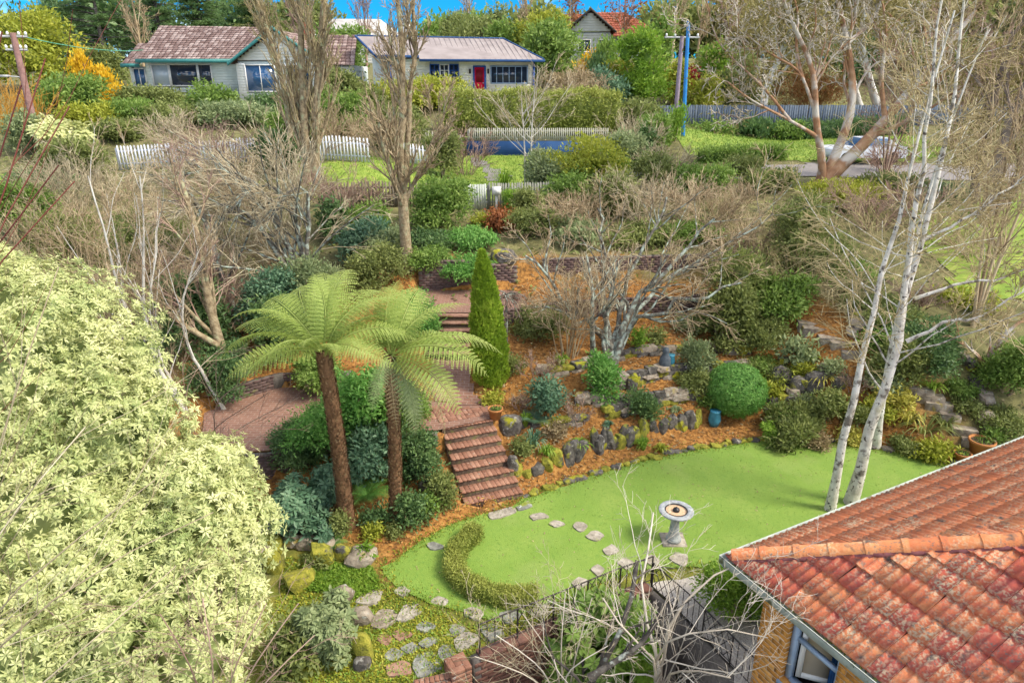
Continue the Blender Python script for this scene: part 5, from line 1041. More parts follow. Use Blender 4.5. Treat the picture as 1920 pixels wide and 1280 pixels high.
f = MB(); f.box((0, .12, -1), (4.4, 7, 2.9), M3); f.box((4.4, 1.6, -1), (10, 8, 2.45), M3); f.box((-3.2, 2.6, -1), (0, 8, 2.5), M3); part('body', f, MATS['grey_board'], h3)
# pale house behind the bare trees
M4 = frame(-22.5, 84, 10.5, 0.12); h4 = thing('pale_house', (-22.5, 84, 10.5), 'pale house with a light grey roof high behind the bare trees', 'house')
boards(h4, 'cladding', M4, 0, 9.5, 0, 2.9, 0, 'white_board', holes=[(1.5, 3.2, .9, 2.2), (5.6, 7.6, .9, 2.2)], bh=.3); window(h4, M4, 1.5, 3.2, .9, 2.2, 0, 'white_paint', 'glass_dark', 2, 1, .1); window(h4, M4, 5.6, 7.6, .9, 2.2, 0, 'white_paint', 'glass_dark', 2, 1, .1)
f = MB(); f.box((0, .12, -1), (9.5, 8, 2.9), M4); part('body', f, MATS['white_board'], h4)
f = MB(); f.add(TP(M4, [(-.6, -.6, 2.85), (10.1, -.6, 2.85), (7.5, 4, 4.9), (2, 4, 4.9), (10.1, 8.6, 2.85), (-.6, 8.6, 2.85)]), [(0, 1, 2, 3), (1, 4, 2), (4, 5, 3, 2), (5, 0, 3)]); part('roof', f, MATS['roof_grey'], h4)

# ------------------------------------------------------------------ fences, gate, walls, poles
def pickets(label, name, pts, H, pw, gap, mt, cap=300, rails=(.25, .78), flat=False, z0=None, cat='fence', thick=.022):
    P = np.asarray(pts, float); s = np.concatenate([[0], np.cumsum(np.hypot(*np.diff(P, axis=0).T))]); b = (*P[0], h(*P[0]) if z0 is None else z0); root = thing(name, b, label, cat); me = {}
    f = MB(); f.box((-pw / 2, -thick / 2, 0), (pw / 2, thick / 2, H)); 
    if not flat: f.add([(-pw / 2, -thick / 2, H), (pw / 2, -thick / 2, H), (0, -thick / 2, H + .05), (-pw / 2, thick / 2, H), (pw / 2, thick / 2, H), (0, thick / 2, H + .05)], [(0, 1, 2), (4, 3, 5), (1, 4, 5, 2), (3, 0, 2, 5)])
    me = f.mesh('picket', MATS[mt]); n = int(s[-1] / (pw + gap)); ln = MB(); zf = lambda x, y: (h(x, y) if z0 is None else z0)
    for i in range(n):
        q = (i + .5) * (pw + gap); x, y = np.interp(q, s, P[:, 0]), np.interp(q, s, P[:, 1]); a = math.atan2(np.interp(q + .05, s, P[:, 1]) - np.interp(q - .05, s, P[:, 1]), np.interp(q + .05, s, P[:, 0]) - np.interp(q - .05, s, P[:, 0]))
        if i < cap: inst('picket', me, root, (x, y, zf(x, y) + .04), (0, R.normal() * .012, a), (1, 1, R.uniform(.985, 1.01)))
        else: M = frame(x, y, zf(x, y) + .04, a); ln.box((-pw / 2, -thick / 2, 0), (pw / 2, thick / 2, H), M)
    if ln.n: part('picket_run', ln, MATS[mt], root, kind='stuff')
    k = max(2, int(s[-1] / 2)); f, g = MB(), MB()
    for i in range(k):
        pa, pb = [np.array((np.interp(s[-1] * (i + e) / k, s, P[:, 0]), np.interp(s[-1] * (i + e) / k, s, P[:, 1]))) for e in (0, 1)]; za, zb = zf(*pa), zf(*pb); a = math.atan2(*(pb - pa)[::-1]); o = np.array((-math.sin(a), math.cos(a))) * .045
        for r in rails: f.bar((*(pa + o), za + H * r + .04), (*(pb + o), zb + H * r + .04), .035)
        post = MB(); post.box((-.05, .03, -.2), (.05, .12, H * .97), frame(*pa, za, a)); part('post', post, MATS[mt], root)
    part('rail', f, MATS[mt], root); return root
pickets('white picket fence in front of the green house', 'picket_fence', [(-17.4, 31), (-6.3, 31.2)], 1.0, .075, .075, 'picket', 300)
pickets('short white picket fence piece between the bare tree and the blue wall', 'picket_fence', [(-5.2, 33.4), (-4.0, 33.7)], .9, .075, .075, 'picket')
pickets('grey timber fence running right from the timber gate', 'timber_fence', [(-.95, 27.75), (.4, 27.9), (3.2, 28.5), (6, 28.9)], 1.0, .075, .035, 'picket_grey')
pickets('old grey picket fence behind the green shrubs left of the gate', 'timber_fence', [(-7.2, 26.2), (-4.6, 26.9), (-1.95, 27.65)], .95, .07, .06, 'picket_brown')
gate = pickets('weathered pale grey timber gate on the garden boundary', 'timber_gate', [(-1.9, 27.68), (-1.0, 27.72)], .98, .085, .012, 'picket_pale', flat=True, cat='gate')
pickets('cream picket fence standing on the dark blue retaining wall', 'picket_fence', [(-2.4, 39.0), (5.3, 39.1)], .62, .06, .05, 'picket_cream', z0=5.62)
f = MB(); f.box((-2.5, 38.92, 4.5), (5.35, 39.3, 5.62)); solo('retaining_wall', f, MATS['wall_blue'], (-2.5, 39, 4.8), 'dark blue painted retaining wall below the hedge', 'wall')
pickets('old cream picket fence left of the blue wall', 'picket_fence', [(-5.4, 38.6), (-2.6, 38.9)], 1.0, .06, .05, 'picket_cream')
pal = pickets('blue grey paling fence behind the lawn at upper right', 'paling_fence', [(9.0, 45), (33, 45.4)], 1.5, .14, .012, 'paling', flat=True, z0=5.75)
f = MB(); b = atZ(935, 385, 3.95); f.box((b[0] - .06, b[1] - .06, 3.6), (b[0] + .06, b[1] + .06, 4.85)); solo('gate_post', f, MATS['picket_grey'], b, 'square grey post beside the clipped hedge near the gate', 'post')
f = MB(); b = np.array((-.62, 27.6, 4.5)); f.box(b - (.17, .12, 0), b + (.17, .12, .30)); f.box(b + (-.05, -.03, -.7), b + (.05, .03, 0)); solo('letterbox', f, MATS['white_paint'], b, 'white letterbox on the fence next to the gate', 'letterbox')
def upole(label, p0, p1, r0, r1, mt, arms=()):
    p0, p1 = np.asarray(p0), np.asarray(p1); root = thing('power_pole', p0, label, 'power pole', 'power poles'); f = MB(); f.tubes(np.linspace(p0 - [0, 0, .4], p1, 6)[None], np.linspace(r0, r1, 6)[None], 12, .5); part('pole', f, MATS[mt], root)
    for t, w_, a in arms:
        c = p0 + (p1 - p0) * t; d = np.array((math.cos(a), math.sin(a), 0)); f = MB(); f.bar(c - d * w_, c + d * w_, .055); part('crossarm', f, MATS['metal_grey'], root)
        for q in (-.9, -.4, .4, .9): f = MB(); f.lathe([(0, 0), (.05, .02), (.06, .1), (.03, .16), (0, .17)], c + d * w_ * q + (0, 0, .05), 8); part('insulator', f, MATS['white_paint'], root)
    return root
pa = atY(65, 240, 33.5); pa[2] = h(pa[0], pa[1]); upole('leaning brown timber power pole at the far left', pa, atY(24, 62, 33.8), .17, .13, 'pole_wood', ((.97, .55, .3), (.86, .45, .2)))
f = MB(); q_ = atY(38, 145, 33.6); f.bar(q_, q_ + (-.45, -.2, .05), .03); f.box(q_ + (-.75, -.3, .0), q_ + (-.4, -.1, .1)); solo('street_lamp', f, MATS['metal_grey'], q_, 'small grey street lamp arm on the leaning timber pole', 'street lamp')
pb_ = atY(1281, 255, 40.0); upole('bright blue painted pole beside the timber power pole', (pb_[0], 40, h(pb_[0], 40)), atY(1291, 40, 40.2), .11, .09, 'pole_blue')
pc_ = atY(1268, 200, 42.5); upole('purplish timber power pole with a pale crossarm', (pc_[0], 42.5, h(pc_[0], 42.5)), atY(1279, 68, 42.5), .14, .11, 'pole_purple', ((.985, 1.0, .05),))
f = MB(); a_, b_ = atY(30, 66, 33.8), atY(330, 82, 60); t = np.linspace(0, 1, 14)[:, None]; f.tubes((a_ + (b_ - a_) * t - np.array((0, 0, 1.2)) * (t * (1 - t)) * 2)[None], np.full((1, 14), .022), 4, .5); solo('power_line', f, MATS['cable'], a_, 'green power line running from the leaning pole to the pines', 'cable')
f = MB(); a_, b_ = atY(1000, 222, 42), atY(1262, 76, 42.5); 
# white car behind the gum trunk
cb = np.array((17.0, 34.2)); cz = h(*cb) + .05; car = thing('parked_car', (*cb, cz), 'white car parked beyond the orange barked gum tree', 'car'); Mc = frame(*cb, cz, .05); Mc[:3, :3] *= .84
pr = [(-2.1, .35), (-2.15, .75), (-1.9, .92), (-.95, .98), (-.35, 1.42), (.95, 1.45), (1.7, 1.0), (2.1, .95), (2.18, .55), (2.1, .33)]; f = MB(); k = len(pr); ins = [1, 1, .97, .95, .74, .74, .93, .97, 1, 1]
V = [(x, -.85 * s_, z) for (x, z), s_ in zip(pr, ins)] + [(x, .85 * s_, z) for (x, z), s_ in zip(pr, ins)]; j = np.arange(k); f.add(TP(Mc, V), np.c_[j, (j + 1) % k, (j + 1) % k + k, j + k]); f.add(TP(Mc, V), [tuple(range(k - 1, -1, -1))]); f.add(TP(Mc, V), [tuple(range(k, 2 * k))]); part('body', f, MATS['car_white'], car)
f = MB()
for a, b in (((-.82, 1.02), (-.36, 1.36)), ((-.25, 1.02), (.3, 1.38)), ((.38, 1.02), (.95, 1.38))):
    for s_ in (-1, 1): f.add(TP(Mc, [(a[0], s_ * .83, a[1]), (b[0] if a[0] > -.5 else .32 - .64, s_ * .83, a[1]), (b[0], s_ * .68, b[1]), (a[0] + (.0 if a[0] > -.5 else .4), s_ * .68, b[1])]), [(0, 1, 2, 3)])
f.add(TP(Mc, [(-.97, -.74, 1.0), (-.97, .74, 1.0), (-.38, .6, 1.40), (-.38, -.6, 1.40)]), [(0, 1, 2, 3)]); part('side_window', f, MATS['glass_blue'], car)
for x in (-1.35, 1.35):
    for s_ in (-1, 1):
        f = MB(); f.lathe([(0, -.1), (.2, -.1), (.32, -.09), (.33, 0), (.32, .09), (.2, .1), (0, .1)], (0, 0, 0), 18); V = f.V[0][:, [0, 2, 1]]; f.V[0] = TP(Mc, V + [x, s_ * .78, .33]); part('wheel', f, MATS['tyre'], car)

# ------------------------------------------------------------------ the big pale rhododendron
rb = np.array((-6.0, 8.2, -.2)); rh = thing('rhododendron', rb, 'huge pale variegated rhododendron filling the lower left corner', 'shrub'); f = MB()
def E3(px, py, y, rpx, rz=None, ry=None):
    p = atY(px, py, y); D = p[1] * CT - (p[2] - CAMZ) * ST; r = rpx * D / F; return (*p, r, ry or r, rz or r)
BL = [E3(20, 720, 9.3, 265), E3(170, 850, 8.9, 205), E3(330, 975, 8.6, 165), E3(395, 930, 9.0, 92), E3(60, 1000, 7.9, 250), E3(230, 1080, 7.6, 195), E3(60, 1230, 6.6, 210), E3(330, 1120, 7.5, 130), E3(40, 560, 9.9, 100), E3(150, 650, 9.6, 110), E3(180, 1260, 6.3, 140), E3(280, 780, 9.2, 75)]
B0 = np.array(BL)
for _ in range(46):
    q = B0[R.integers(len(B0))]; u = rdir(1)[0]; u[1] = -abs(u[1]) * .6; u[2] = abs(u[2]) if R.random() < .7 else u[2]; u = unit(u); r_ = R.uniform(.28, .55); BL.append((*(q[:3] + u * q[3:] * .9), r_, r_, r_ * .8))
BL += [E3(415, 1165, 7.2, 85), E3(360, 1230, 6.7, 120)]
crown(f, BL, 38000, 7, .05, .086, .36, 'rosette', (.76, 1.03), .50, lumpy=.22, low=-.75, cull=True, var=.55, oval=False); part('foliage', f, MATS['pale'], rh, kind='stuff')
f = MB(); f.tubes(np.stack([spline([rb + (0, 0, -.1), rb + (a * .4, b_ * .4, 1.2), rb + (a, b_, 3.0)], 6) for a, b_ in ((-1.2, .3), (.9, .4), (.2, -.7), (-.4, 1.0))]), np.tile(np.linspace(.10, .04, 6), (4, 1)), 7); part('stem', f, MATS['bark_tan'], rh)

# ------------------------------------------------------------------ tree ferns
fa, fb = G(652, 985), G(742, 975)
tA, tB = atY(606, 658, 11.55), atY(731, 666, 11.9)
tree_fern(fa, tA, .155, .125, [(math.radians(a), e, s, i) for i, (a, e, s) in enumerate([(178, .0, 2.1), (158, .15, 2.2), (138, .3, 2.1), (118, .5, 2.1), (100, .62, 2.2), (80, .6, 2.2), (60, .45, 2.1), (38, .2, 2.0), (15, .0, 1.9), (-12, -.1, 1.5), (-60, .35, 1.1), (-95, .45, 1.0), (-130, .35, 1.2), (198, -.15, 1.9), (110, 1.0, 1.7), (168, .4, 2.0), (128, .1, 1.9), (28, .45, 1.9), (-30, .15, 1.3), (70, 1.05, 1.7), (215, -.2, 1.6)])], 'left tree fern with the taller thicker trunk')
tree_fern(fb, tB, .13, .105, [(math.radians(a), e, s, i + 1) for i, (a, e, s) in enumerate([(8, .05, 2.3), (-12, -.15, 2.15), (28, .05, 1.6), (58, .35, 1.5), (74, .5, 2.0), (96, .6, 2.0), (120, .4, 1.9), (150, .1, 1.7), (-30, -.45, 2.0), (-52, -.85, 1.7), (-78, -.95, 1.5), (-108, -.7, 1.2), (-20, -.75, 2.0), (-40, -1.1, 1.8), (85, 1.05, 1.7), (20, .6, 1.9)])], 'right tree fern with fronds reaching over the brick stairs')

# ------------------------------------------------------------------ cypress, ball bush, hedges
cb_ = G(922, 722); D = cb_[1] * CT - (cb_[2] - CAMZ) * ST; Hc = atY(904, 468, cb_[1] + .2)[2] - cb_[2]; cy = thing('cypress', cb_, 'slim pointed bright green cypress beside the upper stairs', 'cypress'); f = MB(); n = 15000
t = R.random(n) ** .8; a = R.random(n) * 6.283; Wc = 64 * D / F / 2; prf = np.interp(t, [0, .06, .25, .5, .75, .92, 1], [.75, .98, 1, .86, .60, .28, .03]) * Wc; q = prf * R.uniform(.8, 1.05, n) * (1 + .07 * np.sin(a * 5 + t * 23) + .05 * np.sin(a * 3 - t * 41)); ax0 = atY(904, 468, cb_[1] + .2)[0] - cb_[0]
pos = cb_ + np.c_[np.cos(a) * q + ax0 * t, np.sin(a) * q, Hc * t]; o = np.c_[np.cos(a), np.sin(a), 0 * a]; leaves(f, pos, o * .5 + R.normal(size=(n, 3)) * .3 + [0, 0, .9], o + R.normal(size=(n, 3)) * .5, .10 * R.uniform(.7, 1.2, n), .042, .35 * R.random(n) + .65 * R.random(400)[(np.floor(a * 2.2).astype(int) * 31 + np.floor(t * 24).astype(int)) % 400])
f.lathe([(Wc * .6 * w_, Hc * z_) for z_, w_ in ((0, .75), (.25, 1), (.5, .86), (.75, .5), (.85, 0))], cb_ , 12, .03); part('foliage', f, MATS['cypress'], cy, kind='stuff'); f = MB(); f.bar(cb_ - [0, 0, .1], cb_ + [0, 0, .5], .06, 8); part('trunk', f, MATS['bark_tan'], cy)
bb_ = G(1376, 782); D = bb_[1] * CT - (bb_[2] - CAMZ) * ST; rr_ = 55 * D / F; bl_b = thing('ball_bush', bb_, 'dense clipped bright green ball bush on the rock terrace', 'shrub'); f = MB(); crown(f, [(bb_[0], bb_[1] + .15, bb_[2] + rr_ * .72, rr_ * 1.0, rr_, rr_ * .86)], 1500, 12, .06, .075, .40, 'flat', (.95, 1.0), .90, lumpy=.05, low=-.8); part('foliage', f, MATS['emerald'], bl_b, kind='stuff'); f = MB(); f.bar(bb_ - [0, 0, .1], bb_ + [0, .15, .4], .05, 8); part('stem', f, MATS['bark_tan'], bl_b)
def hedge(label, pts, wd, H, pal, Ln, n, z0=None, name='hedge', per=7, flat=.95):
    P = np.asarray(pts, float); s = np.concatenate([[0], np.cumsum(np.hypot(*np.diff(P, axis=0).T))]); b = (*P[0], h(*P[0])); root = thing(name, b, label, 'hedge'); f = MB(); c = R.uniform(0, s[-1], n); u = R.uniform(-1, 1, n); v = R.random(n)
    sel = R.random(n); top = sel < .42; u = np.where(top, u, np.sign(u)); v = np.where(top, 1, v); x, y = np.interp(c, s, P[:, 0]), np.interp(c, s, P[:, 1]); dx, dy = np.interp(c + .1, s, P[:, 0]) - np.interp(c - .1, s, P[:, 0]), np.interp(c + .1, s, P[:, 1]) - np.interp(c - .1, s, P[:, 1]); l_ = np.hypot(dx, dy); ox, oy = -dy / l_, dx / l_
    zz = h(x, y) if z0 is None else np.full(n, z0); w_ = wd / 2 * np.where(v > .8, .93, 1) * (1 + .10 * np.sin(c * 7 / wd * .4)); C = np.c_[x + ox * u * w_, y + oy * u * w_, zz + H * v * (1 + .05 * np.sin(c * 9 / wd * .3))]; U = np.where(top[:, None], [[0, 0, 1.]], np.c_[ox * u, oy * u, 0 * u]); i = np.repeat(np.arange(n), per); m_ = len(i)
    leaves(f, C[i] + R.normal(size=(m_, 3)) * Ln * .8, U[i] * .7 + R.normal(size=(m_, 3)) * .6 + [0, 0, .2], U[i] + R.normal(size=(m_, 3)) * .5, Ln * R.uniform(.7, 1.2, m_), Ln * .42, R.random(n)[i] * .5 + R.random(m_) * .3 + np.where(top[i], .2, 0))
    k = max(2, int(s[-1] / .5))
    for j in range(k):
        pa, pb = [np.array((np.interp(s[-1] * (j + e) / k, s, P[:, 0]), np.interp(s[-1] * (j + e) / k, s, P[:, 1]))) for e in (0, 1)]; d = pb - pa; l2 = np.hypot(*d); zb = float(h(*pa)) if z0 is None else z0; f.box((0, -wd * .42, -.05), (l2, wd * .42, H * .9), frame(*pa, zb, math.atan2(d[1], d[0])), .05)
    part('foliage', f, MATS[pal], root, kind='stuff'); return root
hp = [atZ(*p, .25)[:2] for p in ((893, 985), (858, 1020), (848, 1052), (870, 1084), (915, 1104), (965, 1112), (1008, 1106))]
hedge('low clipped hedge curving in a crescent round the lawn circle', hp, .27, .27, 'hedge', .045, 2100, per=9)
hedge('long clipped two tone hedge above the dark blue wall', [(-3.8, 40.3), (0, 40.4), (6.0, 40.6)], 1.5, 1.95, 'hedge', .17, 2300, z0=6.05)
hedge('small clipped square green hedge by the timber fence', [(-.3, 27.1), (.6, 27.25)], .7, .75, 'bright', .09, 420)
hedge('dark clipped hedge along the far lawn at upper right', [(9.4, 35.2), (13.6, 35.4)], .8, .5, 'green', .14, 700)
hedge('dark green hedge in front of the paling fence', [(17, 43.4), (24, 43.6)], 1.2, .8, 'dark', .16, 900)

# ------------------------------------------------------------------ background trees and shrubs
def pine(px, dep, top, wpx, pal, label, n=2600, name='pine_tree', tier=9):
    b, H, W, D = place(px, -dep, top, wpx); root = thing(name, b, label, 'tree', 'evergreens behind the houses'); f = MB(); tr = MB(); tr.tubes(np.stack([spline([b - (0, 0, .3), b + (0, 0, H * .5), b + (0, 0, H)], 8)]), np.linspace(.02 * H + .1, .03, 8)[None], 8)
    k = 70; z = R.random(k) ** .8 * .85 + .12; a = R.random(k) * 6.283; rl = W * .5 * (1.05 - z) * R.uniform(.6, 1.15, k) + .4; st = b + np.c_[0 * z, 0 * z, z * H]; en = st + np.c_[np.cos(a) * rl, np.sin(a) * rl, R.uniform(-.08, .12, k) * rl]
    tr.tubes(np.stack([st, (st + en) / 2 + [0, 0, .15], en], 1), np.tile([[.07, .05, .02]], (k, 1)), 4); i = R.integers(0, k, n); t = R.uniform(.25, 1.05, n)[:, None]; c = st[i] + (en[i] - st[i]) * t; per = 5; j = np.repeat(np.arange(n), per); m_ = len(j); Ln = max(.3, 3.2 * D / 683)
    leaves(f, c[j] + R.normal(size=(m_, 3)) * Ln * [.9, .9, .3], (en - st)[i][j] * .3 + R.normal(size=(m_, 3)) * [.8, .8, .25], R.normal(size=(m_, 3)) * .4 + [0, 0, 1], Ln * R.uniform(.6, 1.2, m_), Ln * .3, R.random(k)[i][j] * .6 + R.random(m_) * .4)
    part('trunk', tr, MATS['bark_dark'], root); part('foliage', f, MATS[pal], root, kind='stuff')
pine(235, 68, -75, 260, 'dark', 'tallest dark pine behind the yellow green tree at the upper left', 3200); pine(340, 74, -60, 200, 'dark', 'dark pine immediately right of the tallest pine', 2600); pine(415, 66, -40, 150, 'dark', 'dark fir rising behind the ridge of the green house', 2400)
pine(520, 92, -30, 160, 'olive', 'olive conifer behind the bare poplars', 1200); pine(160, 90, 0, 150, 'dark', 'smaller pine between the yellow green tree and the tallest pine', 1200)
shrub(85, -54, 36, 165, 'lime', 'broad yellow green tree behind the leaning power pole', 'tree', Ln=.2, n=9, name='tree')
shrub(150, -41, 150, 130, 'green', 'green bush below the yellow green tree right of the leaning pole', Ln=.15)
shrub(215, -58, 100, 110, 'olive', 'olive tree between the golden poplar and the pines', 'tree', name='tree')
for i, (px, top, wp, lb) in enumerate(((190, 92, 34, 'taller golden leaved sapling left of the green house'), (222, 128, 40, 'shorter golden leaved sapling nearest the green house'))): shrub(px, -46, top, wp, 'gold', lb, 'tree', 'upright', .13, .9, n=8, name='golden_tree', core=0)
shrub(228, -44, 168, 50, 'gold', 'low golden bush at the foot of the golden saplings', mode='upright', Ln=.13)
thicket(30, -36, 130, 120, 'twig_orange', 'orange stemmed coppiced shrub at the far left', 40, arch=.1, lv=((6, .3, .35, .5, 4, .1, .1, .6),)); thicket(85, -37, 160, 90, 'twig_orange', 'second orange stemmed shrub behind the leaning pole', 30, lv=((6, .3, .35, .5, 4, .1, .1, .6),))
shrub(125, -32.5, 222, 110, 'pale', 'pale cream variegated shrub left of the white picket fence', Ln=.14, mode='rosette'); shrub(60, -33, 215, 80, 'sage', 'grey green shrub at the base of the leaning pole')
shrub(300, -45, 172, 120, 'olive', 'olive bush below the balcony of the green house'); shrub(415, -44.5, 165, 95, 'green', 'rounded green bush in front of the green house door', Ln=.14); shrub(520, -44, 180, 80, 'dark', 'dark bush below the gable of the green house'); shrub(230, -36, 235, 110, 'olive', 'low olive bush behind the end of the white picket fence'); shrub(600, -43, 170, 90, 'olive', 'olive shrub right of the white gable')
shrub(655, -56, 60, 110, 'green', 'green tree left of the white cottage', 'tree', Ln=.2, name='tree', n=8); shrub(650, -47, 140, 90, 'olive', 'olive bush at the left corner of the white cottage')
shrub(790, -46, 158, 175, 'lime', 'wide yellow green shrub under the windows of the white cottage', Ln=.15, n=9); shrub(690, -44, 178, 110, 'olive', 'olive shrub left of the yellow green shrub by the cottage', n=7)
shrub(905, -66, 14, 130, 'olive', 'mottled olive tree behind the cottage roof', 'tree', Ln=.22, name='tree', n=9); shrub(862, -70, 38, 80, 'olive', 'smaller olive tree behind the cottage chimney', 'tree', name='tree')
shrub(955, -62, 40, 80, 'green', 'green tree at the right end of the cottage ridge', 'tree', name='tree')
shrub(1015, -61, 8, 96, 'lime', 'rounded yellow green tree in front of the grey gabled house', 'tree', Ln=.2, name='tree', n=9, dens=1.3); shrub(1035, -55, 56, 125, 'green', 'large soft green tree right of the white cottage', 'tree', Ln=.18, name='tree', n=9)
shrub(1198, -48, 36, 105, 'bright', 'tall golden green conifer left of the power poles', 'tree', 'spray', .17, 1.2, n=11, name='conifer'); shrub(1152, -50, 110, 50, 'lime', 'small yellow shrub left of the tall golden green conifer'); shrub(1095, -52, 100, 40, 'gold', 'small golden shrub below the grey gabled house')
shrub(1128, -51, 72, 38, 'green', 'narrow dark conifer below the right side of the grey gabled house', 'tree', 'upright', n=7, name='conifer'); shrub(1110, -50, 95, 32, 'dark', 'dark narrow conifer left of the golden green conifer', 'tree', 'upright', name='conifer'); shrub(1125, -46.5, 140, 90, 'blue', 'low dark blue green bush behind the hedge'); shrub(1060, -45.5, 138, 90, 'tan', 'brownish dry shrub at the right end of the cottage')
shrub(1225, -62, 26, 60, 'green', 'green tree just behind the tall golden green conifer', 'tree', name='tree'); shrub(1345, -60, 90, 110, 'olive', 'olive green tree right of the blue pole', 'tree', name='tree', n=8); shrub(1320, -55, 85, 60, 'bright', 'bright green bush right of the blue pole'); shrub(1268, -54, 132, 44, 'red', 'small dark red shrub behind the power poles'); shrub(1310, -50, 148, 60, 'lime', 'yellow green dome shrub in front of the red shrub'); shrub(1255, -52, 110, 60, 'lime', 'yellowish bush behind the timber power pole'); shrub(1360, -52, 140, 80, 'olive', 'low olive bush above the paling fence')
straps(1325, -47.5, 182, 100, 'yellowgrass', 'clump of yellow grass above the paling fence', 120); straps(1550, -47.5, 185, 90, 'yellowgrass', 'yellow grass clump behind the gum trunk', 90)
thicket(1510, -50, 130, 130, 'bracken', 'russet dry hedge behind the paling fence', 50, leaf=('rust', 1800, .16, .5)); shrub(1440, -56, 100, 90, 'gum', 'brownish gum sapling behind the paling fence', 'tree', name='tree', mode='droop')
shrub(1590, -60, 70, 130, 'dark', 'dark evergreen behind the leaning grey gum', 'tree', name='tree'); shrub(1700, -58, 80, 150, 'olive', 'olive scrub behind the right hand gums', 'tree', name='tree', n=8); shrub(1850, -52, 90, 190, 'gum', 'brown olive scrub at the upper right edge', 'tree', name='tree', n=8); shrub(1780, -70, -20, 260, 'gum', 'distant brownish gum at the upper right', 'tree', name='gum_tree', mode='droop', n=10)
shrub(1330, -43.5, 236, 90, 'green', 'green bush in front of the left part of the paling fence'); shrub(1410, -43.4, 232, 70, 'dark', 'dark strappy bush in front of the paling fence', mode='upright'); shrub(1465, -43, 232, 70, 'green', 'green bush by the middle of the paling fence'); shrub(1262, -39, 203, 30, 'bright', 'tiny bright conifer left of the blue pole', 'tree', 'upright', name='conifer'); shrub(1205, -36, 232, 40, 'dark', 'dark ivy covered stump near the blue wall'); 
thicket(1075, -43, 120, 120, 'twig_tan', 'tan bare shrub behind the hedge', 16)
# tall bare trees on the skyline
for px, dep, top, wp, pal, lb in ((1100, 100, 45, 260, 'olive', 'far olive tree behind the grey gabled house'), (1260, 96, 30, 220, 'olive', 'far olive tree behind the power poles'), (1420, 92, 20, 240, 'gum', 'far brownish tree left of the right hand gums'), (1560, 88, 0, 260, 'gum', 'far brownish gum behind the pale gum limbs'), (1690, 84, 5, 240, 'olive', 'far olive gum behind the birch tops'), (1830, 80, -20, 260, 'gum', 'far brown gum at the upper right corner'), (1930, 64, -30, 220, 'olive', 'olive gum cut by the upper right corner'), (860, 104, 50, 160, 'green', 'far green tree above the cottage chimney'), (460, 98, 5, 200, 'dark', 'far dark tree behind the green house ridge'), (570, 100, 12, 160, 'olive', 'far olive tree behind the bare poplars'), (30, 84, 45, 130, 'olive', 'far olive tree at the upper left edge'), (120, 86, 30, 120, 'dark', 'far dark tree left of the pines'), (280, 96, 10, 200, 'dark', 'far dark tree between the pines'), (1000, 105, 30, 150, 'olive', 'far olive tree behind the rounded yellow green tree')): shrub(px, -dep, top, wp, pal, lb, 'tree', Ln=.6, n=9, name='tree', group='far trees along the ridge', lumpy=.25, core=.5)
def skytree(px, dep, top, wpx, cm, label, leaf=None, n=16, spread=.5, tm=None):
    b, H, W, D = place(px, -dep, top, wpx); e = b + (0, 0, H); return bare('bare_tree', label, [([b - (0, 0, .2), b + (W * .02, 0, H * .5), e], .012 * H + .05, .03)], [(n, .18, .5, .42, 7, .07, .10, .5), (8, .15, .5, .42, 5, .12, .07, .55), (6, .15, .55, .42, 4, .15, .03, .6)], tm or cm, cm, 1, .22 * D / 683, group='bare trees on the skyline', leaf=leaf)
skytree(880, 74, -40, 140, 'twig_tan', 'brownish bare tree behind the olive tree at top centre'); skytree(1060, 84, -35, 120, 'twig_tan', 'bare tree with a few rusty leaves behind the grey gabled house', ('rust', 900, .3, .6)); skytree(1155, 76, -60, 110, 'twig_purple', 'thin tree with rusty leaves against the blue sky', ('rust', 700, .28, .6), 9); skytree(1245, 70, -70, 110, 'twig_tan', 'dense tan poplar behind the power poles', None, 26); skytree(1290, 74, -60, 90, 'twig_tan', 'second tan poplar right of the power poles', None, 22); skytree(1340, 66, -40, 130, 'twig_purple', 'brown bare tree behind the bright bush right of the poles')
skytree(700, 72, -40, 120, 'twig_purple', 'bare tree above the left end of the cottage roof'); skytree(20, 62, 20, 40, 'bark_dark', 'dark bare tree at the extreme upper left'); skytree(300, 62, -40, 120, 'twig_tan', 'bare tree in front of the dark pines'); skytree(985, 70, -20, 90, 'twig_tan', 'bare tree behind the rounded yellow green tree'); skytree(590, 66, -70, 130, 'twig_purple', 'bare tree between the green house and the pale house')
# bare poplars in front of the green house
def T(*pts): return [tuple(atY(*p)) for p in pts]
POP = [(22, .08, .42, .36, 8, .045, .10, .45), (8, .12, .42, .42, 6, .07, .09, .6), (7, .15, .45, .42, 4, .10, .06, .6)]
def gnd(px, y): p = atY(px, 300, y); return (p[0], y, h(p[0], y) - .1)
bare('bare_poplar', 'bare poplar with a leaning trunk, left of the pair in front of the green house', [([gnd(548, 30)] + T((540, 200, 30), (517, 100, 30), (470, -30, 30)), .17, .05)], POP, 'bark_tan', 'twig_green', 2, .011, group='bare poplars')
bare('bare_poplar', 'thick bare poplar with two upright trunks in front of the white gable', [([gnd(575, 28.5)] + T((570, 230, 28.5), (566, 120, 28.5), (560, -60, 28.5)), .21, .08), ([gnd(586, 28.5)] + T((592, 220, 28.5), (598, 110, 28.4), (612, -60, 28.3)), .20, .08)], POP, 'bark_tan', 'twig_green', 2, .011, group='bare poplars')
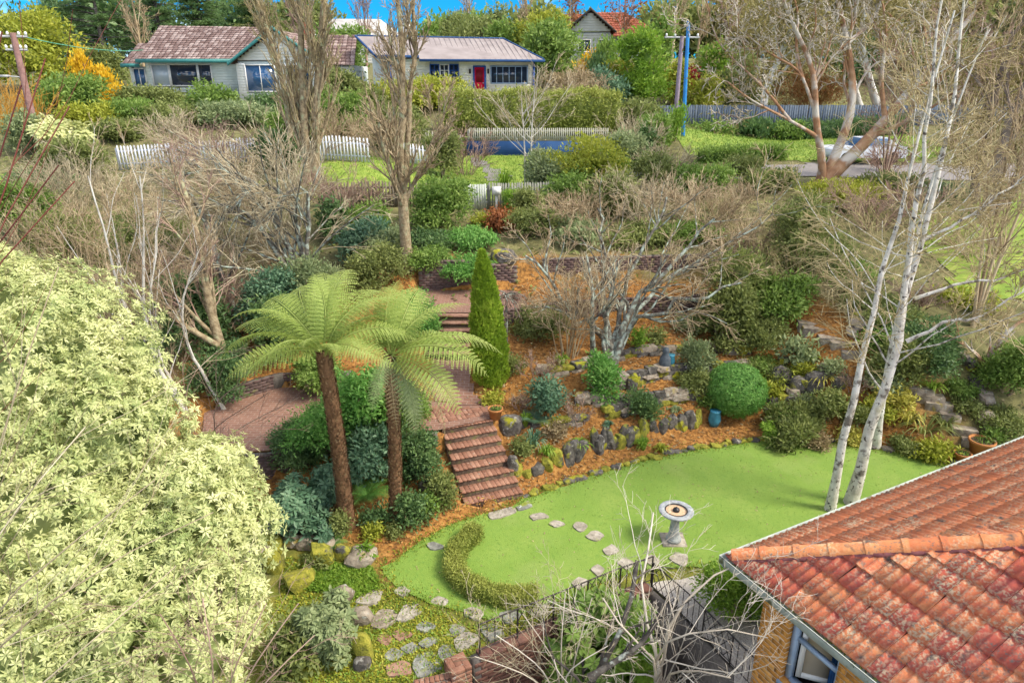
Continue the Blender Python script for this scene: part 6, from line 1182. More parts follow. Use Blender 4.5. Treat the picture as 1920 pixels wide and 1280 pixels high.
bare('bare_poplar', 'tall bare tree with a long pale trunk beside the upper terrace', [([gnd(756, 21.6)] + T((754, 420, 21.6), (750, 280, 21.6), (757, 150, 21.5), (745, -60, 21.4)), .20, .05), (T((760, 330, 21.6), (766, 200, 21.7), (780, 60, 21.8), (770, -60, 21.8)), .10, .04), (T((752, 400, 21.6), (790, 310, 21.7), (825, 240, 21.8), (850, 150, 21.9)), .08, .02)],
     [(16, .18, .55, .30, 8, .06, .10, .5), (8, .15, .5, .45, 6, .09, .05, .55), (7, .15, .5, .45, 4, .12, .02, .6)], 'bark_tan', 'twig_tan', 2, .009, group='bare poplars', jit=.03)
bare('bare_tree', 'small pale bare tree in front of the hedge and blue wall', [([gnd(985, 31)] + T((984, 290, 31), (981, 230, 31), (978, 195, 31)), .05, .02), ([gnd(995, 31)] + T((996, 280, 31), (998, 220, 31), (1003, 165, 31)), .05, .02)], [(9, .3, .75, .7, 7, .08, .05, .5), (7, .2, .5, .45, 5, .12, .03, .6), (5, .2, .5, .45, 4, .14, .0, .6)], 'bark_pale', 'twig_grey', 1, .009)
# the lichened spreading tree
lb_ = G(1148, 690)
def LT_(*pts): return [tuple(lb_ + (0, 0, -.1))] + T(*pts)
bare('lichen_tree', 'wide bare tree crusted with grey lichen above the mulch terraces', [(LT_((1150, 640, 18.2), (1100, 600, 18.2), (1040, 540, 18.0), (985, 480, 17.8)), .12, .03), (LT_((1160, 635, 18.3), (1180, 590, 18.5), (1220, 540, 18.7), (1290, 470, 18.8), (1340, 410, 18.8)), .13, .03), (LT_((1140, 620, 18.4), (1130, 560, 18.8), (1135, 480, 19.2), (1120, 390, 19.6)), .11, .03),
     (LT_((1165, 640, 18.1), (1215, 590, 17.6), (1300, 560, 17.2), (1390, 530, 17.2)), .10, .025), (LT_((1150, 600, 18.9), (1180, 520, 19.4), (1230, 430, 19.9), (1250, 370, 20.2)), .10, .03), (LT_((1120, 610, 17.7), (1070, 590, 17.3), (1010, 575, 17.2)), .07, .02), (LT_((1200, 560, 19.2), (1290, 500, 19.9), (1400, 440, 20.2), (1450, 400, 20.3)), .09, .02)],
     [(9, .3, .7, .42, 7, .13, .07, .55), (7, .2, .65, .5, 5, .15, .05, .55), (6, .15, .65, .5, 4, .17, .03, .6)], 'bark_lichen', 'twig_tan', 1, .0075, jit=.07)
bare('lichen_tree', 'slender lichened stems standing just left of the spreading lichen tree', [([tuple(G(1112, 668))] + T((1110, 600, 17.3), (1112, 540, 17.5), (1100, 480, 17.8)), .09, .03), ([tuple(G(1136, 668))] + T((1136, 610, 17.5), (1142, 560, 17.7), (1160, 490, 18)), .07, .03)], [(8, .35, .6, .5, 7, .12, .06, .5), (7, .2, .6, .5, 5, .14, .05, .6), (5, .2, .6, .5, 4, .15, .02, .6)], 'bark_lichen', 'twig_grey', 1, .0075)
# birches
BR = [(14, .25, .95, .30, 9, .11, .03, .24), (8, .15, .65, .5, 6, .13, -.01, .5), (7, .1, .65, .5, 4, .15, -.06, .65)]
ba = G(1556, 957); bc = G(1594, 945); bd = G(1643, 840)
bare('silver_birch', 'left slimmer silver birch leaning right over the lawn', [([tuple(ba - (0, 0, .1))] + T((1575, 860, 12.6), (1600, 740, 12.7), (1632, 600, 12.8), (1665, 480, 12.9), (1700, 350, 13), (1735, 200, 13.1), (1790, 20, 13.2)), .105, .014)], BR, 'bark_birch', 'twig_green', 1, .0062, group='silver birches', jit=.03)
bare('silver_birch', 'middle thickest silver birch forking above the lawn', [([tuple(bc - (0, 0, .1))] + T((1620, 860, 12.9), (1655, 740, 13), (1690, 620, 13.1), (1708, 540, 13.2), (1735, 420, 13.3), (1762, 300, 13.4), (1800, 130, 13.5), (1812, -40, 13.6)), .135, .018), (T((1685, 640, 13.1), (1690, 560, 13.0), (1708, 450, 12.9), (1725, 330, 12.8), (1745, 200, 12.7), (1770, -20, 12.7)), .075, .015), (T((1700, 640, 13.1), (1760, 610, 12.9), (1850, 590, 12.7), (1960, 520, 12.5)), .04, .012), (T((1715, 560, 13.2), (1800, 530, 13), (1900, 520, 12.8), (1990, 450, 12.7)), .035, .012), (T((1730, 450, 13.3), (1830, 400, 13.2), (1920, 330, 13.1)), .035, .012)], BR, 'bark_birch', 'twig_green', 1, .0062, group='silver birches', jit=.03)
bare('silver_birch', 'right silver birch standing at the back edge of the lawn', [([tuple(bd - (0, 0, .1))] + T((1650, 760, 15.3), (1662, 700, 15.3), (1690, 560, 15.3), (1728, 400, 15.3), (1790, 200, 15.3), (1850, 60, 15.3)), .095, .014)], BR, 'bark_birch', 'twig_green', 1, .006, group='silver birches')
# gums
eb = gnd(1545, 28)
GM = [(9, .3, .65, .5, 9, .16, .05, .42), (7, .3, .75, .45, 6, .2, .03, .5), (6, .2, .7, .45, 4, .18, .02, .55)]
bare('gum_tree', 'orange barked gum tree forking low above the road', [([eb] + T((1562, 320, 28), (1605, 290, 28), (1660, 225, 28), (1740, 130, 28), (1830, 20, 28)), .30, .07), ([eb] + T((1558, 310, 28.1), (1585, 250, 28.3), (1605, 190, 28.5), (1588, 70, 28.6), (1560, -40, 28.7)), .22, .07), ([eb] + T((1552, 310, 27.9), (1525, 240, 27.8), (1532, 130, 27.7), (1490, 60, 27.6), (1450, -50, 27.6)), .18, .05), (T((1530, 255, 27.8), (1480, 225, 27.5), (1410, 190, 27.2), (1365, 155, 27.0)), .08, .025), (T((1525, 200, 27.8), (1500, 130, 27.6), (1440, 100, 27.4), (1395, 60, 27.2)), .07, .02), (T((1480, 225, 27.5), (1430, 160, 27.3), (1395, 130, 27.2), (1340, 80, 27.1), (1325, 0, 27)), .06, .02), (T((1505, 150, 27.7), (1490, 80, 27.9), (1500, 30, 28.1), (1480, -30, 28.2)), .07, .025), (T((1590, 80, 28.5), (1640, 40, 28.8), (1660, -30, 29)), .09, .03), (T((1660, 225, 28), (1650, 150, 28.2), (1665, 60, 28.4), (1650, -20, 28.5)), .10, .03)],
     GM, 'bark_gum', 'twig_white', 1, .014, leaf=('gum', 4800, .19, .32))
gb2 = gnd(1860, 25); bare('gum_tree', 'dark leaning gum trunk at the right edge above the side lawn', [([gb2] + T((1850, 420, 25), (1868, 330, 25), (1890, 230, 25), (1960, 90, 25)), .30, .12), ([gb2] + T((1890, 380, 25), (1930, 290, 25), (1990, 200, 25)), .22, .1)], GM, 'bark_gumgrey', 'twig_purple', 2, .011, leaf=('gum', 3500, .18, .32))
gb3 = gnd(1800, 26.5); bare('gum_tree', 'second dark gum trunk left of the one at the right edge', [([gb3] + T((1815, 420, 26.5), (1835, 330, 26.5), (1850, 230, 26.5), (1900, 60, 26.5)), .26, .08)], GM, 'bark_gumgrey', 'twig_purple', 2, .011, leaf=('gum', 3500, .18, .32))
bare('gum_tree', 'leaning grey blue gum trunk above the paling fence', [([gnd(1425, 46)] + T((1428, 185, 46), (1455, 120, 46), (1475, 80, 46), (1510, -20, 46)), .30, .12)], GM, 'bark_pale', 'twig_grey', 2, .017, leaf=('gum', 4500, .30, .34))
bare('gum_tree', 'gum with pale twisting limbs behind the orange barked gum', [([gnd(1640, 48)] + T((1632, 160, 48), (1610, 60, 48), (1640, -40, 48)), .3, .1), ([gnd(1600, 50)] + T((1590, 120, 50), (1560, 20, 50), (1530, -60, 50)), .25, .1)], GM, 'bark_pale', 'twig_grey', 2, .017, leaf=('gum', 8000, .30, .34))
for px, dep, top, wp, cm, lb in ((1905, 18, 120, 220, 'twig_tan', 'tan bare tree at the right edge above the side lawn'), (1780, 38, 40, 240, 'twig_purple', 'pinkish bare tree far behind the dark gum trunks'), (1665, 30, 90, 170, 'twig_purple', 'pinkish bare tree behind the birch tops')):
    b, H, W, D = place(px, -dep, top, wp); bare('bare_tree', lb, [([b - (0, 0, .1), b + (W * sx * .25, 0, H * .5), b + (W * sx * .6, 0, H * .97)], .05, .015) for sx in (-.55, -.2, .15, .55)], [(12, .2, .5, .42, 6, .08, .07, .45), (8, .15, .5, .45, 4, .11, .04, .6), (6, .15, .55, .5, 3, .13, .02, .65)], cm, cm, 1, .2 * D / 683)
# left hand bare trees
PL = [(10, .2, .55, .42, 8, .08, .08, .5), (8, .2, .5, .45, 5, .11, .05, .6), (6, .2, .5, .45, 4, .13, .02, .6)]
lt = gnd(262, 15); bare('bare_tree', 'pale slender multi stemmed tree rising behind the pale rhododendron', [([lt] + T((250, 640, 15), (215, 520, 15), (190, 410, 15), (165, 330, 15)), .055, .015), ([lt] + T((270, 640, 15), (268, 520, 15), (272, 420, 15), (262, 330, 15)), .06, .015), ([lt] + T((280, 640, 15), (285, 500, 15.1), (300, 400, 15.2)), .04, .012), ([gnd(345, 15.3)] + T((345, 640, 15.3), (340, 560, 15.3), (372, 470, 15.4)), .05, .015)], PL, 'bark_pale', 'twig_tan', 1, .0055, jit=.02)
lb2 = G(436, 722); bare('bare_tree', 'grey brown tree leaning left above the left patio', [([tuple(lb2 - (0, 0, .1))] + T((410, 640, lb2[1] + .1), (385, 540, lb2[1] + .2), (372, 440, lb2[1] + .4), (340, 340, lb2[1] + .8)), .16, .05), (T((412, 650, lb2[1]), (345, 610, lb2[1] - .2), (285, 560, lb2[1] - .3)), .09, .03)], PL, 'bark_tan', 'twig_purple', 1, .007)
LW_ = [(12, .15, .6, .5, 8, .07, -.03, .5), (9, .15, .5, .5, 6, .09, -.05, .6), (6, .2, .5, .5, 4, .1, -.05, .6)]
lb3 = gnd(560, 19.5); bare('weeping_tree', 'arching lichened tree with branches sweeping down left of the poplars', [([lb3] + T((520, 470, 19.5), (470, 400, 19.4), (400, 370, 19.2), (330, 400, 19)), .12, .03), ([lb3] + T((530, 440, 19.6), (500, 350, 19.7), (430, 310, 19.8), (340, 330, 19.9)), .11, .03), ([lb3] + T((560, 430, 19.6), (540, 350, 19.6), (470, 330, 19.3), (400, 440, 19.0)), .10, .03), ([lb3] + T((570, 440, 19.4), (590, 360, 19.3), (560, 330, 19.1), (500, 420, 18.8)), .09, .025), ([gnd(400, 19)] + T((390, 440, 19), (380, 380, 19.1), (330, 340, 19.2)), .12, .04)], LW_, 'bark_lichen', 'twig_grey', 1, .0075, jit=.03)
wb_ = G(950, 655); bare('weeping_tree', 'small weeping tree with a straight stake like trunk right of the cypress', [([tuple(wb_ - (0, 0, .05)), tuple(wb_ + (0, 0, .9)), tuple(wb_ + (.0, 0, 1.62))], .042, .035)] , [(26, .93, 1.25, .62, 8, .12, -.16, .5), (6, .25, .7, .55, 6, .16, -.18, .6), (4, .2, .7, .5, 4, .16, -.15, .6)], 'bark_lichen', 'twig_purple', 1, .007)
# bare thickets over the slope
for px, b_, top, wp, cm, st, lb in ((395, -29, 218, 180, 'twig_purple', 26, 'purplish bare bush in front of the white picket fence'), (330, -34, 200, 110, 'twig_grey', 18, 'grey bare bush behind the left end of the picket fence'), (110, -25, 270, 200, 'twig_grey', 24, 'grey bare thicket at the left below the leaning pole'), (225, -23, 320, 210, 'twig_tan', 26, 'tan bare thicket below the white picket fence'),
        (60, -20, 340, 200, 'twig_tan', 24, 'tan bare thicket at the far left edge'), (150, -17.5, 420, 210, 'twig_tan', 24, 'tan thicket directly behind the pale rhododendron'), (330, -18, 440, 190, 'twig_purple', 24, 'purplish thicket behind the pale slender stems'), (620, -25, 300, 110, 'twig_purple', 18, 'brown twiggy bush right of the poplar feet'), (480, -24, 280, 160, 'twig_tan', 22, 'tan bare bush at the foot of the leaning poplar'), (700, -27, 330, 110, 'twig_purple', 16, 'brown bare bush behind the old picket fence'),
        (1090, -25, 350, 190, 'twig_tan', 28, 'tan bare bush left in the thicket behind the lichen tree'), (1220, -25, 318, 210, 'twig_grey', 30, 'grey bare bush in the middle of the thicket behind the lichen tree'), (1340, -24.5, 330, 220, 'twig_tan', 30, 'tan bare bush right in the thicket behind the lichen tree'), (1430, -22.5, 390, 190, 'twig_tan', 24, 'tan bare bush between the lichen tree and the birches'), (1560, -22, 380, 200, 'twig_green', 22, 'greenish bare bush behind the left birch'), (1660, -24, 330, 220, 'twig_purple', 26, 'brownish bare bush behind the birch tops'), (1780, -23, 380, 220, 'twig_green', 22, 'greenish bare bush right of the birches'), (1900, -21, 430, 180, 'twig_tan', 20, 'tan bare bush at the right edge by the side lawn'),
        (1640, -19.5, 510, 170, 'twig_green', 18, 'low greenish twiggy bush behind the birch trunks'), (1790, -19, 520, 120, 'twig_purple', 14, 'pinkish twiggy bush beside the side lawn'), (1180, -36, 205, 120, 'twig_grey', 18, 'grey bare bush right of the blue wall'), (870, -33, 230, 130, 'twig_purple', 16, 'brownish bare bush left of the blue wall'), (720, -34, 205, 130, 'twig_tan', 18, 'tan bare bush behind the tall bare tree'), (640, -35, 190, 120, 'twig_tan', 18, 'tan bare bush behind the thick poplar'), (1250, -31, 265, 120, 'twig_grey', 18, 'grey bare bush above the thicket left of the road')):
    thicket(px, b_, top, wp, cm, lb, st)
for px, b_, top, wp, cm, st, lb in ((370, -19.5, 400, 170, 'twig_tan', 20, 'tan bare bush left of the arching lichened tree'), (395, -26, 300, 150, 'twig_tan', 18, 'tan bare bush behind the arching lichened tree'), (215, -27, 300, 150, 'twig_grey', 16, 'pale bare bush below the left end of the picket fence'), (500, -21, 400, 120, 'twig_tan', 16, 'tan bare bush right of the arching lichened tree')): thicket(px, b_, top, wp, cm, lb, st)
thicket(1065, 665, 470, 150, 'twig_tan', 'fine tan bare shrub on the bed behind the low brick wall', 14)
thicket(1340, -22.6, 470, 170, 'twig_grey', 'grey bare shrub at the right end of the low brick wall', 16)
thicket(1470, 560, 440, 150, 'twig_green', 'feathery greenish bare shrub left of the birches', 16, leaf=('olive', 1500, .07, .3))
# evergreen shrubs on the slope
SH = [(620, -24, 380, 70, 'dark', 'leafy', 'dark green bush at the foot of the thick poplar'), (680, -24.5, 392, 85, 'green', 'leafy', 'yellowish green bush left of the tall bare trunk'), (655, -22.5, 420, 100, 'blue', 'leafy', 'blue green bush below the old picket fence'), (712, -22.2, 430, 80, 'sage', 'leafy', 'sage bush against the tall bare trunk'), (690, -20.5, 470, 110, 'olive', 'leafy', 'olive bush behind the back fronds of the tree ferns'),
      (830, -25.4, 345, 125, 'green', 'leafy', 'tall green bush left of the timber gate'), (800, -23.4, 440, 110, 'dark', 'leafy', 'dark low bush right of the tall bare trunk'), (880, -23.2, 432, 115, 'emerald', 'droop', 'layered emerald conifer behind the cypress tip'), (943, -25.0, 396, 62, 'rust', 'droop', 'rust red weeping maple mound near the gate'), (905, -25.6, 408, 50, 'lime', 'leafy', 'pale variegated bush left of the rust red mound'), (800, 500, 470, 90, 'green', 'leafy', 'leafy green ground bush on top of the niche wall, left'), (882, 520, 486, 90, 'emerald', 'leafy', 'leafy green ground bush on top of the niche wall, right'), (985, -25.8, 360, 60, 'olive', 'leafy', 'olive bush right of the rust red mound'),
      (1085, -29.6, 272, 180, 'lime', 'leafy', 'large pale green bush in the middle behind the timber fence'), (1015, -29.8, 285, 90, 'sage', 'leafy', 'green bush left of the large pale green bush'), (1140, -30, 288, 100, 'bright', 'leafy', 'yellow green bush right of the large pale green bush'), (1070, -28, 330, 110, 'green', 'leafy', 'lower green bush by the right part of the timber fence'), (830, -31.5, 255, 70, 'olive', 'leafy', 'olive bush beside the tall bare tree above the bank'),
      (1510, -21.5, 365, 130, 'olive', 'leafy', 'dark olive bush behind the left birch'), (1590, -26, 345, 130, 'lime', 'leafy', 'yellow green bush at the foot of the orange barked gum'), (1430, -20, 480, 150, 'olive', 'spray', 'large feathery olive bush right of the lichen tree'), (1385, -19, 540, 110, 'olive', 'spray', 'feathery dull green bush right of the low brick wall'), (1510, -19.5, 520, 120, 'green', 'leafy', 'leafy green bush behind the left birch trunk'), (1475, -18.6, 600, 90, 'olive', 'spray', 'feathery olive bush left of the upper stone steps'),
      (1560, -21, 440, 150, 'olive', 'leafy', 'tangled olive bush above the upper stone steps'), (1700, -18.5, 560, 150, 'olive', 'spray', 'feathery olive bush behind the middle birch'), (1740, 700, 610, 130, 'dark', 'leafy', 'dark bush right of the birch trunks'), (1780, -17.6, 600, 140, 'dark', 'leafy', 'dark evergreen above the lower stone steps'), (1890, 740, 640, 110, 'green', 'leafy', 'glossy green bush at the right edge'), (1830, -17.2, 655, 100, 'dark', 'leafy', 'dark bush at the foot of the small forked tree'), (1690, 720, 640, 100, 'olive', 'spray', 'olive feathery bush between the birch trunks and the lower steps'), (1880, -19, 590, 110, 'lime', 'leafy', 'yellow green bush near the side lawn'),
      (60, -28, 330, 130, 'dark', 'leafy', 'dark bush at the left edge below the corner grass'), (90, -21, 380, 150, 'olive', 'leafy', 'olive bush in the tan thicket at far left'), (230, -20, 400, 180, 'olive', 'leafy', 'olive bush behind the pale slender stems'), (300, -17, 520, 150, 'dark', 'leafy', 'dark bush between the rhododendron and the leaning tree'), (470, -18, 500, 110, 'blue', 'leafy', 'blue green bush behind the left fern fronds'), (490, -17.2, 570, 120, 'dark', 'leafy', 'dark bush below the left fern fronds'), (560, -18.6, 470, 110, 'sage', 'spray', 'feathery pale green bush behind the tree ferns'), (360, -15.8, 640, 120, 'dark', 'leafy', 'dark low bush at the base of the leaning tree'), (520, -30, 250, 80, 'dark', 'leafy', 'dark bush at the right part of the white picket fence'),
      (590, 850, 760, 150, 'emerald', 'leafy', 'glossy green bush left of the left fern trunk'), (550, 890, 790, 120, 'dark', 'leafy', 'dark glossy bush on the left patio wall'), (680, 850, 690, 130, 'emerald', 'leafy', 'tall glossy bush between the two fern trunks'), (700, 900, 800, 120, 'blue', 'leafy', 'blue green bush between the fern trunks lower down'), (780, 900, 800, 90, 'dark', 'leafy', 'dark bush right of the right fern trunk'), (760, 830, 720, 110, 'green', 'leafy', 'green bush behind the right fern trunk'), (600, 740, 660, 110, 'green', 'leafy', 'green bush behind the left fern trunk top'), (770, 640, 545, 90, 'emerald', 'leafy', 'bright green bush left of the upper stairs'), (560, 1000, 905, 130, 'blue', 'rosette', 'dark rhododendron at the left of the left fern trunk'), (620, 960, 870, 80, 'blue', 'rosette', 'upright dark rhododendron against the left fern trunk'), (705, 990, 955, 50, 'dark', 'leafy', 'small dark bush between the feet of the fern trunks'), (770, 985, 920, 60, 'dark', 'leafy', 'dark green bush at the foot of the right fern trunk'), (832, 940, 885, 55, 'olive', 'leafy', 'small mottled bush left of the brick stairs'), (640, 1010, 960, 40, 'olive', 'leafy', 'olive bush at the foot of the left fern trunk'), (684, 1052, 1028, 26, 'bright', 'rosette', 'tiny bright green plant in the mulch below the ferns'), (1133, 745, 668, 76, 'emerald', 'spray', 'bright green bushy conifer on the mulch terrace'),
      (1202, 780, 738, 60, 'dark', 'spray', 'dark rounded shrub above the upright rocks'), (1308, 690, 640, 66, 'sage', 'spray', 'grey green upright shrub right of the stone figure'), (1300, 735, 705, 60, 'olive', 'leafy', 'low yellowish shrub left of the ball bush'), (1010, 630, 585, 100, 'olive', 'leafy', 'spreading olive shrub under the low brick wall'), (1030, 775, 715, 60, 'blue', 'leafy', 'blue green hellebore clump on the mulch'), (925, 760, 740, 40, 'lime', 'leafy', 'pale green small bush beside the landing'), (1445, 745, 710, 44, 'lime', 'droop', 'fresh green bush just above the ball bush'), (1470, 800, 765, 70, 'green', 'leafy', 'green ground plants right of the ball bush'), (1490, 815, 770, 120, 'olive', 'spray', 'flat topped spreading juniper behind the lawn'), (1545, 790, 735, 60, 'olive', 'leafy', 'olive shrub left of the left birch trunk'), (1438, 830, 790, 34, 'bright', 'rosette', 'broad leaved bright plant at the lawn edge'), (1195, 650, 618, 30, 'bright', 'leafy', 'small bright green plant in the upper mulch bed'), (1425, 690, 675, 60, 'green', 'leafy', 'low emerald ground plant at the right of the terraces'), (1680, 770, 730, 70, 'yellowgrass', 'leafy', 'golden autumn shrub beside the lower steps'), (1745, 860, 830, 60, 'lime', 'leafy', 'yellow green ground plant near the pots'), (1870, 800, 775, 90, 'olive', 'leafy', 'low olive groundcover right of the lower steps'), (1800, 735, 715, 50, 'green', 'leafy', 'green plant behind the lower steps'),
      (1370, 1160, 1055, 130, 'bright', 'spray', 'green feathery bush under the house eave corner'), (1120, -8.2, 1160, 110, 'green', 'rosette', 'leafy evergreen low in the sunken area, left'), (1205, -7.9, 1185, 130, 'green', 'rosette', 'leafy evergreen low in the sunken area, middle'), (1275, -8.2, 1140, 90, 'bright', 'rosette', 'leafy evergreen in the sunken area nearest the gravel'), (1165, -8.9, 1085, 120, 'green', 'rosette', 'large leaved evergreen just inside the railing, left one'), (1240, -8.8, 1085, 110, 'green', 'rosette', 'large leaved evergreen below the birdbath'), (640, 1180, 1100, 60, 'sage', 'rosette', 'pale green rosette shrub left of the boulders'), (600, 1240, 1120, 120, 'sage', 'rosette', 'grey green rosette shrub at the bottom left of the path'), (545, 1260, 1170, 90, 'olive', 'leafy', 'olive bush at the bottom beside the rhododendron')]
for px, b_, top, wp, pal, md, lb in SH:
    big = md == 'rosette'; shrub(px, b_, top, wp, pal, lb, 'tree' if False else 'shrub', md, (.11 if b_ < 0 else .08) if big else (.06 if b_ > 0 else .08), 1.0 if not big else .8, .36 if big else .42, n=6 if wp > 50 else 3, per=8, core=.62)
for px, b_, top, wp, lb in (
    (1005, 710, 650, 90, 'dry pinkish grey shrub right of the cypress foot'),
    (1085, 800, 748, 80, 'dry brown shrub above the lowest rocks'),
    (975, 770, 735, 60, 'dead brown bush behind the grey boulder'),
    (1600, 740, 690, 60, 'dry brownish shrub between the birches'),
    ):
    thicket(px, b_, top, wp, 'twig_purple', lb, 7, leaf=('tan', 300, .05, .45), r=.012)
for px, b_, top, wp, pal, lb in (
    (260, -40, 195, 120, 'green', 'low green shrub under the balcony of the green house'),
    (340, -39, 205, 110, 'olive', 'dull shrub right of the low green one under the balcony'),
    (450, -40, 196, 120, 'sage', 'grey green shrub below the gable of the green house'),
    (560, -38, 205, 110, 'green', 'green shrub left of the cottage behind the poplar feet'),
    (180, -38, 205, 110, 'lime', 'yellowish shrub below the golden saplings'),
    (640, -39.5, 190, 110, 'green', 'green shrub behind the thick poplar'),
    (740, -37.5, 212, 110, 'olive', 'olive shrub left of the clipped hedge'),
    (1190, -42, 195, 90, 'olive', 'olive shrub at the right end of the clipped hedge'),
    (1225, -38, 225, 70, 'green', 'green shrub below the tall golden green conifer'),
    (1170, -33, 255, 90, 'sage', 'sage shrub right of the blue wall'),
    (1240, -29, 300, 100, 'olive', 'olive shrub behind the grey thicket'),
    (1320, -28, 315, 110, 'green', 'green shrub behind the thicket near the road'),
    (1460, -28, 325, 110, 'olive', 'olive shrub below the road'),
    (1150, -26.5, 335, 110, 'olive', 'olive shrub behind the left of the thicket'),
    (1000, -24, 400, 90, 'olive', 'olive shrub on the slope behind the cypress'),
    (1090, -23.8, 420, 110, 'sage', 'sage shrub behind the long brick wall'),
    (1210, -23.6, 430, 120, 'olive', 'olive shrub behind the middle of the long brick wall'),
    (1320, -23.8, 425, 110, 'green', 'green shrub behind the right of the long brick wall'),
    (1660, -28, 330, 120, 'olive', 'olive shrub right of the orange barked gum'),
    (1760, -27, 350, 120, 'sage', 'sage shrub among the dark gum trunks'),
    (1620, -20.5, 500, 110, 'green', 'green shrub between the two left birches'),
    (1560, -17.8, 640, 60, 'sage', 'small sage shrub beside the upper stone steps'),
    (130, -30, 260, 110, 'olive', 'olive shrub right of the corner grass'),
    (30, -24, 330, 120, 'green', 'green shrub at the far left edge'),
    ):
    shrub(px, b_, top, wp, pal, lb, Ln=.09, core=.5)
for px, b_, top, wp, pal, md, lb in (
    (1470, 845, 822, 44, 'olive', 'leafy', 'low mottled plant at the lawn edge right of the broad leaved bright plant'),
    (1525, 838, 815, 50, 'tan', 'leafy', 'dry tan plant at the lawn edge under the left birch'),
    (1500, 760, 738, 44, 'sage', 'leafy', 'small sage plant in front of the dark rocks'),
    (1560, 770, 742, 50, 'green', 'leafy', 'green plant in front of the small dark rock'),
    (1605, 800, 765, 56, 'olive', 'spray', 'feathery olive plant right behind the left birch trunk'),
    (1640, 790, 755, 50, 'lime', 'leafy', 'yellow green plant between the two birch trunks'),
    (1590, 830, 805, 46, 'yellowgrass', 'leafy', 'golden low plant at the lawn edge between the birches'),
    (1690, 845, 820, 56, 'olive', 'leafy', 'dull green plant at the foot of the right birch'),
    (1655, 735, 700, 60, 'sage', 'leafy', 'sage plant above the golden autumn shrub'),
    (1460, 715, 690, 50, 'olive', 'leafy', 'small olive plant above the dark rocks'),
    (1500, 705, 680, 44, 'lime', 'leafy', 'yellow green plant beside the golden grassy clump'),
    (1400, 700, 680, 50, 'olive', 'leafy', 'olive groundcover behind the ball bush'),
    (1330, 760, 742, 40, 'green', 'leafy', 'little green plant left of the ball bush'),
    (980, 850, 828, 44, 'olive', 'leafy', 'small olive plant beside the upper half of the lower stairs'),
    (1040, 820, 800, 44, 'tan', 'leafy', 'small dry plant between the strap leaved clumps'),
    (960, 700, 672, 50, 'olive', 'spray', 'feathery olive plant at the foot of the cypress'),
    (1230, 640, 620, 40, 'olive', 'leafy', 'little olive plant in the upper mulch bed'),
    (1290, 625, 600, 50, 'sage', 'leafy', 'pale green plant below the low brick wall'),
    (1360, 660, 635, 60, 'olive', 'leafy', 'olive plant right of the rounded grey boulder'),
    (1640, 660, 620, 60, 'green', 'leafy', 'green plant right of the upper stone steps'),
    (1560, 700, 675, 50, 'sage', 'leafy', 'sage plant below the upper stone steps'),
    (1810, 770, 745, 50, 'olive', 'leafy', 'olive plant right of the second stone step'),
    (1860, 830, 805, 50, 'green', 'leafy', 'green plant right of the big terracotta bowl'),
    (520, 975, 940, 60, 'olive', 'leafy', 'olive plant at the edge of the dark rhododendron'),
    (590, 1065, 1040, 44, 'olive', 'leafy', 'small olive plant behind the mossy boulders'),
    (740, 1010, 990, 36, 'olive', 'leafy', 'small ragged plant at the foot of the right fern trunk'),
    (805, 960, 930, 40, 'green', 'leafy', 'small green plant left of the bottom stair'),
    (700, 1010, 985, 36, 'lime', 'leafy', 'small yellow green plant between the fern feet'),
    ):
    shrub(px, b_, top, wp, pal, lb, 'plant', md, .06, .9, n=4, core=.3, name='garden_plant')
straps(945, -30.3, 306, 60, 'bright', 'dark green clump of strap leaves on the bank lawn', 90)
shrub(1395, -31.2, 300, 80, 'olive', 'olive bush at the near end of the road')
thicket(1665, -31.5, 262, 130, 'twig_purple', 'brown bare bush in front of the parked car', 18)
ST_ = [(1052, 690, 655, 44, 'bright', 'strap leaved clump beside the dry pinkish shrub'), (1085, 850, 815, 52, 'bright', 'arching strap leaved clump in front of the mossy rocks'), (1205, 845, 812, 46, 'bright', 'pointed strap leaved clump at the lawn edge by the rocks'), (1240, 848, 825, 36, 'lime', 'pale strap leaved clump next to the pointed one'), (1000, 840, 795, 60, 'blue', 'blue grey lily clump above the mossy rocks by the stairs'), (985, 800, 765, 40, 'bright', 'strap leaved clump beside the terracotta pot'), (1025, 855, 825, 40, 'bright', 'small spidery plant above the mossy yellow rocks'), (1140, 800, 785, 30, 'blue', 'small grey green tuft on the mulch'), (1268, 772, 758, 34, 'sage', 'small pale tuft above the upright rocks'), (1500, 690, 660, 44, 'yellowgrass', 'golden grassy clump left of the upper steps'), (1540, 720, 690, 60, 'yellowgrass', 'golden grassy clump behind the left birch'), (1520, 680, 655, 40, 'bright', 'bright strap clump above the golden grass'), (1745, 735, 705, 56, 'bright', 'bright strap clump above the lower stone steps'), (1730, 810, 768, 110, 'olive', 'wide strap leaf clump left of the lower stone steps'), (1770, 800, 770, 70, 'olive', 'strap leaf clump against the lower stone steps'), (1700, 800, 755, 60, 'yellowgrass', 'golden strap clump by the right birch'), (1745, 845, 820, 50, 'lime', 'yellow green strap clump at the lawn corner'), (1880, 775, 750, 60, 'olive', 'strap clump right of the lower stone steps'), (580, 1072, 1050, 36, 'bright', 'little grassy tuft beside the yellow mossy boulder'), (1350, 720, 700, 40, 'bright', 'small strap tuft behind the ball bush')]
for px, b_, top, wp, pal, lb in ST_: straps(px, b_, top, wp, pal, lb, 60)
low_fern(690, 935, 110, 0, 'green ground fern between the two tree fern trunks'); low_fern(618, 1030, 70, 0, 'small bright ground fern beside the foot of the left tree fern'); low_fern(1000, 800, 70, 1, 'bluish ground fern right of the terracotta pot')
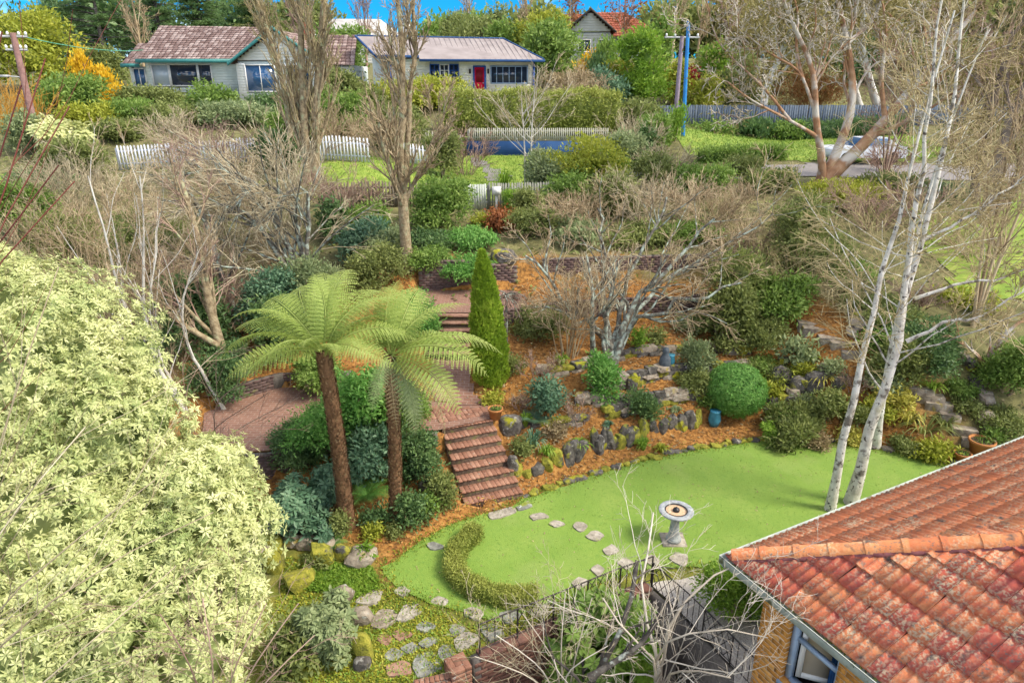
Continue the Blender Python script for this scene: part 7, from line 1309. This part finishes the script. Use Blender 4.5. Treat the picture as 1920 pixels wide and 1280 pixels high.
# small forked tree at the right
fb2 = G(1845, 700); bare('small_tree', 'small dark forked tree at the right above the steps', [([tuple(fb2 - (0, 0, .1))] + T((1850, 670, fb2[1]), (1890, 620, fb2[1]), (1930, 590, fb2[1])), .09, .03), ([tuple(fb2 - (0, 0, .1))] + T((1840, 670, fb2[1]), (1800, 640, fb2[1]), (1760, 620, fb2[1])), .07, .02)], PL, 'bark_gum', 'twig_green', 1, .007)
# ------------------------------------------------------------------ bare branches in the foreground
WT = [(7, .25, .75, .36, 7, .15, .03, .5), (5, .2, .7, .5, 5, .17, .02, .6), (3, .2, .7, .5, 4, .18, .0, .7)]
wt0 = atZ(1240, 1330, -1.9); bare('bare_tree', 'white limbed bare tree spreading in front of the railing and the birdbath', [([tuple(wt0)] + T((1235, 1240, 7.2), (1205, 1140, 7.5), (1195, 1050, 7.9), (1225, 960, 8.3)), .05, .012), ([tuple(wt0)] + T((1240, 1230, 7.2), (1250, 1130, 7.4), (1320, 1080, 7.6), (1400, 1050, 7.7)), .05, .01), ([tuple(wt0)] + T((1225, 1200, 7.0), (1290, 1150, 6.9), (1380, 1190, 6.8), (1440, 1195, 6.7)), .035, .008), ([tuple(wt0)] + T((1225, 1230, 7.0), (1170, 1180, 6.9), (1130, 1120, 7.1)), .04, .01), ([tuple(wt0)] + T((1250, 1260, 6.8), (1300, 1230, 6.6), (1370, 1270, 6.4)), .035, .01)], WT, 'twig_white', 'twig_white', 1, .0032, jit=.03)
wt1 = atZ(1080, 1350, -1.9); bare('bare_tree', 'dark lichened trunk slanting up in the sunken area', [([tuple(wt1)] + T((1110, 1270, 6.9), (1170, 1190, 7.2), (1200, 1100, 7.5), (1195, 1050, 7.7)), .075, .03), (T((1105, 1270, 6.9), (1200, 1210, 7.0), (1235, 1160, 7.1)), .05, .025)], WT, 'bark_dark', 'twig_white', 1, .0032)
wt2 = atZ(1060, 1340, -1.9); bare('bare_shrub', 'grey bare shrub spreading in front of the brick retaining wall', [([tuple(wt2)] + T(*p) , .025, .006) for p in (((1040, 1230, 7.3), (980, 1150, 7.6)), ((1050, 1210, 7.2), (1060, 1110, 7.6)), ((1010, 1240, 7.1), (930, 1190, 7.3)), ((1080, 1220, 7.2), (1110, 1120, 7.5)), ((990, 1260, 6.9), (890, 1230, 7.0)), ((1060, 1250, 6.9), (1140, 1210, 7.1)))], WT, 'twig_white', 'twig_grey', 0, .003, cat='shrub')
wt3 = atZ(400, 1420, -.4); bare('bare_shrub', 'reddish grey bare shrub at the bottom beside the pale rhododendron', [([tuple(wt3)] + T(*p), .022, .006) for p in (((440, 1240, 5.6), (500, 1130, 6.0)), ((470, 1250, 5.6), (560, 1130, 6.0)), ((400, 1230, 5.4), (380, 1120, 5.8)), ((500, 1270, 5.5), (590, 1190, 5.9)), ((360, 1240, 5.3), (300, 1150, 5.6)))], WT, 'twig_purple', 'twig_purple', 0, .0028, cat='shrub')
wt4 = atZ(-150, 1500, -.5); bare('bare_tree', 'thin grey branches reaching across the pale rhododendron from the lower left', [([tuple(wt4)] + T(*p), .022, .005) for p in (((-20, 1120, 4.6), (150, 1010, 5.0), (290, 900, 5.4)), ((-20, 1200, 4.4), (130, 1090, 4.8), (250, 1000, 5.1), (400, 960, 5.5)), ((60, 1290, 4.3), (240, 1160, 4.8), (330, 1060, 5.2)), ((-30, 980, 4.8), (90, 900, 5.2), (160, 800, 5.6)), ((0, 800, 5.0), (60, 640, 5.4), (110, 500, 5.8)))], [(9, .35, .45, .28, 7, .08, .05, .5), (4, .2, .5, .4, 5, .12, .03, .6)], 'twig_grey', 'twig_tan', 1, .0024)
wt5 = atZ(-260, 1300, -.5); bare('bare_tree', 'dark red bare stems at the left edge in front of the leaning pole', [([tuple(wt5)] + T(*p), .026, .005) for p in (((-60, 480, 5.4), (60, 330, 5.6), (75, 210, 5.7), (85, 110, 5.7)), ((-60, 500, 5.4), (50, 300, 5.5), (130, 200, 5.6)), ((-60, 460, 5.2), (0, 320, 5.3), (40, 160, 5.4)), ((-60, 460, 5.4), (60, 390, 5.6), (110, 310, 5.7)), ((-80, 500, 5.4), (50, 480, 5.6), (140, 340, 5.9)), ((-60, 330, 5.2), (0, 180, 5.2), (4, 60, 5.2)))], [(6, .45, .45, .26, 6, .08, .08, .5)], 'twig_red', 'twig_red', 1, .0028)
wt6 = atY(270, 870, 8.0); bare('bare_shrub', 'pinkish bare branches hanging over the left patio', [([tuple(gnd(330, 12.2))] + T(*p), .02, .006) for p in (((390, 760, 12.2), (440, 720, 12.3), (490, 705, 12.4)), ((380, 810, 12.0), (450, 770, 12.1), (505, 735, 12.2)), ((400, 830, 11.8), (470, 790, 11.9), (560, 745, 12.0)), ((340, 780, 12.2), (350, 700, 12.3), (420, 650, 12.4)), ((400, 850, 11.6), (470, 830, 11.6), (520, 800, 11.6)))], [(9, .3, .6, .35, 6, .1, .05, .5), (4, .2, .6, .45, 4, .12, .03, .6)], 'twig_purple', 'twig_purple', 1, .004, cat='shrub')

# ------------------------------------------------------------------ loose ground cover: chips, weeds, moss, grass tufts
def scatter(name, poly, n, pal, Ln, ratio, up, zoff=.02, excl=(), kind='stuff', yb=None):
    P = np.asarray(poly, float); a, b = P.min(0), P.max(0); xy = a + R.random((n * 3, 2)) * (b - a); ok = sdf(poly, xy[:, 0], xy[:, 1]) < 0
    for e in excl: ok &= sdf(e, xy[:, 0], xy[:, 1]) > .02
    xy = xy[ok][:n]; m_ = len(xy); z = h(xy[:, 0], xy[:, 1]) + zoff; f = MB(); leaves(f, np.c_[xy, z], R.normal(size=(m_, 3)) * [1, 1, .25] + [0, 0, up], R.normal(size=(m_, 3)) * .45 + [0, 0, 1], Ln * R.uniform(.6, 1.4, m_), Ln * ratio, R.random(m_))
    return setting(name, f, MATS[pal], kind=kind)
EX = (LAWN, PATIO, TERR, PIT)
scatter('mulch_chips', MULCH, 26000, 'chips', .075, .34, .15, excl=EX); scatter('fallen_leaves', [(-14, 12), (14, 12), (14, 27), (-14, 27)], 9000, 'tan', .09, .55, .2, excl=EX)
bandp = wobble(LAWN, .10, .0); n = len(bandp); k = 22; i = np.repeat(np.arange(n), k); xy = bandp[i] + R.normal(size=(n * k, 2)) * .10; f = MB(); leaves(f, np.c_[xy, np.full(n * k, .015)], R.normal(size=(n * k, 3)) * .5 + [0, 0, .8], R.normal(size=(n * k, 3)), R.uniform(.04, .09, n * k), .016, R.random(n * k)); setting('lawn_edge_grass', f, MATS['mosslawn'], kind='stuff')
k = 16; i = np.repeat(np.arange(n), k); xy = bandp[i] + R.normal(size=(n * k, 2)) * (.07 + .13 * R.random((n, 1))[i]); f = MB(); leaves(f, np.c_[xy, h(xy[:, 0], xy[:, 1]) + .02], R.normal(size=(n * k, 3)) * .6 + [0, 0, .5], R.normal(size=(n * k, 3)) + [0, 0, .5], R.uniform(.03, .07, n * k), .022, R.random(n)[i] * .6 + R.random(n * k) * .4); setting('lawn_edge_moss', f, MATS['moss'], kind='stuff')
scatter('short_grass', LAWN, 18000, 'lawn_blade' if 'lawn_blade' in MATS else 'mosslawn', .035, .3, .55, .012)
NP = [(-4.4, 11.0), (-2.7, 10.5), (-1.6, 9.7), (-.5, 9.2), (.3, 9.4), (1.9, 10.5), (1.8, 9.9), (-.7, 8.6), (-1.2, 7.2), (-2.6, 6.6), (-3.6, 7.2), (-4.2, 9)]
scatter('lawn_leaves', LAWN, 260, 'tan', .05, .6, .1, .03)
scatter('moss_cover', NP, 14000, 'moss', .05, .6, .5, .01, excl=(LAWN,)); scatter('path_weeds', NP, 6000, 'mosslawn', .07, .3, .9, .01, excl=(LAWN,))
scatter('green_groundcover', [(-3.9, 10.9), (-2.7, 10.7), (-2.45, 10.2), (-2.9, 9.9), (-3.9, 10.2)], 5200, 'bright', .07, .5, .7, .03)
scatter('pit_leaves', PIT, 5000, 'rust', .08, .5, .25, .02); scatter('verge_tufts', [(-9.5, 28.4), (6, 28.8), (6, 38.8), (-4, 38.5), (-9, 31)], 16000, 'mosslawn', .12, .2, .9, .02); scatter('far_lawn_tufts', [(9.2, 34.6), (20, 34.4), (24, 38), (24, 43.5), (9.2, 42.6)], 9000, 'mosslawn', .16, .2, .9, .02)
scatter('slope_litter', [(-30, 20), (30, 20), (30, 60), (-30, 60)], 9000, 'olive', .22, .45, .5, .03, excl=([(-9.5, 28.4), (6, 28.8), (6, 38.8), (-4, 38.5), (-9, 31)], [(8, 29.5), (30, 29.5), (30, 43), (8, 43)]))
